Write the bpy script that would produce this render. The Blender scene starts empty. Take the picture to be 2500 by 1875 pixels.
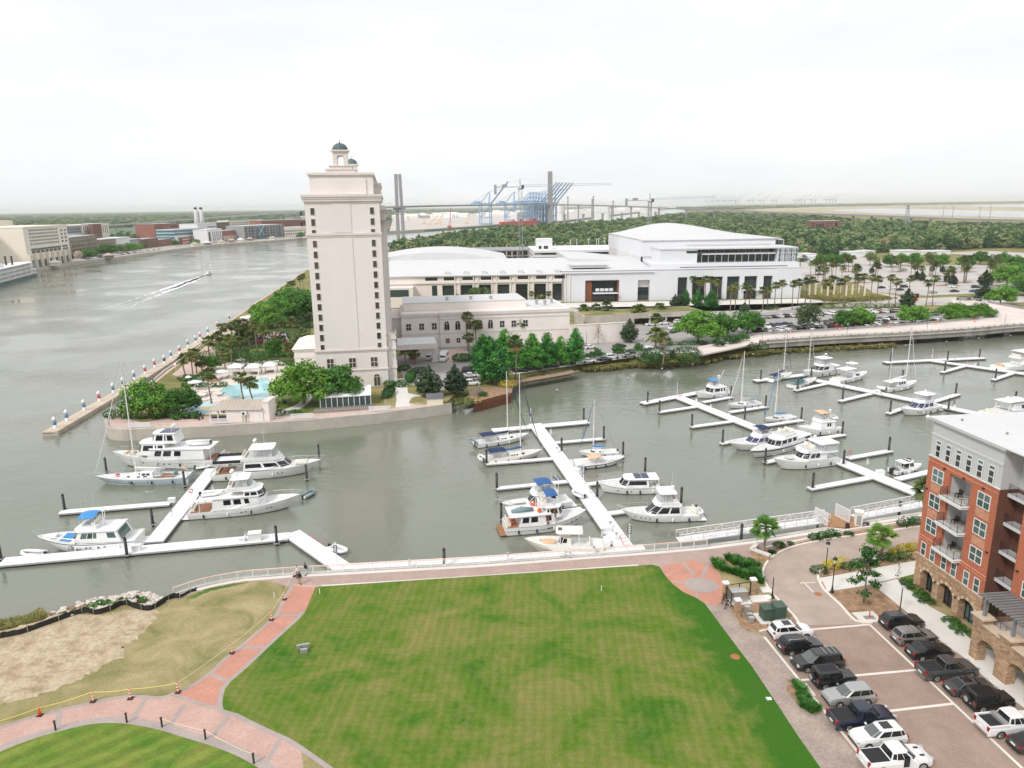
import bpy,math,random
from math import cos as mcos,sin as msin,pi as PI,atan2 as matan2,radians as mradians,hypot as mhypot,sqrt as msqrt
import numpy as np
RRn,RUn=random.Random,random.uniform
from mathutils import Vector,Matrix,noise as mnoise
SC=bpy.context.scene
COL=SC.collection
random.seed(7)
# camera
CAM_H,FPX=47.0,1780.0
ROLL=matan2(32,2500)
PITCH=matan2((937.5-503)*mcos(ROLL),FPX)
_F=np.array([0,mcos(PITCH),-msin(PITCH)])
_U0=np.array([0,msin(PITCH),mcos(PITCH)])
_R0=np.array([1.0,0,0])
_R=mcos(ROLL)*_R0-msin(ROLL)*_U0
_U=msin(ROLL)*_R0+mcos(ROLL)*_U0
_C=np.array([0,0,CAM_H])
cd=bpy.data.cameras.new('camera')
cam=bpy.data.objects.new('camera',cd)
COL.objects.link(cam)
mw=Matrix.Identity(4)
for i in range(3):
 mw[i][0]=_R[i];mw[i][1]=_U[i];mw[i][2]=-_F[i];mw[i][3]=_C[i]
cam.matrix_world=mw
cd.sensor_width=36.0
cd.lens=FPX/2500*36.0
cd.clip_start=0.5
cd.clip_end=60000
SC.camera=cam
# world, sun, exposure
SUN_EL,SUN_AZ=mradians(46),mradians(-138)
w=bpy.data.worlds.new('World');SC.world=w;w.use_nodes=True
nt=w.node_tree;nt.nodes.clear()
def wn(t,**k):
 n=nt.nodes.new(t)
 for a,b in k.items():setattr(n,a,b)
 return n
sky=wn('ShaderNodeTexSky',sky_type='NISHITA',sun_disc=False,sun_elevation=SUN_EL,sun_rotation=SUN_AZ,altitude=0,air_density=1.0,dust_density=4.0,ozone_density=1.0)
bg=wn('ShaderNodeBackground');bg.inputs['Strength'].default_value=0.1
out=wn('ShaderNodeOutputWorld')
tc=wn('ShaderNodeTexCoord');mp=wn('ShaderNodeMapping');mp.inputs['Scale'].default_value=(1.0,1.0,4.5)
nz=wn('ShaderNodeTexNoise');nz.inputs['Scale'].default_value=1.9;nz.inputs['Detail'].default_value=5;nz.inputs['Roughness'].default_value=.55
cr=wn('ShaderNodeValToRGB')
cr.color_ramp.elements[0].position=.33;cr.color_ramp.elements[0].color=(6.0,6.15,6.4,1)
cr.color_ramp.elements[1].position=.62;cr.color_ramp.elements[1].color=(6.9,6.9,6.9,1)
mx=wn('ShaderNodeMix',data_type='RGBA');mx.inputs[0].default_value=.93
L=nt.links.new
L(tc.outputs['Generated'],mp.inputs['Vector']);L(mp.outputs[0],nz.inputs['Vector']);L(nz.outputs['Fac'],cr.inputs['Fac'])
L(sky.outputs['Color'],mx.inputs[6]);L(cr.outputs['Color'],mx.inputs[7]);L(mx.outputs[2],bg.inputs['Color'])
L(bg.outputs[0],out.inputs['Surface'])
sl=bpy.data.lights.new('sun','SUN');sl.energy=1.5;sl.angle=mradians(10);sl.color=(1.0,.97,.93)
so=bpy.data.objects.new('sun',sl);COL.objects.link(so)
_sd=Vector((msin(SUN_AZ)*mcos(SUN_EL),mcos(SUN_AZ)*mcos(SUN_EL),msin(SUN_EL)))
so.rotation_euler=_sd.to_track_quat('Z','Y').to_euler()
SC.view_settings.view_transform='Standard';SC.view_settings.look='None'
SC.view_settings.exposure=0.68;SC.view_settings.gamma=1.0
try:SC.view_settings.use_curve_mapping=False
except Exception:pass
SC.cycles.use_denoising=True
SC.cycles.max_bounces=6;SC.cycles.diffuse_bounces=3;SC.cycles.glossy_bounces=3;SC.cycles.transparent_max_bounces=8
SC.cycles.use_adaptive_sampling=True;SC.cycles.adaptive_threshold=0.02
SC.cycles.caustics_reflective=False;SC.cycles.caustics_refractive=False
HAZE=0.00006
SC.cycles.volume_bounces=4
# helpers
def G(x,y,z=0.0):
 """point of the place at height z seen at photograph position x, y"""
 D=_F+(x-1250)/FPX*_R+(937.5-y)/FPX*_U
 p=_C+D*((z-CAM_H)/D[2])
 return Vector((p[0],p[1],z))
def GY(x,y,Y):
 D=_F+(x-1250)/FPX*_R+(937.5-y)/FPX*_U
 p=_C+D*(Y/D[1])
 return Vector(p)
def PX(X,Y,Z):
 d=np.array([X,Y,Z])-_C;w_=d@_F
 return 1250+FPX*(d@_R)/w_,937.5-FPX*(d@_U)/w_
def zat(p,py):
 lo,hi=-60.0,300.0
 for _ in range(40):
  m=(lo+hi)/2
  if PX(p[0],p[1],m)[1]>py:lo=m
  else:hi=m
 return m
def S(r,g,b):
 f_=lambda c:(c/255/12.92)if c/255<=.04045 else((c/255+.055)/1.055)**2.4
 return(f_(r),f_(g),f_(b))
def ordn(i):
 return('first second third fourth fifth sixth seventh eighth ninth tenth eleventh twelfth'.split()+[f'{k}th' for k in range(13,99)])[i-1]if i<21 or i>23 else{21:'21st',22:'22nd',23:'23rd'}[i]
class MB:
 def __init__(s):s.v=[];s.f=[]
 def add(s,vs,fs):
  o=len(s.v);s.v+=[tuple(v)for v in vs];s.f+=[tuple(i+o for i in f)for f in fs];return s
 def box(s,x0,x1,y0,y1,z0,z1):
  return s.add([(x0,y0,z0),(x1,y0,z0),(x1,y1,z0),(x0,y1,z0),(x0,y0,z1),(x1,y0,z1),(x1,y1,z1),(x0,y1,z1)],[(3,2,1,0),(4,5,6,7),(0,1,5,4),(1,2,6,5),(2,3,7,6),(3,0,4,7)])
 def cbox(s,cx,cy,cz,sx,sy,sz,rz=0.0,ry=0.0):
  m=Matrix.Translation((cx,cy,cz))@Matrix.Rotation(rz,4,'Z')@Matrix.Rotation(ry,4,'Y')
  b=MB().box(-sx/2,sx/2,-sy/2,sy/2,-sz/2,sz/2)
  return s.add([m@Vector(v)for v in b.v],b.f)
 def prism(s,poly,z0,z1,bottom=False):
  n=len(poly)
  a=sum(poly[i][0]*poly[(i+1)%n][1]-poly[(i+1)%n][0]*poly[i][1]for i in range(n))
  if a<0:poly=poly[::-1]
  vs=[(p[0],p[1],z0)for p in poly]+[(p[0],p[1],z1)for p in poly]
  fs=[tuple(range(n,2*n))]+[(i,(i+1)%n,n+(i+1)%n,n+i)for i in range(n)]
  if bottom:fs.append(tuple(range(n-1,-1,-1)))
  return s.add(vs,fs)
 def sheet(s,poly,z):
  n=len(poly)
  a=sum(poly[i][0]*poly[(i+1)%n][1]-poly[(i+1)%n][0]*poly[i][1]for i in range(n))
  if a<0:poly=poly[::-1]
  return s.add([(p[0],p[1],z)for p in poly],[tuple(range(n))])
 def loft(s,rings,cap0=True,cap1=True,closed=True):
  n=len(rings[0]);vs=[v for r in rings for v in r];fs=[]
  for k in range(len(rings)-1):
   for i in range(n if closed else n-1):
    j=(i+1)%n
    fs.append((k*n+i,k*n+j,(k+1)*n+j,(k+1)*n+i))
  if cap0:fs.append(tuple(range(n-1,-1,-1)))
  if cap1:fs.append(tuple(range((len(rings)-1)*n,len(rings)*n)))
  return s.add(vs,fs)
 def tube(s,pts,r,n=5,cap=True):
  pts=[Vector(p)for p in pts];rings=[]
  for i,p in enumerate(pts):
   d=(pts[min(i+1,len(pts)-1)]-pts[max(i-1,0)])
   if d.length<1e-9:d=Vector((0,0,1))
   d.normalize()
   a=d.cross(Vector((0,0,1))if abs(d.z)<.9 else Vector((1,0,0))).normalized();b=d.cross(a)
   rr=r[i]if isinstance(r,(list,tuple))else r
   rings.append([p+rr*(mcos(t)*a+msin(t)*b)for t in[2*PI*k/n for k in range(n)]])
  return s.loft(rings,cap,cap)
 def lathe(s,prof,cx=0,cy=0,n=12,sx=1.0,sy=1.0):
  rings=[[(cx+r*sx*mcos(2*PI*k/n),cy+r*sy*msin(2*PI*k/n),z)for k in range(n)]for r,z in prof]
  return s.loft(rings)
 def quad(s,a,b,c,d):return s.add([a,b,c,d],[(0,1,2,3)])
 def slab(s,a,b,c,d,t):
  """quad given thickness t along its normal"""
  a,b,c,d=map(Vector,(a,b,c,d));n=(b-a).cross(d-a)
  n=n.normalized()*t if n.length>1e-9 else Vector((0,0,t))
  return s.add([a,b,c,d,a+n,b+n,c+n,d+n],[(3,2,1,0),(4,5,6,7),(0,1,5,4),(1,2,6,5),(2,3,7,6),(3,0,4,7)])
 def xf(s,m):
  s.v=[tuple(m@Vector(v))for v in s.v];return s
 def mesh(s,name,mat,smooth=False):
  me=bpy.data.meshes.new(name);me.from_pydata(s.v,[],s.f);
  if mat:me.materials.append(MAT(mat))
  if smooth:me.polygons.foreach_set('use_smooth',[True]*len(me.polygons))
  me.update();return me
 def B(s,name,mat,parent=None,smooth=False):
  return link(name,s.mesh(name,mat,smooth),parent)
def link(name,data,parent=None):
 o=bpy.data.objects.new(name,data);COL.objects.link(o)
 if parent:o.parent=parent
 return o
def thing(name,label,cat,loc=(0,0,0),rz=0.0,group=None):
 o=bpy.data.objects.new(name,None);COL.objects.link(o);o.empty_display_size=.3
 o.location=loc;o.rotation_euler=(0,0,rz);return tag(o,label,cat,group)
def tag(o,label=None,cat=None,group=None,kind=None):
 if label:o['label']=label
 if cat:o['category']=cat
 if group:o['group']=group
 if kind:o['kind']=kind
 return o
def struct(name,mb,mat,smooth=False):
 return tag(mb.B(name,mat,None,smooth),kind='structure')
def kids(o):return[c for c in KID.get(o.name,[])]if False else list(o.children)
def dup(root,loc=None,rz=None,label=None,group=None,mats=None,scale=None):
 def cp(o,parent):
  c=o.copy();COL.objects.link(c);c.parent=parent
  if mats and o.data and o.type=='MESH' and o.data.materials and o.data.materials[0]and o.data.materials[0].name in mats:
   c.material_slots[0].link='OBJECT';c.material_slots[0].material=MAT(mats[o.data.materials[0].name])
  for ch in list(o.children):cp(ch,c)
  return c
 r=cp(root,None)
 if loc is not None:r.location=loc
 if rz is not None:r.rotation_euler=(0,0,rz)
 if scale is not None:r.scale=(scale,)*3 if isinstance(scale,(int,float))else scale
 return tag(r,label,None,group)
def drop(root):
 for ch in list(root.children):drop(ch)
 bpy.data.objects.remove(root)
# materials
_M={}
def MAT(n):
 if isinstance(n,bpy.types.Material):return n
 return _M[n]
def newmat(name):
 m=bpy.data.materials.new(name);m.use_nodes=True;_M[name]=m
 nt=m.node_tree;b=nt.nodes['Principled BSDF']
 return m,nt,b
def nd(nt,t,ins=None,**k):
 n=nt.nodes.new(t)
 for a,v in k.items():setattr(n,a,v)
 for a,v in(ins or{}).items():n.inputs[a].default_value=v
 return n
def ramp(nt,fac,stops):
 n=nt.nodes.new('ShaderNodeValToRGB');e=n.color_ramp.elements
 while len(e)<len(stops):e.new(.5)
 for i,(p,c)in enumerate(stops):e[i].position=p;e[i].color=(*c,1)if len(c)==3 else c
 nt.links.new(fac,n.inputs['Fac']);return n.outputs['Color']
def mixc(nt,fac,a,b,mode='MIX'):
 n=nt.nodes.new('ShaderNodeMix');n.data_type='RGBA';n.blend_type=mode
 for sock,v in((n.inputs[0],fac),(n.inputs[6],a),(n.inputs[7],b)):
  if isinstance(v,(int,float)):sock.default_value=v
  elif isinstance(v,tuple):sock.default_value=(*v,1)if len(v)==3 else v
  else:nt.links.new(v,sock)
 return n.outputs[2]
def mth(nt,op,a,b=None,c=None,clamp=False):
 n=nt.nodes.new('ShaderNodeMath');n.operation=op;n.use_clamp=clamp
 for i,v in enumerate((a,b,c)):
  if v is None:continue
  if isinstance(v,(int,float)):n.inputs[i].default_value=v
  else:nt.links.new(v,n.inputs[i])
 return n.outputs[0]
def coord(nt,scale=(1,1,1),rot=(0,0,0),kind='Object'):
 t=nt.nodes.new('ShaderNodeTexCoord');m=nt.nodes.new('ShaderNodeMapping')
 m.inputs['Scale'].default_value=scale;m.inputs['Rotation'].default_value=rot
 nt.links.new(t.outputs[kind],m.inputs['Vector']);return m.outputs[0]
def noise(nt,vec,scale,detail=3,rough=.55,dist=0.0):
 n=nd(nt,'ShaderNodeTexNoise',{'Scale':scale,'Detail':detail,'Roughness':rough,'Distortion':dist})
 nt.links.new(vec,n.inputs['Vector']);return n.outputs['Fac']
def bump(nt,b,h,strength=.3,dist=.05):
 n=nd(nt,'ShaderNodeBump',{'Strength':strength,'Distance':dist});nt.links.new(h,n.inputs['Height']);nt.links.new(n.outputs[0],b.inputs['Normal'])
def plain(name,col,rough=.6,metal=0.0,var=.12,vs=1.2,bmp=0.0,bs=8.0,spec=.5,streak=False):
 """paint, plaster, metal: one colour with faint uneven tone and dirt"""
 m,nt,b=newmat(name)
 b.inputs['Roughness'].default_value=rough;b.inputs['Metallic'].default_value=metal
 b.inputs['Specular IOR Level'].default_value=spec
 if var>0:
  v=coord(nt,(1,1,.25)if streak else(1,1,1))
  f=noise(nt,v,vs,5,.6)
  lo=tuple(c*(1-var)for c in col);hi=tuple(min(1,c*(1+var*.6))for c in col)
  nt.links.new(ramp(nt,f,[(.3,lo),(.68,hi)]),b.inputs['Base Color'])
  if bmp:bump(nt,b,noise(nt,v,bs,3),bmp,.02)
 else:b.inputs['Base Color'].default_value=(*col,1)
 return m
def blend3(name,cols,scale,rough=.9,bmp=.4,bs=6.0,bd=.05,dist=0.0,spec=.2,fine=None):
 """ground cover: three tones mixed by noise, plus fine grain"""
 m,nt,b=newmat(name);v=coord(nt)
 a=noise(nt,v,scale,6,.62,dist)
 c=ramp(nt,a,[(.3,cols[0]),(.5,cols[1]),(.7,cols[2])])
 g=noise(nt,v,fine or bs,4,.7)
 c=mixc(nt,1.0,c,ramp(nt,g,[(.25,(.62,)*3),(.75,(1.22,)*3)]),'MULTIPLY')
 nt.links.new(c,b.inputs['Base Color']);b.inputs['Roughness'].default_value=rough;b.inputs['Specular IOR Level'].default_value=spec
 bump(nt,b,g,bmp,bd);return m
def brickmat(name,c1,c2,mortar,w_,h_,rough=.85,bmp=.5,msize=.012,rot=(0,0,0),wall=False,tone=.25,bias=0.0,off=.5):
 """small masonry beyond the size that is built piece by piece"""
 m,nt,b=newmat(name)
 t=nt.nodes.new('ShaderNodeTexCoord')
 if wall:
  sp=nt.nodes.new('ShaderNodeSeparateXYZ');cb=nt.nodes.new('ShaderNodeCombineXYZ')
  nt.links.new(t.outputs['Object'],sp.inputs[0]);nt.links.new(mth(nt,'ADD',sp.outputs[0],sp.outputs[1]),cb.inputs[0]);nt.links.new(sp.outputs[2],cb.inputs[1]);v=cb.outputs[0]
 else:
  mp_=nt.nodes.new('ShaderNodeMapping');mp_.inputs['Rotation'].default_value=rot;nt.links.new(t.outputs['Object'],mp_.inputs[0]);v=mp_.outputs[0]
 br=nd(nt,'ShaderNodeTexBrick',{'Scale':1.0,'Mortar Size':msize,'Brick Width':w_,'Row Height':h_,'Bias':bias,'Color1':(*c1,1),'Color2':(*c2,1),'Mortar':(*mortar,1)},offset=off)
 nt.links.new(v,br.inputs['Vector'])
 ob=coord(nt);n1=noise(nt,ob,.35,5,.6)
 c=mixc(nt,1.0,br.outputs['Color'],ramp(nt,n1,[(.28,(1-tone,)*3),(.7,(1+tone*.6,)*3)]),'MULTIPLY')
 nt.links.new(c,b.inputs['Base Color']);b.inputs['Roughness'].default_value=rough;b.inputs['Specular IOR Level'].default_value=.25
 bump(nt,b,mth(nt,'SUBTRACT',1.0,br.outputs['Fac']),bmp,.02);return m
def glassmat(name,col,rough=.08,var=True):
 m,nt,b=newmat(name);b.inputs['Roughness'].default_value=rough;b.inputs['Specular IOR Level'].default_value=.6
 if var:
  oi=nt.nodes.new('ShaderNodeObjectInfo');f=noise(nt,coord(nt),.8,2)
  k=mth(nt,'ADD',mth(nt,'MULTIPLY',oi.outputs['Random'],.7),mth(nt,'MULTIPLY',f,.4))
  nt.links.new(ramp(nt,k,[(.2,tuple(c*.6 for c in col)),(.8,tuple(c*1.5 for c in col))]),b.inputs['Base Color'])
 else:b.inputs['Base Color'].default_value=(*col,1)
 return m
def leafmat(name,cols,trans=.3,scale=.5):
 RND=.5 if 'forest' in name else .22
 m,nt,b=newmat(name);out_=nt.nodes['Material Output'];nt.nodes.remove(b)
 oi=nt.nodes.new('ShaderNodeObjectInfo');v=coord(nt)
 f=noise(nt,v,scale,3,.6);f2=noise(nt,v,scale*7,2)
 k=mth(nt,'ADD',mth(nt,'ADD',mth(nt,'MULTIPLY',f,.75),mth(nt,'MULTIPLY',f2,.35)),mth(nt,'MULTIPLY',mth(nt,'SUBTRACT',oi.outputs['Random'],.5),RND))
 c=ramp(nt,k,[(.36,cols[0]),(.54,cols[1]),(.72,cols[2])])
 d=nt.nodes.new('ShaderNodeBsdfDiffuse');t=nt.nodes.new('ShaderNodeBsdfTranslucent');g=nd(nt,'ShaderNodeBsdfGlossy',{'Roughness':.5})
 g.inputs['Color'].default_value=(.9,.95,.9,1)
 nt.links.new(c,d.inputs['Color']);nt.links.new(c,t.inputs['Color'])
 m1=nd(nt,'ShaderNodeMixShader',{'Fac':trans});nt.links.new(d.outputs[0],m1.inputs[1]);nt.links.new(t.outputs[0],m1.inputs[2])
 m2=nd(nt,'ShaderNodeMixShader',{'Fac':.03});nt.links.new(m1.outputs[0],m2.inputs[1]);nt.links.new(g.outputs[0],m2.inputs[2])
 nt.links.new(m2.outputs[0],out_.inputs['Surface']);return m
plain('white_gel',(.80,.80,.80),.25,var=.05,vs=.8)
plain('white_paint',(.78,.78,.77),.5,var=.06,vs=.7)
plain('cream_gel',(.76,.72,.64),.3,var=.05)
plain('hull_grey_blue',S(176,190,200),.25,var=.05)
plain('deck_grey',(.55,.55,.53),.6,var=.1)
plain('deck_white',(.70,.70,.68),.6,var=.08)
plain('boot_black',(.02,.022,.025),.4,var=.1)
plain('boot_blue',S(30,45,95),.3,var=.1)
plain('rail_steel',(.62,.63,.65),.3,.9,var=.05)
plain('rail_white',(.75,.75,.76),.45,var=.05)
plain('teak',S(150,105,75),.7,var=.25,vs=4)
plain('canvas_blue',S(52,95,150),.85,var=.15,vs=2)
plain('canvas_bright',S(70,140,200),.85,var=.12,vs=2)
plain('canvas_navy',S(32,48,88),.85,var=.15,vs=2)
plain('canvas_teal',S(60,105,110),.85,var=.15)
plain('canvas_tan',S(215,180,145),.85,var=.1)
plain('canvas_grey',S(120,140,145),.9,var=.2,vs=3)
plain('orange_plastic',S(225,95,40),.6,var=.08)
plain('white_band',(.8,.8,.78),.5,var=.05)
plain('rubber',(.018,.018,.02),.85,var=.2,vs=6)
plain('piling_black',(.014,.015,.016),.45,var=.3,vs=2)
plain('black_metal',(.02,.02,.022),.45,var=.2)
plain('bronze_metal',S(60,48,42),.5,var=.2)
plain('alu',(.55,.56,.57),.4,.7,var=.05)
plain('chrome',(.7,.7,.7),.15,1.0,var=0)
plain('outboard_white',(.75,.75,.74),.3,var=.04)
plain('outboard_dark',(.03,.03,.035),.3,var=.1)
plain('solar',S(40,48,80),.15,var=.1,vs=5)
plain('red_paint',S(196,78,76),.5,var=.1)
plain('blue_paint',S(98,136,172),.5,var=.1)
plain('yellow_tape',S(225,210,90),.6,var=.05)
plain('rope_cream',S(220,215,190),.8,var=.1)
plain('stucco',S(224,217,213),.85,var=.05,vs=.12,bmp=.08,bs=6,streak=True)
plain('stucco_trim',S(216,207,201),.85,var=.08,vs=.3)
plain('stucco_wing',S(230,222,216),.85,var=.06,vs=.15,bmp=.08)
plain('stucco_cream',S(228,216,198),.85,var=.06,vs=.1)
plain('conv_white',(.68,.69,.72),.7,var=.03,vs=.08)
plain('conv_beige',S(224,216,210),.8,var=.05,vs=.1)
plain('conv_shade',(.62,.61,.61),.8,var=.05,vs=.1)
plain('roof_white',(.6,.6,.605),.75,var=.05,vs=.25)
plain('roof_grey',(.42,.42,.42),.85,var=.15,vs=.25)
plain('roof_tan',S(178,166,155),.8,var=.12,vs=.3)
plain('copper_dome',S(84,104,106),.6,var=.25,vs=.8,streak=True)
plain('concrete',S(190,184,176),.9,var=.16,vs=.35,bmp=.1)
plain('concrete_wall',S(185,178,168),.92,var=.25,vs=.3,bmp=.15,streak=True)
plain('pontoon_tan',S(196,180,162),.9,var=.12,vs=.3)
plain('concrete_walk',S(213,209,203),.9,var=.07,vs=.25,bmp=.08)
plain('bridge_conc',S(150,146,140),.9,var=.4,vs=.25,streak=True)
plain('pylon_conc',S(146,145,147),.9,var=.08,vs=.05)
plain('kerb_conc',S(222,214,204),.9,var=.08,vs=.8)
plain('kerb_red',S(196,158,128),.9,var=.1)
plain('line_white',(.72,.72,.70),.8,var=.15,vs=2)
plain('crane_blue',S(136,170,200),.5,var=.08,vs=.05)
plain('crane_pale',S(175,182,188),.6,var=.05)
plain('tower_crane',S(150,150,150),.6,var=.1)
plain('ship_red',S(205,92,82),.5,var=.1,vs=.05)
plain('ship_green',S(25,85,80),.5,var=.1,vs=.2)
plain('brown_pipe',S(120,75,50),.8,var=.2)
plain('rust_brown',S(124,72,46),.7,var=.15)
plain('green_box',S(66,86,74),.5,var=.1)
plain('tin_silver',S(190,190,188),.35,.6,var=.1)
plain('wood_fence',S(150,135,122),.9,var=.3,vs=2,streak=True)
plain('wood_deck',S(165,125,90),.85,var=.2,vs=3)
plain('clap_grey',S(186,188,190),.7,var=.04,vs=.5)
plain('trim_grey',S(196,198,200),.6,var=.04)
plain('trim_white',(.74,.74,.73),.6,var=.04)
plain('cap_stone',S(200,182,160),.85,var=.1,vs=1)
plain('pergola_grey',S(128,130,132),.5,var=.06)
plain('silt_black',(.012,.012,.013),.55,var=.4,vs=1.2)
plain('shingle',S(98,100,106),.9,var=.15)
plain('tent_white',(.78,.78,.78),.7,var=.05)
plain('tile_deck',S(214,204,194),.85,var=.08,vs=.3)
plain('pool_water',S(172,216,220),.06,var=.1,vs=.6)
plain('splash_blue',S(178,205,222),.6,var=.12,vs=.25)
plain('splash_yellow',S(226,222,180),.6,var=.1)
plain('city_brick',S(150,98,86),.9,var=.15,vs=.08)
plain('city_brick2',S(128,92,80),.9,var=.18,vs=.08)
plain('city_stone',S(150,138,124),.9,var=.2,vs=.1)
plain('city_grey',S(150,152,154),.85,var=.12,vs=.1)
plain('city_cream',S(234,226,212),.85,var=.06,vs=.05)
plain('city_white',(.74,.74,.75),.75,var=.05,vs=.05)
plain('city_teal',S(60,112,122),.3,var=.2,vs=.1)
plain('stack_grey',S(200,198,198),.8,var=.05,vs=.1)
plain('tank_white',S(225,224,222),.7,var=.06,vs=.02)
plain('dirt_site',S(190,182,176),.95,var=.15,vs=.01)
plain('skin',S(120,82,62),.6,var=.05)
plain('skin_pale',S(205,160,135),.6,var=.05)
plain('cloth_black',(.02,.02,.023),.9,var=.2)
plain('cloth_white',(.72,.72,.72),.9,var=.06)
plain('cloth_khaki',S(170,135,95),.9,var=.1)
plain('cloth_red',S(185,70,75),.9,var=.1)
plain('cloth_blue',S(70,95,140),.9,var=.1)
plain('cloth_grey',S(140,140,142),.9,var=.1)
plain('hair_dark',(.015,.012,.01),.8,var=.1)
plain('foam',(.82,.83,.84),.9,var=.1,vs=.4)
plain('stone_pale',S(206,196,186),.95,var=.2,vs=1.5,bmp=.4,bs=4)
plain('stone_dark',S(150,140,130),.95,var=.25,vs=1.5,bmp=.4,bs=4)
plain('bark',S(112,92,76),.95,var=.3,vs=2,bmp=.5,bs=6)
plain('bark_grey',S(132,122,112),.95,var=.25,vs=2,bmp=.4,bs=6)
plain('palm_bark',S(140,122,104),.95,var=.3,vs=3,bmp=.5,bs=5)
plain('iron_rust',S(165,105,70),.8,var=.15)
glassmat('win_dark',(.03,.033,.035))
glassmat('win_brown',(.05,.043,.033))
glassmat('win_teal',(.04,.075,.075))
glassmat('win_boat',(.012,.014,.018),.05,False)
glassmat('win_boat_blue',S(40,45,90),.05,False)
glassmat('win_green',(.06,.1,.09),.05)
glassmat('conv_glass',(.025,.036,.036),.05)
glassmat('car_glass',(.012,.014,.016),.04,False)
glassmat('car_glass_pale',(.10,.115,.115),.04,False)
m,nt_,b_=newmat('clear_vinyl');b_.inputs['Base Color'].default_value=(.6,.63,.65,1);b_.inputs['Alpha'].default_value=.42;b_.inputs['Roughness'].default_value=.08
m,nt_,b_=newmat('light_red');b_.inputs['Base Color'].default_value=(*S(150,22,22),1);b_.inputs['Roughness'].default_value=.15
m,nt_,b_=newmat('light_clear');b_.inputs['Base Color'].default_value=(.6,.62,.64,1);b_.inputs['Roughness'].default_value=.1;b_.inputs['Metallic'].default_value=.4
def carpaint(name,col,metal=0.0):
 m,nt,b=newmat(name);b.inputs['Base Color'].default_value=(*col,1);b.inputs['Roughness'].default_value=.32;b.inputs['Metallic'].default_value=metal
 b.inputs['Coat Weight'].default_value=.6;b.inputs['Coat Roughness'].default_value=.06
for n_,c_,k_ in[('white',(.74,.74,.74),0),('pearl',(.68,.68,.67),0),('black',(.010,.010,.011),0),('black_soft',(.016,.016,.017),0),('navy',(.012,.018,.04),.2),('grey',(.09,.095,.1),.4),('silver',(.42,.42,.41),.5),('taupe',(.26,.245,.23),.4),('red',(.2,.02,.025),0),('blue',(.03,.08,.2),.2),('green',(.03,.06,.05),.2),('tan',(.36,.31,.25),.3),('dkgrey',(.045,.047,.05),.4)]:
 carpaint('car_'+n_,c_,k_)
brickmat('pav_pink',S(202,148,128),S(186,132,114),S(172,128,112),.22,.11,tone=.14,bmp=.2,rot=(0,0,.5))
brickmat('pav_pink_pale',S(202,168,156),S(186,152,141),S(176,148,137),.22,.11,tone=.14,bmp=.2,rot=(0,0,-.3))
brickmat('pav_mauve',S(184,160,150),S(168,146,138),S(156,137,129),.22,.11,tone=.12,bmp=.2,rot=(0,0,.05))
brickmat('pav_border',S(178,164,158),S(166,154,149),S(150,140,136),.22,.11,tone=.14,bmp=.2)
brickmat('pav_walk',S(174,158,146),S(154,140,131),S(146,132,124),.3,.16,tone=.2,bmp=.25,rot=(0,0,-.6))
brickmat('pav_road',S(168,146,132),S(154,134,121),S(142,124,113),.22,.11,tone=.16,bmp=.2,rot=(0,0,.8))
brickmat('pav_drive',S(180,163,152),S(172,155,145),S(162,146,137),.22,.11,tone=.14,bmp=.15,rot=(0,0,.8))
brickmat('pav_island',S(206,180,168),S(194,170,158),S(184,162,152),.4,.2,tone=.12,bmp=.15)
brickmat('brick_orange',S(184,90,54),S(158,70,42),S(186,150,128),.23,.075,wall=True,tone=.12,bmp=.4,msize=.011)
brickmat('brick_pale',S(204,130,98),S(180,92,62),S(196,170,152),.3,.1,wall=True,tone=.1,bmp=.4,msize=.016)
brickmat('brick_recess',S(112,68,56),S(92,54,46),S(112,88,78),.23,.075,wall=True,tone=.15,bmp=.4,msize=.011)
brickmat('stone_veneer',S(206,172,138),S(152,122,98),S(150,128,108),.42,.13,wall=True,tone=.25,bmp=.9,msize=.014)
brickmat('conc_panel',S(185,178,168),S(180,173,163),S(150,144,136),6.0,3.0,wall=True,tone=.15,bmp=.2)
brickmat('herring',S(210,158,128),S(176,96,66),S(190,150,128),.21,.14,wall=True,tone=.1,bmp=.5,msize=.03,off=.33)
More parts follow.
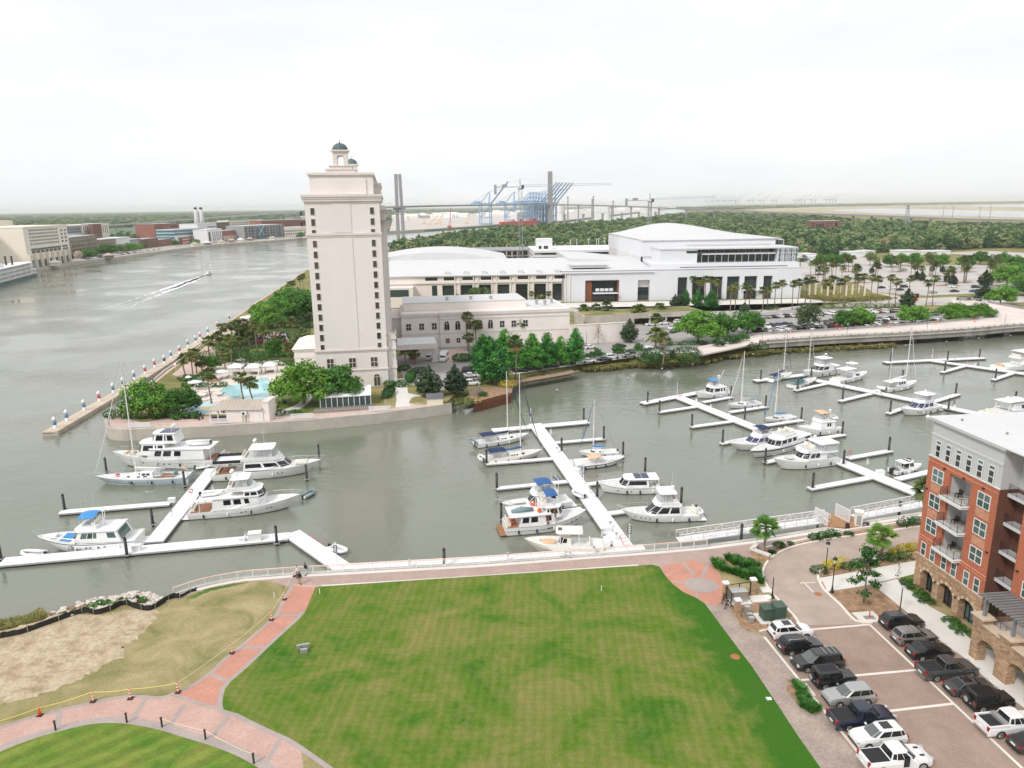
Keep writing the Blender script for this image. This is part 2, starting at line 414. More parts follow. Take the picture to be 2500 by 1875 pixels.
def lawnmat(name,base,lush,dry,stripes,edge=None):
 m,nt,b=newmat(name);v=coord(nt)
 a=noise(nt,v,.13,8,.68,.9);d=noise(nt,v,.5,6,.7,.5)
 c=ramp(nt,a,[(.3,lush),(.46,base),(.66,dry)])
 c=mixc(nt,ramp(nt,d,[(.45,(0,0,0)),(.75,(.7,)*3)]),c,dry)
 for rot,sc_,am in stripes:
  wv=nd(nt,'ShaderNodeTexWave',{'Scale':sc_,'Distortion':1.2,'Detail':2.0,'Detail Scale':.6});nt.links.new(coord(nt,(1,1,1),(0,0,rot)),wv.inputs['Vector'])
  c=mixc(nt,1.0,c,ramp(nt,wv.outputs['Fac'],[(.3,(1-am,)*3),(.7,(1+am,)*3)]),'MULTIPLY')
 if edge:
  (nx,ny,c0,wd)=edge
  sp=nt.nodes.new('ShaderNodeSeparateXYZ');nt.links.new(v,sp.inputs[0])
  s_=mth(nt,'ADD',mth(nt,'MULTIPLY',sp.outputs[0],nx),mth(nt,'MULTIPLY',sp.outputs[1],ny))
  s_=mth(nt,'SUBTRACT',s_,c0);s_=mth(nt,'DIVIDE',s_,wd);s_=mth(nt,'ADD',s_,mth(nt,'MULTIPLY',mth(nt,'SUBTRACT',noise(nt,v,.5,4),.5),1.8))
  c=mixc(nt,ramp(nt,s_,[(.25,(0,0,0)),(.85,(.92,)*3)]),c,lush)
 g=noise(nt,v,9,4,.75);g2=noise(nt,v,40,2)
 c=mixc(nt,1.0,c,ramp(nt,g,[(.3,(.72,)*3),(.7,(1.2,)*3)]),'MULTIPLY')
 c=mixc(nt,1.0,c,ramp(nt,g2,[(.3,(.8,)*3),(.7,(1.15,)*3)]),'MULTIPLY')
 nt.links.new(c,b.inputs['Base Color']);b.inputs['Roughness'].default_value=.95;b.inputs['Specular IOR Level'].default_value=.15
 bump(nt,b,g2,.5,.05)
lawnmat('lawn_main',S(90,118,38),S(54,104,26),S(132,128,72),[(.06,.33,.05),(1.62,.42,.022)],(1.0,.09,24.4,4.2))
lawnmat('lawn_round',S(98,126,48),S(66,116,38),S(138,140,70),[(.85,.16,.1)])
blend3('grass_dry',(S(120,120,72),S(152,142,100),S(176,160,124)),.22,bs=5,bmp=.5,dist=.8)
blend3('sand',(S(146,130,98),S(184,166,140),S(198,182,158)),.5,bs=3.0,bmp=.9,bd=.08,fine=2.2)
blend3('grass_green',(S(70,98,40),S(96,118,52),S(128,130,76)),.25,bs=6)
blend3('grass_isl',(S(92,104,56),S(126,124,76),S(172,152,110)),.12,bs=4)
blend3('garden_soil',(S(44,62,30),S(66,88,42),S(110,108,70)),.2,bs=4)
blend3('bank_weed',(S(62,70,38),S(96,98,56),S(132,118,78)),.6,bs=3)
blend3('mulch',(S(132,104,80),S(160,130,104),S(184,158,132)),1.2,bs=10,bmp=.6)
blend3('mud_bank',(S(104,88,66),S(140,116,88),S(168,142,112)),.5,bs=5)
blend3('marsh',(S(146,140,108),S(176,166,138),S(190,184,160)),.004,bs=.02)
blend3('forest_floor',(S(62,84,54),S(84,104,70),S(104,116,84)),.02,bs=.15)
blend3('far_green',(S(78,98,72),S(96,114,88),S(120,130,108)),.0022,bs=.03,bmp=0)
blend3('city_ground',(S(150,144,138),S(170,164,156),S(186,180,172)),.03,bs=.3)
def asphaltmat(name,col):
 m,nt,b=newmat(name);v=coord(nt);a=noise(nt,v,.06,6,.6);g=noise(nt,v,12,3,.7)
 c=ramp(nt,a,[(.3,tuple(x*.84 for x in col)),(.7,tuple(x*1.12 for x in col))])
 c=mixc(nt,1.0,c,ramp(nt,g,[(.3,(.88,)*3),(.7,(1.1,)*3)]),'MULTIPLY')
 nt.links.new(c,b.inputs['Base Color']);b.inputs['Roughness'].default_value=.9;b.inputs['Specular IOR Level'].default_value=.2
asphaltmat('asphalt',S(158,154,152));asphaltmat('asphalt_pale',S(184,178,174));asphaltmat('road_conc',S(212,200,192));asphaltmat('asphalt_dark',S(128,124,122))
m,nt_,b_=newmat('river_water')
v_=coord(nt_)
a_=noise(nt_,v_,.012,4,.5)
nt_.links.new(ramp(nt_,a_,[(.35,S(108,114,98)),(.65,S(124,125,114))]),b_.inputs['Base Color'])
b_.inputs['Roughness'].default_value=.09;b_.inputs['IOR'].default_value=1.62
h_=mth(nt_,'ADD',noise(nt_,coord(nt_,(.55,1.0,1),(0,0,.35)),.55,4,.55,.4),mth(nt_,'MULTIPLY',noise(nt_,coord(nt_,(.7,1,1),(0,0,-.5)),1.8,3,.6,.3),.45))
pw_=noise(nt_,v_,.03,3,.5)
h_=mth(nt_,'MULTIPLY',h_,mth(nt_,'ADD',.12,mth(nt_,'MULTIPLY',ramp(nt_,pw_,[(.36,(0,0,0)),(.66,(1,1,1))]),1.35)))
bump(nt_,b_,h_,.3,.5)
nt_.links.new(mth(nt_,'ADD',.05,mth(nt_,'MULTIPLY',ramp(nt_,pw_,[(.36,(0,0,0)),(.66,(1,1,1))]),.1)),b_.inputs['Roughness'])
m,nt_,b_=newmat('dock_white');v_=coord(nt_)
nt_.links.new(mixc(nt_,1.0,ramp(nt_,noise(nt_,v_,.5,5,.6),[(.3,(.70,.70,.71)),(.7,(.79,.79,.8))]),ramp(nt_,noise(nt_,v_,6,3),[(.3,(.94,)*3),(.7,(1.03,)*3)]),'MULTIPLY'),b_.inputs['Base Color'])
b_.inputs['Roughness'].default_value=.8
plain('dock_side',S(165,165,165),.8,var=.2)
plain('dock_float',(.03,.03,.033),.7,var=.3)
leafmat('leaf_oak',(S(42,88,26),S(80,136,44),S(128,172,64)))
leafmat('leaf_fresh',(S(48,92,26),S(92,144,40),S(156,182,60)))
leafmat('leaf_olive',(S(58,78,40),S(96,118,62),S(140,152,92)))
leafmat('leaf_cypress',(S(36,94,36),S(66,140,50),S(110,172,70)),.3,.35)
leafmat('leaf_magnolia',(S(28,46,30),S(50,76,46),S(96,114,78)),.12,.9)
leafmat('leaf_hedge',(S(26,60,24),S(48,94,36),S(72,122,48)),.15,.8)
leafmat('leaf_shrub',(S(34,66,30),S(62,100,46),S(96,128,66)),.2,.9)
leafmat('leaf_yellow',(S(150,142,30),S(196,180,46),S(220,206,84)),.3,.9)
leafmat('leaf_palm',(S(48,72,36),S(88,108,52),S(142,148,84)),.25,.6)
leafmat('leaf_palm_bright',(S(52,92,40),S(84,132,54),S(132,164,72)),.25,.6)
leafmat('frond_dry',(S(120,98,62),S(160,132,88),S(190,160,112)),.15,.6)
leafmat('reed',(S(96,106,52),S(142,138,78),S(186,166,110)),.25,.4)
leafmat('grass_clump',(S(34,84,26),S(60,118,38),S(92,146,58)),.3,.8)
leafmat('leaf_forest_dark',(S(48,84,48),S(78,114,66),S(112,142,86)),.2,.05)
leafmat('leaf_forest_dry',(S(104,104,70),S(142,138,98),S(172,162,124)),.2,.05)
leafmat('leaf_forest',(S(64,98,56),S(104,134,80),S(152,164,116)),.25,.05)
# ground, water, paving
WZ=-2.2
DZ=-1.62
def gp(pts,z=0.0):return[tuple(G(x,y,z)[:2])for x,y in pts]
def smooth_pts(pts,k=4):
 """Catmull-Rom through the points"""
 out_=[]
 P_=[pts[0]]+list(pts)+[pts[-1]]
 for i in range(1,len(P_)-2):
  for j in range(k):
   t=j/k;q=[]
   for a in range(len(pts[0])):
    p0,p1,p2,p3=P_[i-1][a],P_[i][a],P_[i+1][a],P_[i+2][a]
    q.append(.5*(2*p1+(p2-p0)*t+(2*p0-5*p1+4*p2-p3)*t*t+(3*p1-p0-3*p2+p3)*t**3))
   out_.append(tuple(q))
 return out_+[tuple(pts[-1])]
def offs(pts,d):
 res=[]
 for i,p in enumerate(pts):
  a=Vector(pts[max(i-1,0)][:2]);b=Vector(pts[min(i+1,len(pts)-1)][:2]);t=(b-a)
  t=t.normalized()if t.length>1e-9 else Vector((1,0));res.append((p[0]-t.y*d,p[1]+t.x*d))
 return res
def ribbon(mb,pts,w0,w1,z):
 """flat band between side offsets w0 and w1 of a ground polyline"""
 a=offs(pts,w0);b=offs(pts,w1)
 for i in range(len(pts)-1):
  mb.quad((*b[i],z),(*b[i+1],z),(*a[i+1],z),(*a[i],z))
 return mb
def curb(mb,pts,w0,w1,z0,z1):
 a=offs(pts,w0);b=offs(pts,w1)
 for i in range(len(pts)-1):
  q=[a[i],a[i+1],b[i+1],b[i]]
  mb.prism(q,z0,z1)
 return mb
mb=MB();mb.sheet([(-32000,-600),(32000,-600),(32000,40000),(-32000,40000)],WZ);struct('river',mb,'river_water')
mb=MB();mb.sheet([(-32100,-700),(32100,-700),(32100,40100),(-32100,40100)],-6.0);struct('river_bed',mb,'mud_bank')
FENCE=[(-150,1600),(0,1559),(57,1547),(119,1525),(181,1503),(212,1496),(235,1501),(271,1491),(305,1477),(334,1487),(365,1491),(390,1479),(418,1462)]
WEDGE=[(-150,1560),(0,1522),(57,1514),(119,1495),(181,1478),(212,1466),(235,1464),(271,1458),(305,1452),(334,1448),(365,1450),(390,1461),(418,1466)]
RAILP=[(424,1455),(450,1445),(480,1436),(520,1426),(560,1418),(600,1412),(640,1409),(690,1405),(717,1403),(833,1397),(1175,1378),(1400,1361),(1600,1346),(1725,1335),(1870,1316),(2060,1285),(2250,1255),(2500,1215),(2900,1150)]
fence_g=gp(FENCE);rail_g=gp(RAILP)
land=[(-260,40)]+fence_g+rail_g+[(260,120),(260,-120),(-260,-120)]
mb=MB().prism(land,-5.5,0.0);struct('near_bank',mb,'grass_dry')
mb=MB();wv_=[tuple(G(x,y,WZ))for x,y in WEDGE];fv_=[(p[0],p[1],-.02)for p in fence_g]
for i in range(len(fv_)-1):
 for k in range(3):
  l=lambda a,b,t:tuple(a[j]+(b[j]-a[j])*t for j in range(3))
  e0,e1=l(fv_[i],wv_[i],k/2.5),l(fv_[i+1],wv_[i+1],k/2.5);e2,e3=l(fv_[i+1],wv_[i+1],(k+1)/2.5),l(fv_[i],wv_[i],(k+1)/2.5)
  mb.quad(e0,e1,e2,e3)
struct('foreshore',mb,'mud_bank')
mb=MB();curb(mb,rail_g,-.02,.5,-4.5,.12);struct('quay_wall',mb,'concrete_wall')
LAWN_TL=[(785,1432),(770,1434),(745,1494),(731,1511),(672,1565),(607,1627),(564,1664),(550,1682),(545,1700),(543,1720),(546,1733),(580,1742),(607,1756),(663,1783),(706,1802),(734,1819),(780,1851),(814,1875),(880,1930)]
LAWN_R=[(1560,1381),(1592,1379),(1610,1384),(1622,1403),(1640,1424),(1668,1446),(1700,1460),(1720,1473),(1770,1541),(1837,1629),(1897,1719),(1950,1800),(2005,1878),(2040,1930)]
lawn_tl=gp(LAWN_TL);lawn_r=gp(LAWN_R)
mb=MB().sheet(lawn_tl+[(-12,30),(30,30)]+lawn_r[::-1],.035)
struct('lawn',mb,'lawn_main')
PATH_L=[(712,1424),(708,1432),(686,1469),(669,1503),(635,1534),(578,1582),(540,1612),(509,1643),(452,1680),(415,1694),(390,1700),(339,1697),(283,1700),(226,1713),(141,1731),(57,1754),(0,1773),(-150,1822)]
ROUND=[(-150,1900),(0,1836),(57,1813),(113,1795),(198,1773),(254,1766),(311,1768),(382,1781),(452,1802),(523,1824),(580,1847),(625,1872),(690,1912)]
path_l=gp(smooth_pts(PATH_L,3));rnd=gp(smooth_pts(ROUND,3))
mb=MB().sheet(path_l+[(-75,46),(-75,30),(-10,30)]+lawn_tl[::-1][3:],.012);struct('brick_walk',mb,'pav_pink_pale')
mb=MB().sheet(gp([(708,1432),(686,1469),(669,1503),(635,1534),(578,1582),(540,1612),(509,1643),(452,1680),(415,1694),(470,1712),(543,1735),(545,1700),(564,1664),(607,1627),(672,1565),(731,1511),(745,1494),(770,1434)]),.017);struct('brick_walk_branch',mb,'pav_pink')
mb=MB().sheet(rnd+[(-14,25),(-80,25)],.036);struct('round_lawn',mb,'lawn_round')
mb=MB();ribbon(mb,path_l,.02,.45,.021)
ribbon(mb,rnd,-.02,.9,.021);ribbon(mb,lawn_tl[2:],-.5,.02,.0215)
ribbon(mb,gp([(543,1734),(470,1712),(415,1694)]),-.2,.2,.022)
for a,b in[((668,1504),(740,1501)),((577,1583),(655,1580)),((508,1643),(560,1668)),((360,1700),(315,1768)),((450,1720),(405,1788)),((146,1731),(140,1788)),((560,1745),(500,1818)),((690,1795),(640,1880))]:
 ribbon(mb,gp([a,b]),-.22,.22,.0225)
struct('paving_border',mb,'pav_border')
mb=MB().sheet(rail_g[:-1]+gp([(2500,1252),(2300,1283),(2225,1294),(2052,1322),(1925,1346),(1837,1366),(1760,1380),(1660,1392),(1560,1381),(785,1434),(700,1432),(660,1418),(600,1419),(540,1430),(480,1446),(430,1464)]),.006)
struct('promenade',mb,'pav_mauve')
mb=MB();ribbon(mb,rail_g,-.75,.0,.011);ribbon(mb,gp([(785,1432),(1175,1408),(1560,1381)]),-.0,.35,.0115);struct('promenade_edge',mb,'concrete_walk')
c0=G(1690,1416);
mb=MB().sheet(gp([(1611,1387),(1640,1376),(1690,1368),(1730,1377),(1755,1397),(1770,1430),(1775,1462),(1750,1480),(1713,1470),(1675,1450),(1645,1430),(1622,1405)]),.016);struct('plaza',mb,'pav_pink')
c1=G(1711,1428);mb=MB().sheet([(c1.x+2.1*mcos(t),c1.y+1.9*msin(t))for t in[k*.2618 for k in range(24)]],.02)
for a,b in[((1665,1371),(1695,1405)),((1728,1377),(1716,1407)),((1700,1450),(1702,1466)),((1640,1420),(1682,1425))]:ribbon(mb,gp([a,b]),-.2,.2,.0205)
struct('plaza_inlay',mb,'pav_border')
mb=MB().sheet(gp([(1668,1446),(1713,1462),(1775,1455),(1800,1500),(1804,1527),(1826,1541),(1866,1553),(1953,1660),(2056,1802),(2120,1878),(2170,1930)])+[(32,30),(20,30)],.009);struct('side_walk',mb,'pav_walk')
mb=MB().sheet(gp([(1850,1536),(1958,1526),(2106,1519),(2146,1519),(2251,1526),(2285,1557),(2364,1613),(2392,1644),(2429,1675),(2500,1729),(2620,1830)])+[(62,30),(32,30)]+gp([(2120,1878),(2056,1802),(1953,1660),(1866,1553)]),.013);struct('parking_road',mb,'pav_road')
KL=[(1956,1527),(1939,1502),(1897,1459),(1880,1439),(1869,1417),(1866,1394),(1877,1372),(1897,1355),(1925,1341),(1968,1329),(2052,1314),(2225,1290),(2400,1262),(2560,1238)]
KR=[(2130,1523),(2106,1521),(2081,1513),(2047,1476),(2013,1445),(1998,1422),(1994,1404),(2004,1391),(2030,1384),(2081,1374),(2165,1359),(2225,1350),(2420,1315),(2560,1290)]
kl=gp(smooth_pts(KL,4));kr=gp(smooth_pts(KR,4))
mb=MB().sheet(kl+kr[::-1],.0165);struct('drive',mb,'pav_drive')
mb=MB();curb(mb,kl,.0,.3,.0,.14);curb(mb,kr,-.3,0,.0,.14)
curb(mb,gp([(1956,1524),(1900,1532),(1854,1542)]),-.1,.1,0,.1);struct('kerb',mb,'kerb_conc')
mb=MB()
for a,b in[((1866,1555),(2130,1880)),((1975,1537),(2092,1700)),((2092,1700),(2260,1930)),((2122,1524),(2500,1880))]:ribbon(mb,gp([a,b]),-.14,.14,.0215)
for a,b in[((1972,1538),(2122,1525)),((2083,1650),(2236,1636)),((2172,1736),(2330,1718)),((1953,1661),(2000,1657))]:ribbon(mb,gp([a,b]),-.16,.16,.0225)
for a,b in[((1953,1424),(1990,1422)),((1960,1420),(1985,1445))]:ribbon(mb,gp([a,b]),-.08,.08,.0228)
struct('road_marking',mb,'kerb_conc')
mb=MB().sheet(gp([(2013,1447),(2105,1433),(2137,1426),(2180,1465),(2245,1519),(2146,1519),(2106,1519),(2047,1476)]),.02)
mb.sheet(gp([(1758,1459),(1837,1450),(1883,1460),(1956,1526),(1854,1542),(1826,1540),(1804,1527),(1798,1504)]),.0215)
mb.sheet(gp([(1733,1369),(1753,1360),(1837,1363),(1866,1372),(1868,1400),(1863,1430),(1812,1408),(1770,1397),(1741,1383)]),.022)
mb.sheet(gp([(1922,1658),(1945,1664),(2000,1733),(2005,1745),(1985,1741),(1950,1723),(1921,1690)]),.0225)
mb.sheet(gp([(1850,1352),(1870,1345),(1985,1318),(2065,1300),(2225,1277),(2400,1250),(2400,1260),(2225,1288),(2052,1312),(1968,1327),(1925,1338),(1897,1352),(1878,1370),(1850,1366)]),.023)
mb.sheet(gp([(2000,1396),(2081,1376),(2165,1361),(2225,1352),(2300,1340),(2300,1360),(2230,1370),(2140,1385),(2050,1402),(2005,1410)]),.0235)
mb.sheet(gp([(2188,1412),(2240,1400),(2300,1480),(2271,1482)]),.024);mb.sheet(gp([(2300,1504),(2330,1500),(2420,1590),(2367,1561)]),.0245)
struct('planting_bed',mb,'mulch')
mb=MB().sheet(gp([(1997,1412),(2050,1403),(2140,1386),(2230,1370),(2300,1358),(2300,1395),(2188,1412),(2109,1431),(2012,1446)]),.026)
mb.sheet(gp([(2132,1428),(2189,1414),(2271,1482),(2316,1506),(2367,1559),(2440,1600),(2520,1660),(2560,1770),(2500,1729),(2429,1675),(2392,1644),(2364,1613),(2285,1557),(2220,1500)]),.028)
struct('pavement',mb,'concrete_walk')
mb=MB().sheet(gp([(1998,1422),(2008,1420),(2018,1438),(2010,1441)]),.033);struct('tactile_paving',mb,'pav_pink')
mb=MB().sheet(gp([(2196,1416),(2230,1402),(2290,1480),(2268,1478),(2246,1460)]),.034);mb.sheet(gp([(2308,1510),(2330,1505),(2385,1565),(2362,1552)]),.034);mb.sheet(gp([(2195,1411),(2232,1402),(2225,1410),(2205,1417)]),.0345)
struct('grass_strip',mb,'grass_green')
mb=MB()
for p_ in(0,.02):pass
cc=gp([(0,1541),(84,1520),(160,1496),(234,1502),(290,1494),(345,1487),(385,1492),(360,1530),(330,1560),(300,1580),(310,1592),(240,1632),(200,1655),(90,1700),(0,1722),(-120,1750),(-150,1600)])
cc=smooth_pts(cc,9);mb.sheet([(x+random.gauss(0,.22),y+random.gauss(0,.16))for x,y in cc],.008);struct('bare_sand',mb,'sand')
mb=MB();fr_=smooth_pts(gp([(455,1462),(480,1448),(520,1434),(580,1424),(600,1424),(560,1433),(520,1442),(470,1462)]),8);mb.sheet([(x+random.gauss(0,.13),y+random.gauss(0,.1))for x,y in fr_],.01);struct('grass_fringe',mb,'grass_green')
FRONT=[(256,1040),(262,1047),(271,1051),(300,1053),(325,1052),(480,1046),(625,1037),(770,1027),(908,1014),(1010,1001),(1103,988)]
BANK=[(1104,991),(1130,985),(1162,982),(1210,972),(1250,960),(1255,937),(1300,930),(1386,915),(1420,906),(1533,892),(1620,890),(1702,887),(1747,875),(1875,860),(2016,850),(2186,842),(2330,806),(2500,768),(2900,715)]
isl_far=[(9000,1500),(30000,9000),(30000,36000),(9000,36000)]
FARS=[(1790,506.5),(1760,508),(1700,513),(1650,520),(1590,529),(1500,542),(1400,551),(1315,556),(1230,562),(1130,576),(1040,594),(965,614),(900,640),(800,655)]
WEST=[(745,660),(700,690),(640,727),(560,782),(480,851),(430,886),(400,906),(345,952),(310,985),(297,997),(268,1014),(256,1028)]
bank_w=gp(BANK,WZ);bank_w[0:1]=gp(BANK[:1]);bank_t=offs(bank_w,2.4)
isl=gp(FRONT)+bank_t+isl_far+gp(FARS)+gp(WEST)
mb=MB().prism(isl,-5.5,0.0);struct('island',mb,'grass_isl')
mb=MB();curb(mb,gp(WEST[3:]+FRONT),-.02,.6,-4.5,.35);struct('sea_wall',mb,'conc_panel')
mb=MB();bk_=smooth_pts(bank_t[1:16],4);o1,o2=offs(bk_,-1.0),offs(bk_,-3.2)
for i in range(len(bk_)-1):
 mb.quad((*bk_[i],.004),(*o1[i],-1.1),(*o1[i+1],-1.1),(*bk_[i+1],.004));mb.quad((*o1[i],-1.1),(*o2[i],-2.9),(*o2[i+1],-2.9),(*o1[i+1],-1.1))
struct('bank_slope',mb,'bank_weed')
def sheetpx(name,pts,z,mat,sm=0):
 g_=gp(pts);mb=MB().sheet(smooth_pts(g_+[g_[0]],sm)[:-1]if sm else g_,z);return struct(name,mb,mat)
sheetpx('waterfront_walk',FRONT+[(1090,985),(1000,985),(905,993),(770,1008),(640,1012),(560,1016),(440,1018),(400,1022),(350,1032),(315,1024),(300,1010),(305,995),(345,962),(408,912),(440,888),(486,852),(563,785),(642,730),(702,692),(746,662)]+WEST,.02,'pav_island')
sheetpx('river_terrace',[(420,915),(455,925),(500,905),(530,860),(560,830),(640,760),(600,770),(520,830),(450,890)],.03,'pav_island')
sheetpx('pool_deck',[(440,1012),(430,985),(470,940),(500,900),(560,885),(680,880),(760,915),(770,960),(690,985),(640,1005),(560,1012)],.035,'tile_deck')
sheetpx('swimming_pool',[(535,955),(555,942),(575,939),(610,930),(650,922),(660,940),(655,965),(640,975),(590,974),(560,968)],.06,'pool_water',3)
sheetpx('splash_pad',[(452,1004),(462,990),(490,984),(520,984),(522,1000),(505,1010),(470,1012)],.05,'splash_blue',3)
sheetpx('splash_pad_spot',[(488,1000),(492,994),(515,990),(522,996),(512,1004)],.055,'splash_yellow',3)
sheetpx('garden_ground',[(470,925),(510,890),(560,835),(640,775),(745,720),(760,800),(740,880),(690,895),(560,900),(500,915)],.025,'garden_soil',2)
sheetpx('event_lawn',[(590,868),(600,856),(640,848),(680,845),(690,860),(680,872),(620,876)],.03,'grass_green',2)
sheetpx('garden_lawn',[(660,985),(700,955),(770,960),(775,1000),(700,1010)],.04,'grass_green',2)
sheetpx('garden_path',[(664,1010),(700,998),(728,985),(745,965),(765,965),(752,985),(730,1000),(690,1014)],.05,'concrete_walk',2)
sheetpx('hotel_walk',[(965,925),(992,922),(996,960),(1030,966),(1010,985),(1000,992),(965,995)],.035,'concrete_walk')
sheetpx('dry_lawn_patch',[(936,990),(943,963),(966,960),(965,995),(945,998)],.037,'grass_dry',2);sheetpx('dry_lawn_spot',[(998,985),(1005,972),(1022,968),(1045,975),(1040,988)],.038,'grass_dry',2)
sheetpx('hotel_drive',[(965,875),(1000,850),(1085,845),(1200,842),(1300,830),(1500,800),(1560,790),(1620,815),(1700,828),(1840,815),(1845,842),(1720,858),(1620,862),(1560,868),(1430,882),(1300,905),(1200,912),(1150,940),(1060,955),(990,935)],.02,'asphalt')
sheetpx('hotel_kerb_walk',[(1250,908),(1420,882),(1560,866),(1620,860),(1720,856),(1720,859),(1620,864),(1560,871),(1430,888),(1255,914)],.03,'concrete_walk')
sheetpx('entry_brick',[(1085,855),(1120,850),(1150,862),(1128,880),(1090,886)],.03,'pav_island')
sheetpx('mulch_bank',[(1108,985),(1165,955),(1250,930),(1385,908),(1420,904),(1386,914),(1300,929),(1255,936),(1250,958),(1162,981)],.01,'mulch')
sheetpx('packed_car_park',[(1540,812),(1620,770),(1700,757),(1850,755),(2100,752),(2330,770),(2330,795),(2150,808),(1900,828),(1780,838),(1640,835)],.024,'asphalt')
sheetpx('big_car_park',[(1955,640),(2080,625),(2250,648),(2420,645),(2560,660),(2600,705),(2380,716),(2260,722),(2130,712),(2090,690),(1955,695)],.02,'asphalt_pale')
sheetpx('hall_forecourt',[(1372,740),(1965,729),(2010,735),(1990,746),(1870,757),(1740,760),(1600,757),(1372,752)],.02,'concrete_walk')
sheetpx('hall_road',[(1372,752),(1600,757),(1740,760),(1870,756),(1975,744),(2100,752),(2180,748),(2280,745),(2330,745),(2400,740),(2500,738),(2500,722),(2330,725),(2220,730),(2180,720),(2130,712),(2120,714),(2180,728),(2150,735),(2080,738),(2000,738),(1960,752),(1870,763),(1740,766),(1600,764),(1372,760)],.026,'asphalt_pale')
sheetpx('roundabout_grass',[(1962,722),(2000,733),(2060,737),(2140,734),(2176,727),(2150,718),(2110,712),(2060,706),(1990,708)],.06,'reed',3)
sheetpx('far_road',[(2300,618),(2400,612),(2500,617),(2560,625),(2560,640),(2420,632),(2360,622)],.02,'asphalt_pale')
sheetpx('marsh_land',[(1790,506.5),(2000,500),(2500,492),(3200,482),(3200,560),(2700,545),(2500,540),(2300,532),(2000,520),(1850,515)],.3,'marsh')
sheetpx('back_river',[(2014,514),(2080,510.5),(2158,509),(2271,511),(2400,514),(2500,516),(2900,512),(2900,545),(2500,532),(2412,529),(2228,525),(2101,519)],.6,'river_water')
sheetpx('back_river_reach',[(2341,504),(2420,501),(2500,499),(2900,492),(2900,499),(2500,505.5),(2400,506)],.6,'river_water')
CITY=[(-500,765),(-200,705),(0,672),(85,658),(175,642),(294,628),(438,608),(520,599),(625,591),(745,582),(850,575),(951,568),(1035,563),(1103,558),(1180,553),(1250,548),(1375,541),(1440,533),(1500,526),(1560,519),(1620,512),(1668,507.5),(1700,505)]
city=gp(CITY)+[(6000,36000),(-30000,36000),(-30000,500)]
mb=MB().prism(city,-5.5,0.2);struct('city_bank',mb,'far_green')
cq=gp(CITY[:11]);mb=MB();ribbon(mb,cq,0,130,.5);struct('city_quay_ground',mb,'city_ground')
mb=MB();curb(mb,gp(CITY[:13]),-.1,2.2,-4,.9);struct('city_quay_wall',mb,'concrete_wall')
sheetpx('port_yard',[(951,566),(1035,561),(1103,556),(1250,546),(1375,539),(1500,524),(1600,513),(1640,509),(1560,506.5),(1300,512),(1100,522),(960,532)],.6,'dirt_site')
# building kit
def win_meshes(key,w_,h_,nx=1,ny=1,fr=.09,depth=.1,fmat='trim_white',gmat='win_dark',arch=False):
 """frame with mullions and a recessed pane, upright in XZ facing -Y, origin at its foot centre"""
 f=MB();x0,x1=-w_/2,w_/2
 if arch:
  sp=h_-w_/2;N=10
  po=[(x1,0),*[(mcos(PI*k/N)*w_/2,sp+msin(PI*k/N)*w_/2)for k in range(N+1)],(x0,0)]
  pi_=[(p[0]*(1-2*fr/w_),fr if p[1]<.01 else p[1]-(fr if p[1]>sp+.01 else 0)*.8)for p in po]
  n=len(po)
  for i in range(n):
   j=(i+1)%n
   f.add([(po[i][0],-depth,po[i][1]),(po[j][0],-depth,po[j][1]),(pi_[j][0],-depth,pi_[j][1]),(pi_[i][0],-depth,pi_[i][1]),(po[i][0],0,po[i][1]),(po[j][0],0,po[j][1]),(pi_[i][0],0,pi_[i][1]),(pi_[j][0],0,pi_[j][1])],[(0,3,2,1),(0,1,5,4),(3,6,7,2)])
  g=MB().add([(p[0],-.015,p[1])for p in po],[tuple(range(n))[::-1]])
  f.box(-.05,.05,-depth*.8,0,0,h_-.1);f.box(x0+fr,x1-fr,-depth*.8,0,sp-.05,sp+.05)
 else:
  f.box(x0,x1,-depth,0,0,fr).box(x0,x1,-depth,0,h_-fr,h_).box(x0,x0+fr,-depth,0,fr,h_-fr).box(x1-fr,x1,-depth,0,fr,h_-fr)
  for k in range(1,nx):xx=x0+w_*k/nx;f.box(xx-fr/2,xx+fr/2,-depth*.8,0,fr,h_-fr)
  for k in range(1,ny):zz=h_*k/ny;f.box(x0+fr,x1-fr,-depth*.75,0,zz-fr/2,zz+fr/2)
  g=MB().quad((x0+fr*.5,-.02,fr*.5),(x1-fr*.5,-.02,fr*.5),(x1-fr*.5,-.02,h_-fr*.5),(x0+fr*.5,-.02,h_-fr*.5))
 return f.mesh('window',fmat),g.mesh('pane',gmat)
def put_win(ms,parent,x,y,z,rz=0.0):
 o=link('window',ms[0],parent);o.location=(x,y,z);o.rotation_euler=(0,0,rz);link('pane',ms[1],o);return o
def arch_wall(mb,spans,spring,rise,ztop,xs,xe,y0,y1,zb=0.0,N=8):
 """wall from xs to xe with arched openings"""
 cur=xs
 for a,b in spans:
  mb.box(cur,a,y0,y1,zb,ztop);c=(a+b)/2;r=(b-a)/2
  P_=[(c-r*mcos(PI*k/N),spring+rise*msin(PI*k/N))for k in range(N+1)]
  for(xa,za),(xb,zb_)in zip(P_,P_[1:]):
   mb.add([(xa,y0,za),(xb,y0,zb_),(xb,y0,ztop),(xa,y0,ztop),(xa,y1,za),(xb,y1,zb_),(xb,y1,ztop),(xa,y1,ztop)],[(0,1,2,3),(5,4,7,6),(1,0,4,5),(3,2,6,7)])
  cur=b
 mb.box(cur,xe,y0,y1,zb,ztop);return mb
def cornice(mb,x0,x1,y0,y1,z,steps):
 for dz0,dz1,o in steps:mb.box(x0-o,x1+o,y0-o,y1+o,z+dz0,z+dz1)
 return mb
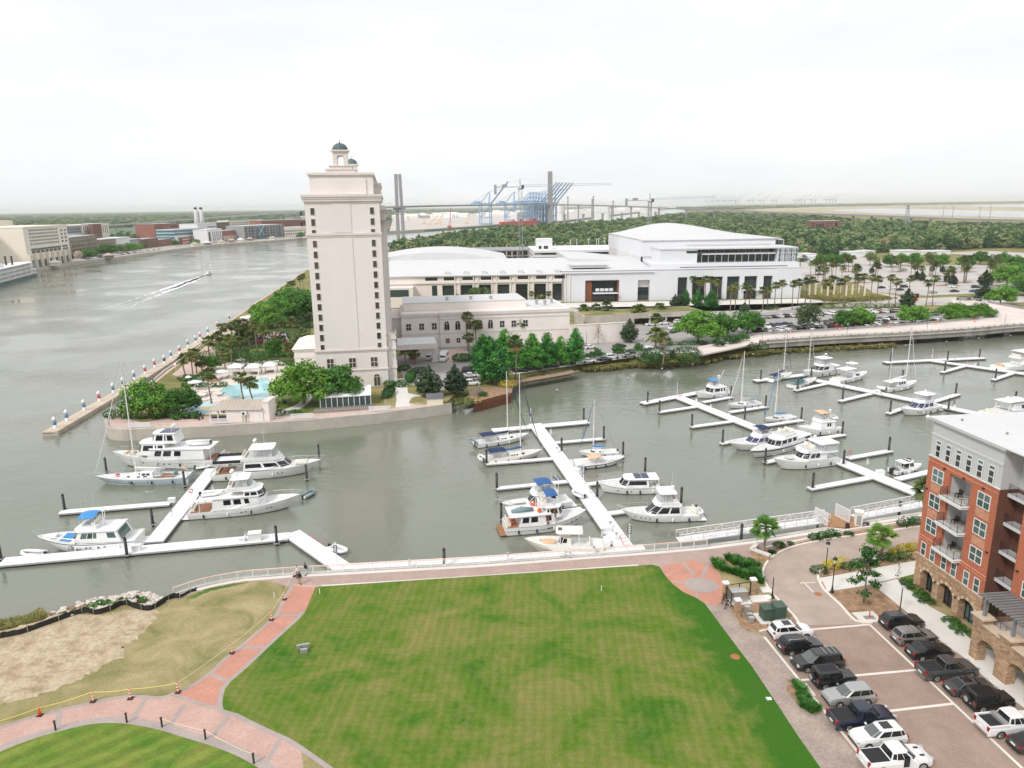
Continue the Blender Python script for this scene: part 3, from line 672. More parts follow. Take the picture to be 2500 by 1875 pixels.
# hotel tower
TA=mradians(9.3)
FRc=G(950,942)
tc_=FRc-9.3*Vector((mcos(TA),msin(TA),0))
tw=thing('hotel_tower','tall cream hotel tower with two domed belvederes on its roof','hotel tower',tc_,TA)
TD=78.0
mb=MB();mb.box(-9.3,9.3,0,TD,0,48.2);mb.box(-2.5,2.0,-.14,0,10.6,39.6);mb.box(-2.5,2.0,-.14,0,41,48.1)
for k,(yy,pr)in enumerate([(9,.9),(26,1.4),(44,1.4),(62,.9)]):
 mb.box(9.3,9.3+pr,yy,yy+9,0,47.6);mb.box(-9.3-pr,-9.3,yy,yy+9,0,47.6)
mb.B('wall','stucco',tw)
for z0 in range(14):
 pass
mb=MB();cornice(mb,-9.3,9.3,0,TD,48.2,[(-.0,.5,.12),(.5,1.1,.45),(1.1,1.6,.6),(1.6,2.2,.8)]);mb.B('cornice','stucco_trim',tw)
mb=MB();cornice(mb,-9.3,9.3,0,TD,39.8,[(0,.45,.14),(.45,.95,.3),(.95,1.1,.12)]);mb.B('belt_course','stucco_trim',tw)
mb=MB();cornice(mb,-9.3,9.3,0,TD,9.7,[(0,.4,.14),(.4,.8,.32),(.8,1.0,.12)]);mb.B('belt_course','stucco_trim',tw)
mb=MB();cornice(mb,-9.3,9.3,0,TD,4.4,[(0,.3,.1),(.3,.6,.22)]);mb.B('belt_course','stucco_trim',tw)
mb=MB().box(-7.9,7.9,2.2,TD-2.2,50.4,54.8);mb.box(-6.3,6.2,1.9,2.2,50.4,54.2);mb.B('attic','stucco',tw)
mb=MB();cornice(mb,-7.9,7.9,2.2,TD-2.2,54.8,[(0,.4,.15),(.4,.8,.45),(.8,1.0,.3)]);mb.B('attic_cornice','stucco_trim',tw)
for y_ in(20,48):MB().box(7.9,9.6,y_,y_+14,50.4,53).box(7.6,9.9,y_-.3,y_+14.3,53,53.7).B('side_pavilion','stucco_trim',tw)
BX=lambda y:Matrix.Translation((0,y,55.7))@Matrix.Diagonal((.86,.86,.64,1))@Matrix.Translation((0,-y,-58.2))
def belvedere(y):
 mb=MB().box(-4.3,4.3,y-4,y+4,58.2,59.6).box(-3.3,3.3,y-3.2,y+3.2,59.8,61.0);mb.box(-4.5,4.5,y-4.2,y+4.2,59.5,59.8);mb.box(-3.5,3.5,y-3.4,y+3.4,60.9,61.2)
 b=mb.xf(BX(y)).B('belvedere','stucco_trim',tw)
 mb=MB()
 for sx in(-1,1):
  for sy in(-1,1):mb.box(sx*1.55-.62,sx*1.55+.62,y+sy*1.55-.62,y+sy*1.55+.62,61.2,65.2)
 for(ax,s)in((0,1),(0,-1),(1,1),(1,-1)):
  N=8
  for k in range(N):
   a0,a1=PI*k/N,PI*(k+1)/N
   xa,xb=-.93*mcos(a0),-.93*mcos(a1);za,zb=64.0+.93*msin(a0),64.0+.93*msin(a1)
   o=s*1.95;q=s*1.4
   pts=[(xa,y+o,za),(xb,y+o,zb),(xb,y+o,66),(xa,y+o,66),(xa,y+q,za),(xb,y+q,zb),(xb,y+q,66),(xa,y+q,66)]
   if ax:pts=[(p[1]-y,y+p[0],p[2])for p in pts]
   mb.add(pts,[(0,1,2,3),(7,6,5,4),(1,0,4,5)])
 mb.box(-2.15,2.15,y-2.15,y+2.15,65.2,66.3);mb.xf(BX(y)).B('arcade','stucco_trim',b)
 mb=MB().box(-2.3,2.3,y-2.3,y+2.3,66.3,66.7).box(-2.65,2.65,y-2.65,y+2.65,66.7,67.3);mb.xf(BX(y)).B('cornice','stucco_trim',b)
 mb=MB().lathe([(2.25,67.3)]+[(2.2*mcos(t),67.5+2.5*msin(t))for t in[k*PI/2/8 for k in range(8)]]+[(.16,70.0),(.22,70.3),(.08,70.5),(.08,71.2),(.02,71.6)],0,y,24)
 for k in range(12):
  a=k*PI/6;mb.tube([(2.24*mcos(t)*mcos(a),y+2.24*mcos(t)*msin(a),67.5+2.53*msin(t))for t in[j*.25 for j in range(7)]],.045,4)
 mb.xf(BX(y)).B('dome','copper_dome',b,True)
belvedere(6.5);belvedere(70.0)
tower_w=win_meshes('tw',1.05,1.75,1,1,.05,.1,'stucco_trim','win_brown')
for k in range(14):
 z=46.25-k*2.70
 for x in(-7.45,7.35):put_win(tower_w,tw,x,-.02,z-.85)
side_w=win_meshes('tws',1.3,1.75,1,1,.05,.1,'stucco_trim','win_brown')
for k in range(14):
 z=46.25-k*2.70-.85
 for yy,xx in[(4.5,9.32),(13.5,10.24),(21.5,9.32),(30.5,10.74),(39.5,9.32),(48.5,10.74),(57.5,9.32),(66.5,10.24)]:put_win(side_w,tw,xx,yy,z,PI/2)
big_w=win_meshes('twb',1.95,2.75,2,2,.13,.12,'stucco_trim','win_brown')
for x in(-5.75,.0,5.7):put_win(big_w,tw,x,-.02,5.5)
for yy in(13.5,30.5,48.5):put_win(big_w,tw,10.24 if yy in(13.5,)else 10.74,yy,5.5,PI/2)
def balcony(parent,x0,x1,y0,y1,z,side):
 mb=MB().box(x0,x1,y0,y1,z-.3,z);mb.box(x0+.25,x1-.25,y0+.25,y1-.25,z-.9,z-.3);b=mb.B('balcony','stucco_trim',parent)
 mb=MB();xo=x1-.06 if side>0 else x0+.06
 mb.box(xo-.05,xo+.05,y0,y1,z+1.0,z+1.1);mb.box(x0,x1,y0,y0+.08,z+1.0,z+1.1);mb.box(x0,x1,y1-.08,y1,z+1.0,z+1.1)
 n=int((y1-y0)/.14)
 for k in range(n+1):yy=y0+(y1-y0)*k/n;mb.box(xo-.02,xo+.02,yy-.02,yy+.02,z,z+1.0)
 for k in range(8):xx=x0+(x1-x0)*k/8;mb.box(xx-.02,xx+.02,y0+.02,y0+.06,z,z+1.0)
 tag(mb.B('railing','black_metal',b),kind='stuff')
for z in(45.2,42.5):balcony(tw,9.3,10.8,5,8,z,1);balcony(tw,10.7,12.3,26.5,34.5,z,1);balcony(tw,-11.0,-9.3,4,8,z,-1)
for z in(37.2,34.4):balcony(tw,-11.0,-9.3,22,25.5,z,-1)
door=arch_wall(MB(),[],0,0,0,0,0,0,0)if False else MB()
o=put_win(win_meshes('twd',1.9,3.6,2,2,.16,.2,'stucco_trim','win_brown',True),tw,6.2,-.03,.05);o.name='entrance_door'
mb=MB()
for k in range(24):
 a0,a1=k*PI/12,(k+1)*PI/12
 for(r0,r1)in((.78,.9),(.42,.5)):
  mb.quad((.3+r0*mcos(a0),1.885,52.4+r0*msin(a0)),(.3+r1*mcos(a0),1.885,52.4+r1*msin(a0)),(.3+r1*mcos(a1),1.885,52.4+r1*msin(a1)),(.3+r0*mcos(a1),1.885,52.4+r0*msin(a1)))
mb.B('emblem','conv_beige',tw)
MB().box(9.45,11.6,1.2,9,0,12.6).B('podium','stucco',tw);MB().box(-17,-9.3,16,34,0,7.6).B('podium','stucco',tw)
mb=MB().box(9.3,11.9,.9,9,12.6,13.4).box(9.3,9.6,.9,9,13.4,14).box(11.6,11.9,.9,9,13.4,14).box(9.3,11.9,.9,1.2,13.4,14).box(9.3,11.8,1.0,9,4.6,5.2).box(9.3,11.8,1.0,9,9.7,10.3).box(-17.3,-9.3,15.7,34.3,7.6,8.2).box(-17.15,-9.3,15.85,34.15,5.6,6.0);mb.B('podium_cornice','stucco_trim',tw)
mb=MB();mb.add([(-17.6,15.4,8.2),(-9.3,15.4,8.2),(-9.3,34.6,8.2),(-17.6,34.6,8.2),(-14,25,10.6),(-9.3,25,10.6)],[(0,1,5,4),(2,3,4,5),(3,0,4),(1,2,5)]);mb.B('podium_roof','conv_beige',tw)
# hotel conference wing and entrance canopy
WA=mradians(9.0)
wg=thing('hotel_wing','low cream hotel wing with arched windows and flat white roof','building',G(1076,848),WA)
mb=MB().box(0,45.5,0,26,0,11.2).box(-13,0,.7,26,0,11.0).box(-22,-13,4,26,0,9.5);mb.B('wall','stucco_wing',wg)
mb=MB().box(-.25,45.8,-.3,26,10.9,11.9).box(-13.2,-.25,.4,26,10.7,11.7).box(0,45.5,-.12,0,9.4,9.9).box(0,45.5,-.12,0,4.6,5.0).box(-13,0,.55,.7,4.6,5.0).box(-22.2,-13.2,3.7,26,9.5,10.3);mb.B('cornice','stucco_trim',wg)
mb=MB().box(.1,45.3,.1,25.8,11.9,12.05).box(-12.8,-.2,.8,25.8,11.7,11.95).box(-12,31,6,25,12,14.6);mb.B('parapet_block','stucco_wing',wg)
mb=MB().box(-12.1,31.1,5.9,25.1,14.6,14.85).box(33,44.5,3,25,12.06,12.12);mb.B('roof','roof_white',wg)
aw=win_meshes('wa',1.9,3.3,1,1,.14,.14,'stucco_trim','win_dark',True);sw_=win_meshes('ws',1.8,2.4,2,2,.11,.1,'stucco_trim','win_dark');lw_=win_meshes('wl',1.5,1.8,2,2,.1,.1,'stucco_trim','win_brown')
for x in(2.35,6.1,9.9,13.8,17.4):put_win(aw,wg,x,-.02,5.8)
for x in(-10.6,-6.2,-1.9):put_win(sw_,wg,x,.68,6.1)
for x in(21.5,25.6,29.7):put_win(sw_,wg,x,-.02,6.1)
for x in(2.5,6.2,10.2,13.8):put_win(lw_,wg,x,-.02,1.3)
for x,y in((3.5,11),(12,11),(19,10),(36,12),(38.5,9),(42,14)):
 mb=MB().lathe([(.5,12.1 if x>31 else 14.85),(.5,15.6 if x<31 else 13.4),(.75,15.7 if x<31 else 13.5),(.7,16.1 if x<31 else 14)],x,y,10);mb.B('roof_vent','tin_silver',wg)
pcz=6.8
pc=thing('entrance_canopy','white flat roofed entrance canopy on a square cream pillar','canopy',(0,0,0))
q=gp([(969,843),(1066,838),(1060,822),(969,826)],pcz)
MB().prism(q,pcz-1.6,pcz-.15,True).B('fascia','stucco_trim',pc)
MB().prism([(p[0]*.995-.1,p[1])for p in q],pcz-.15,pcz,True).B('roof','roof_white',pc)
p_=G(1063,882);MB().box(p_.x-.7,p_.x+.7,p_.y-.6,p_.y+.6,0,pcz-1.6).box(p_.x-1.1,p_.x+1.1,p_.y-1,p_.y+1,0,.3).B('pillar','stucco_wing',pc)
def wallbox(name,label,cat,a,b,h,th,mat,cap=None):
 a=Vector(a[:2]);b=Vector(b[:2]);d=b-a;r=thing(name,label,cat,(a.x,a.y,0),matan2(d.y,d.x))
 MB().box(0,d.length,0,th,0,h).B('wall',mat,r)
 if cap:MB().box(-.1,d.length+.1,-.12,th+.12,h,h+.25).B('coping',cap,r)
 return r
wallbox('garden_wall','tall blank beige wall beside the hotel service drive','wall',G(1392,842),G(1532,833),6.6,1.0,'stucco_wing','stucco_trim')
pk=thing('parking_deck','low concrete parking deck with open dark bays and planted top','parking deck',G(1428,800),matan2((G(1714,785)-G(1428,800)).y,(G(1714,785)-G(1428,800)).x))
LL=(G(1714,785)-G(1428,800)).length
mb=MB().box(0,LL,0,14,2.6,4.6).box(0,LL,13,14,0,2.6).box(0,.5,0,14,0,2.6).box(0,LL*.4,0,1,0,2.6);mb.B('deck','concrete_wall',pk)
for k in range(5):MB().box(LL*(.4+.14*k),LL*(.4+.14*k)+.6,.1,.7,0,2.6).B('column','concrete',pk)
MB().box(.6,LL-.5,.3,13,4.6,4.68).B('planted_top','grass_isl',pk)
# convention hall
Ac,Bc=G(1372,738),G(1962,727)
ch=thing('convention_hall','huge white convention hall with tall dark windows and curved roof','convention hall',Ac,matan2(Bc.y-Ac.y,Bc.x-Ac.x))
tallw=[(58.1,63),(65.7,72.1),(74.6,80.9),(83.1,89.5),(91.9,98.5),(101.7,106.3)]
mb=MB()
cur=0.0
for a,b,zt in[(11.6,28.4,10.6),(38.0,44.0,10.4)]+[(a,b,11.4)for a,b in tallw]:
 mb.box(cur,a,0,2.5,0,15);mb.box(a,b,0,2.5,zt,15);cur=b
mb.box(cur,121,0,2.5,0,15.2);mb.box(.05,120.9,2.5,34,0,14.7)
mb.B('front_wall','conv_white',ch)
jm=MB()
for z in(3.8,7.6):
 for a,b in[(0.1,11.5),(28.5,37.9),(44.1,58)]:jm.box(a,b,-.006,0,z-.02,z+.02)
for z in(11.9,):jm.box(.1,120.8,-.006,0,z-.02,z+.02)
for k in range(1,40):jm.box(k*3.02-.02,k*3.02+.02,-.006,0,11.9 if k*3.02>11 else 0,14.9)
tag(jm.B('cladding_joints','conv_shade',ch),kind='stuff')
MB().box(-.2,121.2,-.15,34,15.2,15.45).B('roof_edge','roof_white',ch)
for(a,b)in tallw:
 g=MB().box(a,b,1.3,1.4,0,11.4).B('tall_window','conv_glass',ch)
 m_=MB();n=max(2,int((b-a)/1.6))
 for k in range(1,n):m_.box(a+(b-a)*k/n-.05,a+(b-a)*k/n+.05,1.2,1.3,0,11.4)
 for k in range(1,7):m_.box(a,b,1.22,1.3,11.4*k/7-.04,11.4*k/7+.04)
 m_.B('mullion','black_metal',g)
MB().box(90.5,100.5,-2.2,0,4.4,5.0).B('door_canopy','conv_white',ch)
g=MB().box(15,28.3,1.6,1.7,0,10.6).B('entrance_glass','conv_glass',ch)
m_=MB()
for k in range(1,12):m_.box(15+13.3*k/12-.05,15+13.3*k/12+.05,1.5,1.6,0,10.6)
for z in(1.6,3.2,4.6,7.4,9):m_.box(15,28.3,1.52,1.6,z-.05,z+.05)
m_.B('mullion','black_metal',g)
MB().box(11.7,15,.9,2.4,0,10.3).box(27.6,28.35,-.3,1.5,0,10.3).B('entrance_side','rust_brown',ch)
MB().box(15.5,28,-2.0,1.5,4.0,4.4).B('entrance_canopy','conv_white',ch)
MB().box(14.8,28.3,-.5,1.5,9.9,10.6).B('entrance_fascia','conv_glass',ch)
for k in range(4):MB().box(17+2.3*k,18.9+2.3*k,1.45,1.5,5.0,6.4).B('poster_window','conv_white',ch)
MB().box(38,44,2.2,2.3,0,10.4).B('niche','conv_shade',ch);MB().box(38.1,43.9,2.0,2.15,.3,6.6).B('niche_window','conv_glass',ch)  # niche back painted grey, the shade of the recess put into its colour
MB().box(47,121.3,4,40,15.45,17.6).B('terrace','conv_white',ch);MB().box(60,115,3.9,4,15.8,16.1).B('terrace_slot','black_metal',ch)
MB().box(51.4,70,9,40,17.6,24.4).box(70,121.5,16,40,17.6,24.2).box(64.5,70.1,8.9,9,22.7,23.6).B('upper_block','conv_white',ch)
MB().box(51,122,8.6,40,24.4,25.0).B('upper_roof','roof_white',ch)
MB().box(64.4,70,8.85,8.9,22.6,23.7).B('upper_window','conv_glass',ch)
MB().box(73,111,10.2,15.9,21.6,22.3).B('gallery_roof','conv_white',ch)
for k in range(12):
 g=MB().box(70.2+3.5*k,73.4+3.5*k,13.0,13.1,18,21.4).B('gallery_window','conv_glass',ch)
 MB().box(73.4+3.5*k,73.7+3.5*k,12.8,13.2,17.6,21.6).B('gallery_post','conv_white',g)
for k in range(13):MB().box(70.4+3.9*k,73.9+3.9*k,15.7,15.85,22.5,24.0).B('clerestory_window','conv_glass',ch)
for k in range(7):
 for z in(17.8,20.0,22.2):
  MB().box(112+1.45*k,113.3+1.45*k,8.7,8.8,z,z+2.0).B('corner_window','win_teal',ch)
for k in range(8):
 for z in(17.8,20.0,22.2):MB().box(122.1,122.2,9+2*k,10.8+2*k,z,z+2.0).B('corner_window','win_teal',ch)
mb=MB()
for k in range(9):mb.box(111.9+1.25*k,112.0+1.25*k,8.5,8.7,17.6,24.4)
mb.box(111.8,122,8.7,38,17.65,24.3);mb.B('corner_frame','conv_white',ch)
mb=MB().box(47,122,30,128,15,19.8);mb.box(46,118.5,29.5,130,19.8,28.4);mb.B('hall_wall','conv_white',ch)
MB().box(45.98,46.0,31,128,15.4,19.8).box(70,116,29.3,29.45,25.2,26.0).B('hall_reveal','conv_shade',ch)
mb=MB();NX,NY=30,10
V_=[(45.5+76*i/NX,29+101.5*j/NY,28.6+6.2*msin(PI*i/NX*.97)**1.6*msin(PI/2*j/NY))for j in range(NY+1)for i in range(NX+1)]
F_=[(j*(NX+1)+i,j*(NX+1)+i+1,(j+1)*(NX+1)+i+1,(j+1)*(NX+1)+i)for j in range(NY)for i in range(NX)]
mb.add(V_,F_);mb.box(45.5,121.5,28.9,29.6,28.0,28.62);mb.B('shell_roof','roof_white',ch,True)
MB().box(118.5,125,34,90,24.4,27.6).B('side_block','conv_white',ch)
for k in range(6):MB().box(119+.95*k,119.8+.95*k,33.8,33.95,25.0,27.3).B('side_window','win_teal',ch)
cur=-90.0;mb=MB()
lowx=[-59.3+9.1*k for k in range(7)]
for x in lowx:mb.box(cur,x,0,2,0,14.2);mb.box(x,x+5.8,0,2,9.4,14.2);mb.box(x,x+5.8,0,2,0,.8);cur=x+5.8
mb.box(cur,-.02,0,2,0,14.2);mb.box(-90,-.1,2,60,0,13.6)
for x in lowx:mb.box(x+6.1,x+6.6,-.5,0,0,13.8);mb.box(x+8.2,x+8.8,-.5,0,0,13.8)
mb.box(-90,0,-.6,0,10.3,11.2);mb.box(-90,-73,-9,0,0,9.6);mb.B('old_wall','conv_beige',ch)
for x in lowx:
 g=MB().box(x,x+5.8,1.0,1.1,.8,9.4).B('hall_window','conv_glass',ch);m_=MB()
 for k in range(1,4):m_.box(x+5.8*k/4-.05,x+5.8*k/4+.05,.9,1.0,.8,9.4)
 for k in range(1,5):m_.box(x,x+5.8,.92,1.0,.8+8.6*k/5-.05,.8+8.6*k/5+.05)
 m_.B('mullion','black_metal',g)
for k in range(8):
 x=-67.5+9.1*k;MB().box(x,x+6,-.03,-.01,11.8,13.4).B('strip_window','conv_glass',ch)
MB().box(-64.4,-61.8,-.03,-.01,2,9.4).B('strip_window','conv_glass',ch)
MB().box(-89,-75,-9.1,-9.0,5.2,8.6).B('strip_window','win_teal',ch)
mb=MB();N=14
rings=[]
for k in range(N+1):
 t=k/N;rings.append([(-91,-.8+63*t,14.2+3.6*msin(PI*.5*min(1,t*1.3))),(46,-.8+63*t,14.25+3.6*msin(PI*.5*min(1,t*1.3)))])
for a,b in zip(rings,rings[1:]):mb.quad(a[0],a[1],b[1],b[0])
mb.box(-91,-.1,-.9,-.6,13.8,14.3);mb.B('old_roof','roof_white',ch)
for k in range(7):MB().box(-58+9.1*k,-55.5+9.1*k,2,5,14.4,16.0).B('roof_hatch','roof_white',ch)
mb=MB().box(6,24,8,20,16.2,17.4).box(5.4,24.6,7.4,20.6,17.4,17.7);mb.B('roof_house','roof_white',ch)
mb=MB();N=20
pr=[(-108+84*k/N,16.5+5.2*msin(PI*(k/N))**.9)for k in range(N+1)]
mb.loft([[(x,62,z)for x,z in pr]+[(-24,62,10),(-108,62,10)],[(x,130,z)for x,z in pr]+[(-24,130,10),(-108,130,10)]]);mb.B('barrel_vault','roof_white',ch,False)
mb=MB();pr2=[(8+40*k/12,15.5+3.5*mcos(PI/2*k/12))for k in range(13)]
mb.loft([[(x,34,z)for x,z in pr2]+[(48,34,10),(8,34,10)],[(x,100,z)for x,z in pr2]+[(48,100,10),(8,100,10)]]);mb.B('side_vault','roof_white',ch)
ga=thing('parking_garage','pale concrete parking garage with dark open slots behind the hall','parking garage',GY(1302,628,505.0)*1,.04)
ga.location=(*GY(1302,628,505.0)[:2],0)
zt=zat(ga.location,612)
mb=MB()
for k in range(5):mb.box(0,62,0,60,zt-3.0*k-1.5,zt-3.0*k)
mb.box(0,62,3,60,0,zt-.4);mb.B('wall','city_white',ga)
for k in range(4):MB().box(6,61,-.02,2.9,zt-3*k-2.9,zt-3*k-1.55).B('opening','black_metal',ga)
mb=MB().box(3,14,10,20,zt,zt+7.5);mb.B('stair_house','city_white',ga);MB().box(4.5,6.5,9.9,10,zt+.5,zt+2.6).box(8,11,9.9,10,zt+.5,zt+2.6).B('stair_window','win_dark',ga)
for k,x in enumerate((27,32,41,47,49,54)):MB().tube([(x,14+3*k,zt),(x,14+3*k,zt+6)],.16,5).box(x-.6,x+.6,13.6+3*k,14.4+3*k,zt+6,zt+6.3).B('lamp_post','city_white',ga)
cs=thing('building_frame','unfinished grey concrete building frame with bare columns','construction frame',(*GY(1118,630,545.0)[:2],0),.03)
z2=zat(cs.location,612)
for k in range(3):MB().box(0,72,0,40,z2-4*k-.8,z2-4*k).B('slab','city_grey',cs)
for i in range(19):MB().box(4*i-.4,4*i+.4,.4,1.2,0,z2+(3.8 if i%3==0 else 0)).B('column','concrete',cs)
MB().box(2,70,6,39,0,z2-1).B('core','stone_dark',cs)
# brick apartment house
bk=thing('apartment_house','orange brick apartment house with stone arcade and grey top storey','apartment house',G(2228,1429),mradians(-84.06))
ZS,ZB,ZE=4.56,17.3,21.75
def bw(mb,cols,z0,z1,y0=0.0,y1=.35):
 for a,b in cols:mb.box(a,b,y0,y1,z0,z1)
 return mb
arch=[(1.2,3.4),(4.35,6.85),(7.85,10.35)]
mb=arch_wall(MB(),arch,2.2,.95,ZS,0,11.2,0,.9);mb.box(0,.9,.9,12,0,ZS);mb.box(-.04,11.24,-.06,0,3.75,3.95);mb.B('stone_arcade','stone_veneer',bk)
MB().box(-.06,11.26,-.1,.95,ZS,ZS+.12).B('stone_cap','cap_stone',bk)
for k,(a,b)in enumerate(arch):
 c,r=(a+b)/2,(b-a)/2
 for j in range(11):
  t0,t1=PI*j/11+.015,PI*(j+1)/11-.015
  P4=[(c-(r+q_)*mcos(t),2.2+(.95+q_)*msin(t))for q_,t in((.0,t0),(.0,t1),(.32,t1),(.32,t0))]
  m_=MB().add([(x,-.05,z)for x,z in P4]+[(x,0.02,z)for x,z in P4],[(0,1,2,3),(0,4,5,1),(1,5,6,2),(2,6,7,3),(3,7,4,0)]);m_.B('voussoir','cap_stone' if j%2 else 'stone_veneer',bk)
 s_=MB().box(a,b,1.0,1.06,0,3.2).B('arcade_screen','win_green' if k!=1 else 'win_dark',bk)
 m_=MB()
 for xx in(a+.05,a+(b-a)*.28,a+(b-a)*.64,b-.05):m_.box(xx-.05,xx+.05,.92,1.0,0,3.1)
 for zz in(.35,2.2):m_.box(a,b,.93,1.0,zz-.05,zz+.05)
 m_.B('screen_bar','black_metal',s_)
mb=MB();bw(mb,[(0,3.75),(7.25,11.2)],ZS+.12,ZB,0,.35);bw(mb,[(3.75,7.25)],ZS+.12,7.0);bw(mb,[(3.75,7.25)],16.4,ZB);mb.box(0,.35,.35,12.5,ZS,ZB);mb.box(.35,3.75,.35,12,ZS,ZB-.2).box(7.25,11.15,.35,12,ZS,ZB-.2).box(3.75,7.25,2.2,12,ZS,ZB-.2)
mb.B('brick_wall','brick_orange',bk)
mb=MB()
for z in(16.72,7.05,6.72):bw(mb,[(-.03,11.23)]if z>16 else[(-.03,3.75),(7.25,11.23)],z,z+.14,-.05,0)
mb.B('brick_band','brick_pale',bk)
mb=MB()
for x in(.95,8.4):
 for z in(13.25,9.95):mb.box(x-.05,x+1.95,-.025,0,z,z+1.0)
mb.B('herringbone_panel','herring',bk)
MB().box(11.2,11.26,.0,2.15,ZS,ZB).B('return_wall','brick_recess',bk);MB().box(11.2,14.65,2.15,2.4,0,ZB).B('recess_wall','brick_recess',bk)  # return and recess walls use darker tones than the facade brick
w2=win_meshes('bw2',1.9,1.75,2,2,.08,.07,'trim_white','win_green');w1=win_meshes('bw1',.88,1.7,1,2,.07,.07,'trim_white','win_green');w3=win_meshes('bw3',.85,1.5,1,2,.07,.07,'trim_white','win_dark');w4=win_meshes('bw4',.85,.42,1,1,.06,.07,'trim_white','win_green')
for x in(1.92,9.35):
 for z in(14.4,11.2,8.0):put_win(w2,bk,x,-.02,z)
for x in(1.12,2.78,4.78,6.44,8.48,10.1):put_win(w1,bk,x,-.02,4.72)
MB().box(.02,11.18,.03,12.5,ZB,20.0).box(.02,11.18,.03,12.5,20.0,ZE).B('siding_wall','clap_grey',bk)
MB().box(11.18,11.2,.1,2.1,ZB,ZE).B('siding_return','clap_grey',bk);MB().box(11.18,14.65,2.15,2.4,ZB,ZE-.5).B('siding_recess','clap_grey',bk)
MB().box(-.06,11.28,-.06,.03,ZB,ZB+.1).B('sill_band','trim_white',bk)
MB().box(-.04,11.26,-.06,.03,19.95,20.2).B('belt_board','trim_grey',bk)
for k in range(6):
 x=.96+1.684*k+.43
 put_win(w3,bk,x,0.0,17.5);put_win(w4,bk,x,0.0,19.08)
 for s_ in(-.72,.72):MB().box(x+s_-.06,x+s_+.06,-.02,.03,ZB+.1,19.95).B('pilaster_strip','trim_grey',bk)
 m_=MB();a,b=x-.48,x+.48
 for q4 in((a,b,20.45,20.5),(a,b,21.1,21.15),(a,a+.05,20.5,21.1),(b-.05,b,20.5,21.1)):m_.box(q4[0],q4[1],.0,.03,q4[2],q4[3])
 m_.B('frieze_panel','trim_grey',bk)
mb=MB().box(-.15,11.35,-.12,12.6,ZE-.3,ZE).box(-.4,11.6,-.38,12.8,ZE,ZE+.22);mb.B('eave','trim_grey',bk)
MB().box(-.44,26,-.42,16,ZE+.22,ZE+.34).B('roof','roof_white',bk)
for x,y in((2.0,2.0),(7.4,3.2),(8.8,4.8),(10.3,6.5)):MB().lathe([(.14,ZE+.34),(.12,ZE+.55),(.05,ZE+.62)],x,y,8).B('roof_vent','stone_dark',bk)
def iron_rail(parent,segs,z,h=1.05):
 mb=MB();bars=MB()
 for(x0,y0),(x1,y1)in segs:
  d=Vector((x1-x0,y1-y0));n=max(2,int(d.length/.13))
  mb.tube([(x0,y0,z+h),(x1,y1,z+h)],.03,4);mb.tube([(x0,y0,z+.1),(x1,y1,z+.1)],.022,4);mb.tube([(x0,y0,z+h-.2),(x1,y1,z+h-.2)],.018,4)
  for t in(0,.333,.667,1)if d.length>2 else(0,1):mb.tube([(x0+d.x*t,y0+d.y*t,z),(x0+d.x*t,y0+d.y*t,z+h)],.032,4)
  for k in range(n):t=(k+.5)/n;bars.tube([(x0+d.x*t,y0+d.y*t,z+.1),(x0+d.x*t,y0+d.y*t,z+h-.2)],.011,3,False)
 r=mb.B('railing','black_metal',parent);tag(bars.B('balusters','black_metal',r),kind='stuff');return r
for z in(13.75,10.5,7.25):
 MB().box(3.7,7.3,-.95,0,z-.38,z).box(3.6,7.4,-1.02,0,z-.12,z-.02).B('balcony_slab','trim_white',bk)
 MB().box(3.76,7.24,0.0,2.2,z-.3,z).B('balcony_floor','concrete',bk)
 iron_rail(bk,[((3.78,-.05),(3.78,-.9)),((3.78,-.9),(7.22,-.9)),((7.22,-.9),(7.22,-.05))],z)
 MB().box(3.75,3.8,.36,2.2,z,z+2.7).box(7.2,7.25,.36,2.2,z,z+2.7).box(3.8,7.2,2.12,2.18,z,z+2.7).B('balcony_lining','clap_grey',bk)
 d_=MB().box(5.5,6.5,2.0,2.11,z,z+2.3).B('balcony_door','trim_white',bk);m_=MB()
 for i in range(2):
  for j in range(4):m_.box(5.6+.42*i,5.96+.42*i,1.97,1.99,z+.35+.46*j,z+.74+.46*j)
 m_.B('door_panes','win_dark',d_)
 MB().box(4.4,5.0,.4,1.0,z+.4,z+.45).box(4.4,5.0,.9,1.0,z+.45,z+.9).box(4.42,4.48,.42,.48,z,z+.4).box(4.92,4.98,.42,.48,z,z+.4).B('balcony_chair','black_metal',bk)
for z in(16.9,13.65,10.4,7.15):
 MB().box(11.3,14.6,.9,2.15,z-.35,z).B('recess_balcony','trim_grey',bk);iron_rail(bk,[((11.3,1.0),(14.6,1.0))],z)
for x,z in((2.9,16.55),(6.1,16.55),(9.1,16.55),(.35,13.1),(10.85,9.9)):MB().box(x-.12,x+.12,-.22,-.0,z,z+.14).B('wall_lamp','bronze_metal',bk)
MB().box(14.65,26,0,12,5.0,ZE-3).B('brick_wing','brick_orange',bk);MB().box(14.5,26,.9,12,0,5).B('porch_back','stucco_wing',bk)
MB().box(14.6,26.1,-.06,0,6.0,6.15).B('brick_band','brick_pale',bk)
for x in(16.9,20.5):
 for z in(7.6,10.9,14.2):put_win(w2,bk,x,-.02,z)
MB().box(15.0,15.24,-.22,0,9.9,10.04).B('wall_lamp','bronze_metal',bk)
mb=arch_wall(MB(),[(15.35,17.75),(19.4,21.8),(23.3,25.7)],1.95,.95,4.3,14.3,27,-3.4,-2.4);mb.box(14.3,14.9,-2.4,.9,3.2,4.3);mb.B('portico_wall','stone_veneer',bk)
MB().box(14.3,27,-2.4,.9,3.9,4.05).B('portico_floor','concrete_walk',bk)
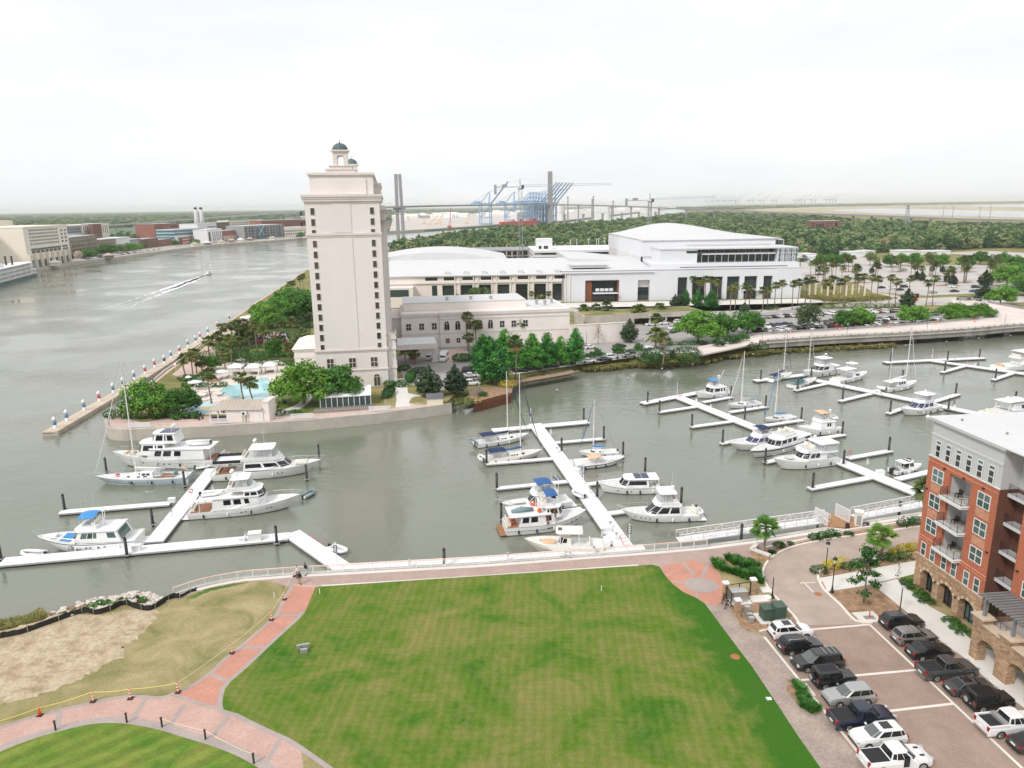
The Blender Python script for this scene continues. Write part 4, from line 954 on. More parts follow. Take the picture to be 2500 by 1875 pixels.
for x in(14.2,18.0,22.0):
 MB().box(x,x+1.5,-3.5,-2.2,4.3,4.85).B('pier','stone_veneer',bk);MB().box(x-.15,x+1.65,-3.65,-2.05,4.85,5.02).B('pier_cap','cap_stone',bk)
MB().box(15.7,18,-3.5,-2.35,4.3,4.42).box(19.5,22,-3.5,-2.35,4.3,4.42).B('parapet_cap','cap_stone',bk)
iron_rail(bk,[((15.7,-2.2),(18,-2.2)),((14.4,-2.0),(14.4,.8))],4.05)
for x in(15.0,18.8,22.8):MB().box(x-.14,x+.14,-3.0,-2.72,5.02,7.0).B('pergola_post','pergola_grey',bk)
MB().box(14.4,27,-3.02,-2.7,7.0,7.25).box(14.4,27,-.9,-.6,7.0,7.25).B('pergola_beam','pergola_grey',bk)
for k in range(20):MB().box(14.6+.48*k,14.78+.48*k,-3.6,-.1,7.26,7.42).B('pergola_slat','pergola_grey',bk)
for x in(3.85,7.35):MB().box(x-.1,x+.1,-.2,0,2.5,2.62).B('wall_lamp','bronze_metal',bk)
# vegetation
def quads_mesh(name,mat,C,N,T,w_,h_):
 """leaf faces: centres C, normals N, tangents T, half sizes"""
 B=np.cross(N,T);n=len(C)
 a=T*w_[:,None];b=B*h_[:,None]
 V=np.stack([C-a-b*.6,C+a-b*.6,C+a*.55+b,C-a*.55+b],1).reshape(-1,3)
 me=bpy.data.meshes.new(name);me.vertices.add(4*n);me.vertices.foreach_set('co',V.ravel().astype(np.float32))
 me.loops.add(4*n);me.loops.foreach_set('vertex_index',np.arange(4*n,dtype=np.int32));me.polygons.add(n)
 me.polygons.foreach_set('loop_start',np.arange(0,4*n,4,dtype=np.int32))
 try:me.polygons.foreach_set('loop_total',np.full(n,4,dtype=np.int32))
 except Exception:pass
 me.materials.append(MAT(mat));me.update(calc_edges=True);return me
def unit(v):return v/np.maximum(1e-9,np.linalg.norm(v,axis=1))[:,None]
def crown_mesh(name,mat,seed,blobs,n,leaf,shell=.55,up=.5,ragged=.25):
 r=np.random.default_rng(seed);Cs,Ns=[],[]
 vol=np.array([b[3]*b[4]*b[5]for b in blobs])**.7;cnt=np.maximum(8,(n*vol/vol.sum()).astype(int))
 for b,k in zip(blobs,cnt):
  d=unit(r.normal(size=(k,3)));rad=shell+(1-shell)*r.random(k)**.6;rad*=1+ragged*r.normal(size=k)*.5
  p=d*rad[:,None]*np.array(b[3:6])+np.array(b[:3])
  Cs.append(p);Ns.append(d)
 C=np.concatenate(Cs);N=unit(np.concatenate(Ns)+np.array([0,0,up])+r.normal(size=C.shape)*.55)
 keep=np.array([mnoise.noise(Vector(c)*.9)>-.28 for c in C]);C,N=C[keep],N[keep]
 T=unit(np.cross(N,r.normal(size=C.shape)));s=leaf*(.6+.8*r.random(len(C)))
 return quads_mesh(name,mat,C,N,T,s,s*(.8+.6*r.random(len(C))))
def trunk_mesh(name,mat,h,r0,limbs,lean=.15,seed=0):
 rr=RRn(seed);mb=MB();top=Vector((rr.uniform(-lean,lean)*h,rr.uniform(-lean,lean)*h,h))
 mb.tube([(0,0,-.1),(top.x*.15,top.y*.15,h*.25),(top.x*.5,top.y*.5,h*.6),top],[r0*1.35,r0,r0*.85,r0*.6],7)
 for(ex,ey,ez)in limbs:
  s_=Vector((top.x*.7,top.y*.7,h*.72));e=Vector((ex,ey,ez));m_=(s_+e)/2+Vector((0,0,-.08*(e-s_).length))
  mb.tube([s_,m_,e],[r0*.55,r0*.38,r0*.12],5)
  for q in range(2):
   e2=e+Vector((rr.uniform(-1,1),rr.uniform(-1,1),rr.uniform(.2,1)))*(e-s_).length*.35
   mb.tube([m_*.4+e*.6,e2],[r0*.22,r0*.06],4)
 return mb.mesh(name,mat,True)
TREES={}
def dome_blobs(rr,w_,h_,base,n,br):
 out_=[]
 for k in range(n):
  a=rr.uniform(0,6.283);t=msqrt(rr.random());zz=base+(h_-base)*(.12+.85*rr.random()*(1-.6*t*t))
  out_.append((mcos(a)*t*w_*.5*(1-br/w_),msin(a)*t*w_*.5*(1-br/w_),min(zz,h_-br*.55),br*rr.uniform(.75,1.15),br*rr.uniform(.75,1.15),br*rr.uniform(.5,.75)))
 return out_
def def_tree(key,trunk,crown):TREES[key]=(trunk,crown)
for i in range(3):
 rr=RRn(30+i);bl=dome_blobs(rr,11,9,1.9,34,2.0)
 def_tree(f'oak{i}',trunk_mesh('trunk','bark_grey',4.4,.26,[(b[0]*.8,b[1]*.8,b[2])for b in bl[:9]],.08,i),crown_mesh('crown','leaf_oak',i,bl,8500,.19))
rr=RRn(77);bl=dome_blobs(rr,12,9,1.7,40,1.9)
def_tree('fresh',trunk_mesh('trunk','bark_grey',4.2,.28,[(b[0]*.8,b[1]*.8,b[2])for b in bl[:10]],.08,5),crown_mesh('crown','leaf_fresh',5,bl,9500,.18))
rr=RRn(78);bl=dome_blobs(rr,10,9,2.8,24,1.7)
def_tree('olive',trunk_mesh('trunk','bark_grey',4.2,.22,[(b[0]*.8,b[1]*.8,b[2])for b in bl[:9]],.08,6),crown_mesh('crown','leaf_olive',6,bl,4200,.16,.45))
for i in range(2):
 rr=RRn(90+i);bl=[]
 for k in range(30):
  t=(k+.5)/30;z=1.4+9.4*t;rad=msin(PI*min(1,.3+.68*t))*3.1+rr.uniform(-.3,.5);a=k*2.4+rr.random()*1.5
  bl.append((mcos(a)*rad*.6,msin(a)*rad*.6,z,max(.8,rad*.55),max(.8,rad*.55),1.1))
 def_tree(f'cypress{i}',trunk_mesh('trunk','bark',10.5,.22,[],.02,i),crown_mesh('crown','leaf_cypress',40+i,bl,8000,.17,.35,.3,.4))
rr=RRn(120);bl=[]
for k in range(26):
 t=(k+.5)/26;z=.9+6.8*t;rad=(msin(PI*min(1,t*.8+.22)))*2.7;a=k*2.4
 bl.append((mcos(a)*rad*.62,msin(a)*rad*.62,z,max(.5,rad*.5),max(.5,rad*.5),.8))
def_tree('magnolia',trunk_mesh('trunk','bark_grey',5,.18,[],.02,9),crown_mesh('crown','leaf_magnolia',60,bl,4200,.17,.6,.4,.2))
rr=RRn(131);bl=dome_blobs(rr,3.6,4.6,2.2,12,.85)
def_tree('small',trunk_mesh('trunk','bark_grey',2.6,.09,[(b[0]*.8,b[1]*.8,b[2])for b in bl[:6]],.05,4),crown_mesh('crown','leaf_hedge',61,bl,1500,.12))
rr=RRn(132);bl=[]
for k in range(16):
 t=(k+.5)/16;z=1.5+4.6*t;rad=(1-t)**.6*1.45+.2;a=k*2.4
 bl.append((mcos(a)*rad*.75,msin(a)*rad*.75,z,.55,.55,.4))
def_tree('young',trunk_mesh('trunk','bark_grey',5.6,.075,[(b[0]*.9,b[1]*.9,b[2])for b in bl[::2]],.02,8),crown_mesh('crown','leaf_hedge',62,bl,1500,.1,.2,.3,.5))
def_tree('bare',trunk_mesh('trunk','bark_grey',5.0,.09,[(b[0]*.9,b[1]*.9,b[2])for b in bl],.02,8),crown_mesh('crown','frond_dry',63,bl,420,.07,.2,.3,.5))
def tree(key,p,label,h=None,w_=None,name='tree',group=None,rz=None):
 t=thing(name,label,'tree',(p[0],p[1],p[2]if len(p)>2 else 0),rz if rz is not None else RUn(0,6.28),group)
 H0={'o':9,'f':9,'c':12,'m':8,'s':4.6,'y':6.4,'b':6.4}[key[0]];W0={'o':11,'f':12,'c':7.5,'m':5.6,'s':3.7,'y':3.4,'b':3.4}[key[0]]
 h=h or H0;sw=(w_ or W0*h/H0)/W0;t.scale=(sw,sw,h/H0)
 link('trunk',TREES[key][0],t);link('crown',TREES[key][1],t);return t
T_=[('oak0',372,1016,9.2,12.5,'broad dark green oak on the grassy point by the sea wall'),('oak1',447,1012,7.4,8.5,'smaller oak leaning beside the blue splash pad'),('fresh',742,985,11.0,15.5,'big yellow-green oak shading the garden beside the pool'),('oak2',836,984,9.6,10.5,'bright green oak in front of the white glazed marquee'),('oak1',690,788,12,17,'dark oak behind the terrace crowd on the river side'),('oak0',738,782,14,18,'tall dark oak close against the left flank of the hotel tower'),('oak2',655,800,10,13,'round oak nearest the river beyond the palms'),('oak0',700,752,11,16,'light green oak by the white tents on the river side'),('oak1',765,770,13,15,'dark oak half hidden behind the tower edge'),('cypress0',1200,938,13.6,10.5,'largest bald cypress, broad cone beside the board fence'),('cypress1',1180,905,11.5,8.5,'bald cypress directly behind the largest cypress'),('cypress1',1232,900,12.5,9,'bald cypress between the wing and the large cypress'),('cypress0',1262,905,11,7.5,'bald cypress beside the shaggy palm on the bank'),('cypress1',1300,903,11.5,8,'bald cypress in the middle of the bank row'),('cypress0',1335,898,11.0,7.5,'bald cypress by the small white notice board'),('cypress1',1368,893,9.5,6.5,'slender bald cypress second from the end of the bank row'),('cypress0',1404,889,11.5,7.5,'bald cypress ending the bank row beside the blank wall'),('magnolia',1048,968,7.8,7.2,'rounded dark magnolia behind the small garden shed'),('magnolia',1112,962,7.6,6.6,'conical dark magnolia beside the grey board fence'),('magnolia',1536,836,8.2,6.4,'dark conical magnolia on the traffic island by the blank wall'),('bare',1460,840,7.4,3.6,'nearly leafless young tree in front of the blank wall'),('oak2',1704,838,11.5,16,'large green oak at the corner of the hotel road'),('oak0',1765,822,9.5,11,'oak standing just behind the corner oak'),('oak1',1824,815,9.5,12.5,'oak at the left end of the packed car park'),('olive',1970,808,10.5,12.5,'pale yellowish green tree among the packed cars'),('oak2',2060,798,6.6,8,'left tree of the touching pair in the packed car park'),('oak0',2104,796,8.0,10,'taller tree of the touching pair in the packed car park'),('oak1',2226,792,8.4,12.5,'flat topped tree near the end of the packed car park'),('fresh',2330,784,7.4,15,'wide low thicket tree at the bend of the causeway'),('fresh',2390,780,6.8,12,'thicket tree with an old palm inside the causeway bend'),('oak0',2442,744,9.5,13.5,'dense dark tree beyond the causeway railing'),('oak2',2458,700,12,17,'broad oak at the right edge above the car park road'),('oak1',2500,722,9,14,'tree cut by the right edge above the causeway'),('oak2',2496,690,11,15,'tall tree at the far right edge of the big car park'),('magnolia',2404,702,9.5,8.0,'dark magnolia among the cars by the causeway road'),('magnolia',2402,727,6.2,8.6,'wide dark magnolia beside the parked blue car'),('magnolia',2214,752,8.6,7.0,'dark magnolia next to the orange road sign'),('magnolia',1648,752,6.2,5.6,'dark clipped tree left of the palm group before the hall'),('magnolia',1664,754,6.4,5.6,'dark clipped tree right of its twin before the hall'),('cypress0',1702,754,9.4,6.2,'narrow cypress among the palms before the tall windows'),('cypress1',1736,756,9.6,7.4,'wider cypress among the palms before the tall windows'),('cypress1',1674,750,8.6,5,'thin cypress beside the two clipped trees'),('magnolia',1817,764,4.4,5.2,'small dark conifer on the verge below the hall'),('olive',1172,748,9.5,15,'pale feathery tree rising over the hotel wing roof'),('small',1457,884,4.4,4.4,'small round clipped tree by the drive, nearest the cypress row'),('small',1508,878,4.8,4.8,'small round clipped tree between the two passing white cars'),('small',1557,870,4.4,4.4,'small round clipped tree beside the white shuttle bus'),('small',1752,856,4.2,4.2,'small round clipped tree beside the parked dark sedan'),('small',1780,850,4.4,4.4,'small round clipped tree first of three before the causeway'),('small',1796,847,4.2,4.2,'small round clipped tree second of three before the causeway'),('small',1813,843,4.4,4.4,'small round clipped tree third of three before the causeway'),('small',1765,826,3.6,4,'small round clipped tree behind the causeway kerb'),('oak1',600,838,7,9,'dark tree among the tall garden palms'),('oak2',555,862,6,8,'small dark tree behind the left garden palms'),('oak0',668,868,6,7,'small tree by the white garden walls'),('oak2',515,905,4.5,6,'low round tree at the terrace corner'),('oak1',720,760,10,14,'light oak in front of the four thin palms'),('oak0',640,780,8,11,'round oak next to the white tent tops'),('young',2108,1470,7.4,4.0,'young street tree alone in the mulch bed by the lamp'),('small',2021,718,5.5,6,'round green tree on the grassy roundabout'),]
for k,x,y,h,w_,lb in T_:tree(k,G(x,y),lb,h,w_,name={'c':'cypress_tree','m':'magnolia_tree','o':'oak_tree','f':'oak_tree','s':'ornamental_tree','y':'young_tree','b':'bare_tree'}[k[0]])
LOT=[(2002,650,12),(2035,648,14),(2062,650,11),(2124,648,13),(2175,652,13),(2200,648,9),(2231,650,12),(2271,648,13),(2296,652,12),(2356,655,12),(2392,646,14),(2426,655,12),(2450,648,12),(2478,655,11)]
for i,(x,y,w_)in enumerate(LOT):tree(['oak0','oak1','oak2','olive'][i%4],G(x,y),f'{ordn(i + 1)} tree from the hall in the row edging the big car park',10,w_,'oak_tree','trees edging the far side of the big car park')
SM=[(2237,683,5.5),(2250,686,6),(2300,666,5),(2312,690,6),(2325,699,7),(2275,664,5),(2128,668,5)]
for i,(x,y,h)in enumerate(SM):tree('magnolia',G(x,y),f'{ordn(i + 1)} small dark tree in the listing of car park islands counted from the magnolia' if False else f'small dark tree on a big car park island, {ordn(sorted(s[0] for s in SM).index(x) + 1)} from the left',h,h*.75,'island_tree','small trees on car park islands')
# palms
def palm_crown(name,mat,seed,n=30,R=1.9,droop=.9):
 n=int(n*1.4)
 rr=RRn(seed);mb=MB()
 for k in range(n):
  el=rr.uniform(-.6,1.45);az=k*2.39996+rr.uniform(-.2,.2);L_=R*rr.uniform(.8,1.1)*(1.0 if el<1 else .85)
  d=Vector((mcos(az)*mcos(el),msin(az)*mcos(el),msin(el)));side=Vector((-msin(az),mcos(az),0));upv=side.cross(d)*-1
  base=Vector((0,0,0));hub=base+d*L_*.5
  mb.tube([base,hub],[.025,.018],3,False)
  m_=9
  for j in range(m_):
   a=(j/(m_-1)-.5)*2.5;l2=L_*(.62-.12*abs(a));v=(d*mcos(a)+side*msin(a))
   tip=hub+v*l2+Vector((0,0,-droop*l2*(.22+.25*rr.random())));mid=hub+v*l2*.55
   wv=v.cross(upv).normalized()*L_*.075
   mb.add([hub,mid+wv,tip,mid-wv],[(0,1,2,3)])
 return mb.mesh(name,mat)
def palm_skirt(seed,n=14,R=1.5):
 rr=RRn(seed);mb=MB()
 for k in range(n):
  az=rr.uniform(0,6.283);L_=R*rr.uniform(.6,1.1);d=Vector((mcos(az)*.55,msin(az)*.55,-.8));side=Vector((-msin(az),mcos(az),0));st=Vector((mcos(az)*.12,msin(az)*.12,-.1-.35*rr.random()))
  for j in range(5):
   a=(j/4-.5)*1.1;v=d*mcos(a)+side*msin(a);tip=st+v*L_;mid=st+v*L_*.55;wv=side*.09+Vector((0,0,.05));mb.add([st,mid+wv,tip,mid-wv],[(0,1,2,3)])
 return mb.mesh('skirt','frond_dry')
PC=[palm_crown('crown','leaf_palm',i,30 if i<3 else 24)for i in range(4)]+[palm_crown('crown','leaf_palm_bright',9,34,2.1,.6)]
PS=[palm_skirt(i)for i in range(3)];PSB=palm_skirt(8,44,2.2)
PT=[]
for i in range(3):
 rr=RRn(i);mb=MB();cx,cy=rr.uniform(-.04,.04),rr.uniform(-.04,.04)
 mb.tube([(cx*msin(t*2.2),cy*msin(t*1.7),t)for t in[0,.12,.3,.5,.7,.85,1.0]],[.0255,.02,.0185,.018,.0175,.019,.022],7);PT.append(mb.mesh('trunk','palm_bark',True))
def palm(p,h,label,cs=1.0,ci=None,skirt=True,group=None,shaggy=False,name='palm_tree'):
 i=random.randrange(3);t=thing(name,label,'palm',(p[0],p[1],p[2]if len(p)>2 else 0),RUn(0,6.28),group)
 tr=link('trunk',PT[i],t);tr.scale=(9.5*cs**.5,9.5*cs**.5,h)
 c=link('crown',PC[ci if ci is not None else random.randrange(4)],t);c.location=(0,0,h);c.scale=(cs,)*3
 if skirt:s_=link('skirt',PSB if shaggy else PS[i],t);s_.location=(0,0,h);s_.scale=(cs,)*3
 return t
def pxpalm(xt,yt,xb,yb,label,**k):
 p=G(xb,yb);h=max(2.0,zat(p,yt)-.2);return palm(p,h,label,**k)
HOTEL=[(445,875,454,922),(464,869,472,924),(479,862,480,911),(508,831,516,896),(529,820,539,894),(537,799,548,852),(559,827,566,896),(581,833,587,886),(566,795,572,846),(580,790,586,850),(595,788,600,842),(606,800,609,846),(611,820,614,852),(624,795,629,860),(640,805,648,876),(682,793,684,818),(707,784,714,835),(732,782,734,803),(685,829,688,858),(735,818,736,885),(746,812,745,888),(722,840,725,880),(704,845,706,882),(508,911,517,985),(588,921,594,974),(615,932,616,972),(490,880,494,915),(548,860,552,905)]
for i,q in enumerate(sorted(HOTEL)):pxpalm(*q,f'fan palm in the hotel river garden, {ordn(i + 1)} of its palms from the left',cs=1.2,group='palms in the hotel river garden')
for i,q in enumerate([(701,693,709,734),(714,690,719,734),(730,678,735,724),(739,674,742,721)]):pxpalm(*q,f'tall thin palm standing against the river, {ordn(i + 1)} of the four from the left',cs=1.1,group='tall palms against the river')
for i,q in enumerate([(990,852,993,892),(1012,861,1012,888),(1140,771,1143,857),(1145,823,1146,865),(1161,792,1164,846),(1210,773,1210,834),(1250,790,1251,838),(1270,788,1271,838),(1005,797,1006,824),(1018,800,1018,826),(1030,808,1031,828)]):pxpalm(*q,['palm with drooping crown at the tower foot by the canopy','short palm under the canopy edge','tallest palm on the round hedge island before the arched windows','low palm on the round hedge island','leaning palm behind the round hedge island','palm in front of the last arched windows','dry crowned palm behind the cypresses, left one','dry crowned palm behind the cypresses, right one','left palm of three against the cream wing wall','middle palm of three against the cream wing wall','right palm of three against the cream wing wall'][i],cs=1.25)
pxpalm(1260,832,1258,925,'shaggy old palm with a long dry skirt on the stony bank',cs=1.35,shaggy=True)
pxpalm(1620,822,1618,892,'tall palm rising from the dark shrubs on the bank',cs=1.3);pxpalm(1598,816,1601,850,'date palm with stiff dry fronds by the hotel road',cs=1.9)
for i,(x,y,b)in enumerate([(1609,750,781),(1602,776,806),(1552,756,790),(1564,753,788),(1480,745,785),(1425,753,786),(1455,752,784)]):pxpalm(x,y,x,b,f'bushy palm on the parking deck edge, {ordn(sorted([1609, 1602, 1552, 1564, 1480, 1425, 1455]).index(x) + 1)} from the left',cs=1.5,group='palms on the parking deck edge')
for i,x in enumerate((1031,1051,1073,1119,1163,1298,1340)):pxpalm(x,716,x,742,f'small palm before the beige hall windows, {ordn(i + 1)} from the left',cs=1.0,group='small palms before the beige hall windows')
pxpalm(1318,731,1318,760,'bushy palm behind the end of the hotel wing roof',cs=1.7)
HALLP=[(1691,681,735),(1709,690,736),(1722,681,748),(1736,682,736),(1750,689,738),(1784,706,760),(1794,698,757),(1818,698,752),(1830,705,748),(1861,708,760),(1875,706,748),(1892,696,746),(1908,690,745),(1935,692,756),(1947,688,745),(1966,685,741),(1979,683,745),(2012,690,752),(2027,680,741),(2049,688,741),(2063,680,741),(2090,676,745),(2103,675,748),(2126,677,741),(2140,680,740),(2171,677,744),(2186,687,750),(2221,679,722),(2261,690,746),(2277,680,746)]
for i,(x,y,b)in enumerate(HALLP):pxpalm(x,y,x-1,b,f'slim palm lining the hall forecourt and road, {ordn(i + 1)} from the left' if i<12 else f'slim palm lining the road past the roundabout, {ordn(i - 11)} from the left',cs=1.25,group='palms lining the hall road')
isl_c=[(2192,664),(2282,674),(2237,683),(2141,678),(2073,664),(2313,697),(2361,664),(2412,671),(2345,690),(2100,690),(1990,672),(2010,690),(2040,680),(2425,690)]
cnt=0;LP=[]
for(x,y)in isl_c:
 for k in range(4):LP.append((x+RUn(-16,16),y+RUn(-2.5,2.5)))
LP.sort()
for i,(x,y)in enumerate(LP):palm(G(x,y),RUn(7,10.5),f'palm on the planted islands of the big car park, {ordn(i + 1)} from the left',cs=1.25,group='palms on the big car park islands')
mb=MB()
for(x,y)in isl_c:c=G(x,y);mb.prism([(c.x+7*mcos(t),c.y+3.2*msin(t))for t in[k*.5236 for k in range(12)]],.02,.16)
struct('planting_island',mb,'mulch')
pxpalm(1864,1286,1864,1358,'young palm in the raised stone planter by the drive',cs=.95,ci=4,skirt=False);pxpalm(2150,1306,2147,1366,'short palm with a brown skirt beside the golden shrubs',cs=.95,ci=4);pxpalm(2245,1190,2250,1320,'palm half hidden behind the brick house corner',cs=1.15,ci=2)
# hedges, shrubs, grasses
def leaf_blob(name,mat,label,cat,blobs,n,leaf,loc=(0,0,0),group=None,shell=.8,kind=None):
 o=link(name,crown_mesh(name,mat,random.randrange(9999),blobs,n,leaf,shell,.6,.12));o.location=loc;return tag(o,label,cat,group,kind)
def box_blobs(x0,x1,y0,y1,h,r):
 nx=max(1,int((x1-x0)/r));ny=max(1,int((y1-y0)/r))
 return[(x0+(i+.5)*(x1-x0)/nx,y0+(j+.5)*(y1-y0)/ny,h-r*.75,r*.85,r*.85,r*.8)for i in range(nx)for j in range(ny)]+[(x0+(i+.5)*(x1-x0)/nx,y0+(j+.5)*(y1-y0)/ny,h*.35,r*.85,r*.85,h*.4)for i in range(nx)for j in range(ny)]
def bush(px,py,w_,d,h,mat,label,n=700,leaf=.12,cat='shrub',name='shrub',group=None):
 c=G(px,py);r=min(w_,d)*.5;k=max(1,round(w_/d))
 bl=[((i+.5)*w_/k-w_/2,RUn(-.1,.1)*d,h*.5,w_/k*.6,d*.5,h*.52)for i in range(k)]
 return leaf_blob(name,mat,label,cat,bl,n,leaf,(c.x,c.y,0),group)
B_=[(1003,930,2.4,9,2.6,'leaf_hedge','tall clipped hedge along the paved walk from the hotel',2600,'hedge'),(948,965,2.6,10,1.8,'leaf_hedge','low clipped hedge along the dry lawn patch',1800,'hedge'),(965,945,6,2.5,1.9,'leaf_hedge','clipped hedge block at the tower corner',1200,'hedge'),(985,905,4,3,1.8,'leaf_shrub','dark shrubs beneath the palms at the tower foot',900,'shrub'),(1025,912,4,3,2,'leaf_shrub','round dark shrub beside the hotel parking',700,'shrub'),(1150,880,11,7,2.2,'leaf_hedge','mounded bright green hedge of the round island',3600,'hedge'),(1160,905,5,3,1.6,'leaf_hedge','dark hedge by the parked black car near the cypress',700,'hedge'),(1446,872,9,3.5,1.4,'leaf_hedge','low hedge on the kerb island by the blank wall',1300,'hedge'),(1545,862,12,4,1.4,'leaf_hedge','low hedge round the magnolia island',1700,'hedge'),(1668,842,16,3,1.3,'leaf_hedge','low hedge under the corner oak',1400,'hedge'),(1640,884,17,8,4.6,'leaf_hedge','big dark shrub mass hanging over the marina bank',5200,'shrub'),(1590,885,8,5,2.6,'leaf_shrub','lower shrubs left of the dark shrub mass',1600,'shrub'),(1850,855,6,4,2.6,'leaf_palm','spiky fan palm shrub at the causeway end',900,'shrub'),(2060,752,20,5,2.4,'leaf_olive','long grey-green hedge above the packed car park',2600,'hedge'),(2160,752,17,4,2.2,'leaf_olive','second grey-green hedge above the packed car park',2000,'hedge'),(1885,757,6,4,2,'leaf_olive','single round shrub on the tan verge',600,'shrub'),(2365,740,11,5,3.4,'leaf_magnolia','dark reddish shrub group at the causeway mouth',1500,'shrub'),(450,1022,6,3,1.2,'leaf_hedge','low hedge beside the cafe tables',900,'hedge'),(370,1019,22,4,2.0,'leaf_hedge','dark hedge under the oaks on the point',2600,'hedge'),(470,930,8,4,1.8,'leaf_hedge','hedge curve behind the pool umbrellas',1100,'hedge'),(500,945,12,3,1.5,'leaf_hedge','hedge along the pool deck corner',1100,'hedge'),(640,872,24,4,1.9,'leaf_hedge','long dark hedge below the event lawn',2800,'hedge'),(545,880,14,8,3.6,'leaf_shrub','dark shrub thicket among the garden palms',2600,'shrub'),(618,896,9,6,5.0,'leaf_shrub','tall dark shrub behind the pool cabanas',2200,'shrub'),(570,865,10,6,3.0,'leaf_shrub','shrubs beneath the tall garden palms',1700,'shrub'),(700,892,12,3,1.4,'leaf_hedge','hedge by the white garden walls',1000,'hedge'),(685,1012,10,3,1.1,'leaf_shrub','dark planting beside the utility hut',1000,'shrub'),(735,800,14,4,2.0,'leaf_hedge','dark hedge beneath the river oaks',1500,'hedge'),(1150,985,5,3,1.6,'reed','dry shrub overhanging the bulkhead',500,'shrub'),(1130,988,5,3,1.8,'leaf_olive','straggly bush at the end of the sea wall',600,'shrub'),(1180,968,2.2,2,1.2,'leaf_hedge','single green bush on the red mulch bank',300,'shrub'),(1240,945,4,3,2.0,'leaf_yellow','yellowish bush at the foot of the shaggy palm',500,'shrub'),(2050,766,4,3,1.0,'leaf_olive','low scrub on the tan verge',200,'shrub'),(1480,772,14,5,3.4,'leaf_magnolia','dark evergreen shrubs at the left end of the parking deck',1900,'shrub'),(1515,770,12,5,2.6,'leaf_olive','mixed shrubs under the deck palms',1300,'shrub'),(1440,774,8,5,4.4,'leaf_magnolia','dark upright evergreen by the wing end',1500,'shrub')]
for x,y,w_,d,h,mt,lb,n,c in B_:
 o=bush(x,y,w_,d,h,mt,lb,n,.14,c,c)
 if 'deck' in lb or 'wing end' in lb:o.location.z=0
FB=[(1990,1318,1.9,'leaf_hedge'),(2012,1316,2.1,'leaf_hedge'),(2034,1311,2.1,'leaf_hedge'),(1902,1337,1.5,'leaf_shrub'),(1884,1352,1.0,'leaf_shrub'),(1928,1330,.9,'leaf_shrub'),(2072,1308,1.2,'leaf_shrub'),(2214,1286,2.6,'leaf_hedge'),(2240,1282,2.4,'leaf_hedge'),(1905,1333,1.0,'leaf_hedge'),(2044,1308,.8,'leaf_shrub')]
for i,(x,y,w_,mt)in enumerate(sorted(FB)):bush(x,y,w_,w_*.85,w_*.55,mt,f'dark shrub in the narrow bed along the drive, {ordn(i + 1)} from the left',620,.075,group='shrubs along the drive')
YB=[(2030,1388,2.0),(2052,1383,2.2),(2185,1356,1.8),(2208,1350,2.4),(2232,1346,2.2)]
for i,(x,y,w_)in enumerate(YB):bush(x,y,w_,w_*.8,w_*.6,'leaf_yellow',f'golden yellow shrub beside the white walk, {ordn(i + 1)} from the left',650,.075,group='golden shrubs by the walk')
for i,(x,y)in enumerate([(2003,1399),(2075,1388),(2100,1383),(2125,1380),(2165,1369),(2190,1370),(2215,1366)]):bush(x,y,2.4,1.8,1.0,'leaf_shrub',f'low green shrub before the white walk, {ordn(i + 1)} from the left',480,.075,group='green shrubs by the walk')
def tuft_mesh(seed,h,r,n):
 rr=RRn(seed);mb=MB()
 for k in range(n):
  a=rr.uniform(0,6.283);q=rr.random()*r*.5;b=Vector((mcos(a)*q,msin(a)*q,0));o_=rr.uniform(.25,1.0)*r;tip=b+Vector((mcos(a)*o_,msin(a)*o_,h*rr.uniform(.5,1)));mid=b*.4+tip*.6+Vector((0,0,h*.18));s_=Vector((-msin(a),mcos(a),0))*.035
  mb.add([b-s_,b+s_,mid+s_,mid-s_],[(0,1,2,3)]);mb.add([mid-s_,mid+s_,tip],[(0,1,2)])
 return mb
TF=[tuft_mesh(i,.95,.62,130).mesh('grass_tuft','grass_clump')for i in range(3)]
GT=[(1745,1378),(1752,1387),(1760,1384),(1764,1393),(1774,1395),(1779,1398),(1790,1402),(1800,1404),(1812,1410),(1823,1413),(1785,1372),(1792,1378),(1799,1371),(1806,1379),(1812,1373),(1778,1368),(1822,1384),(1830,1377),(1836,1390),(1843,1396),(1834,1400),(1848,1405),(1842,1412),(1852,1418),(1835,1412),(1846,1388),(1812,1388),(1857,1424)]
for i,(x,y)in enumerate(GT):
 o=link('ornamental_grass',TF[i%3]);p=G(x,y);o.location=p;o.rotation_euler=(0,0,i*1.3);s_=RUn(.85,1.25);o.scale=(s_,)*3;tag(o,f'green ornamental grass tuft in the bed by the round plaza, {ordn(sorted(GT).index((x, y)) + 1)} from the left','grass tuft','grass tufts by the plaza')
GT2=[(1943,1672),(1950,1682),(1957,1690),(1962,1699),(1968,1707),(1952,1702),(1958,1713),(1966,1719),(1975,1724),(1984,1729),(1990,1733),(1972,1731),(1961,1727),(1980,1738)]
for i,(x,y)in enumerate(GT2):
 o=link('ornamental_grass',TF[i%3]);o.location=G(x,y);o.rotation_euler=(0,0,i*1.7);s_=RUn(.8,1.1);o.scale=(s_,s_,s_*.7);tag(o,f'grass tuft in the small bed beside the parked cars, {ordn(sorted(GT2, key=lambda t: t[1]).index((x, y)) + 1)} from the top','grass tuft','grass tufts beside the parked cars')
for i,(x,y)in enumerate([(2215,1425),(2232,1440),(2248,1456),(2262,1470),(2322,1520),(2338,1535),(2354,1548)]):bush(x,y,1.8,1.3,.6,'leaf_hedge',f'low green shrub at the foot of the stone arcade, {ordn(i + 1)} from the left',360,.07,group='shrubs at the stone arcade')
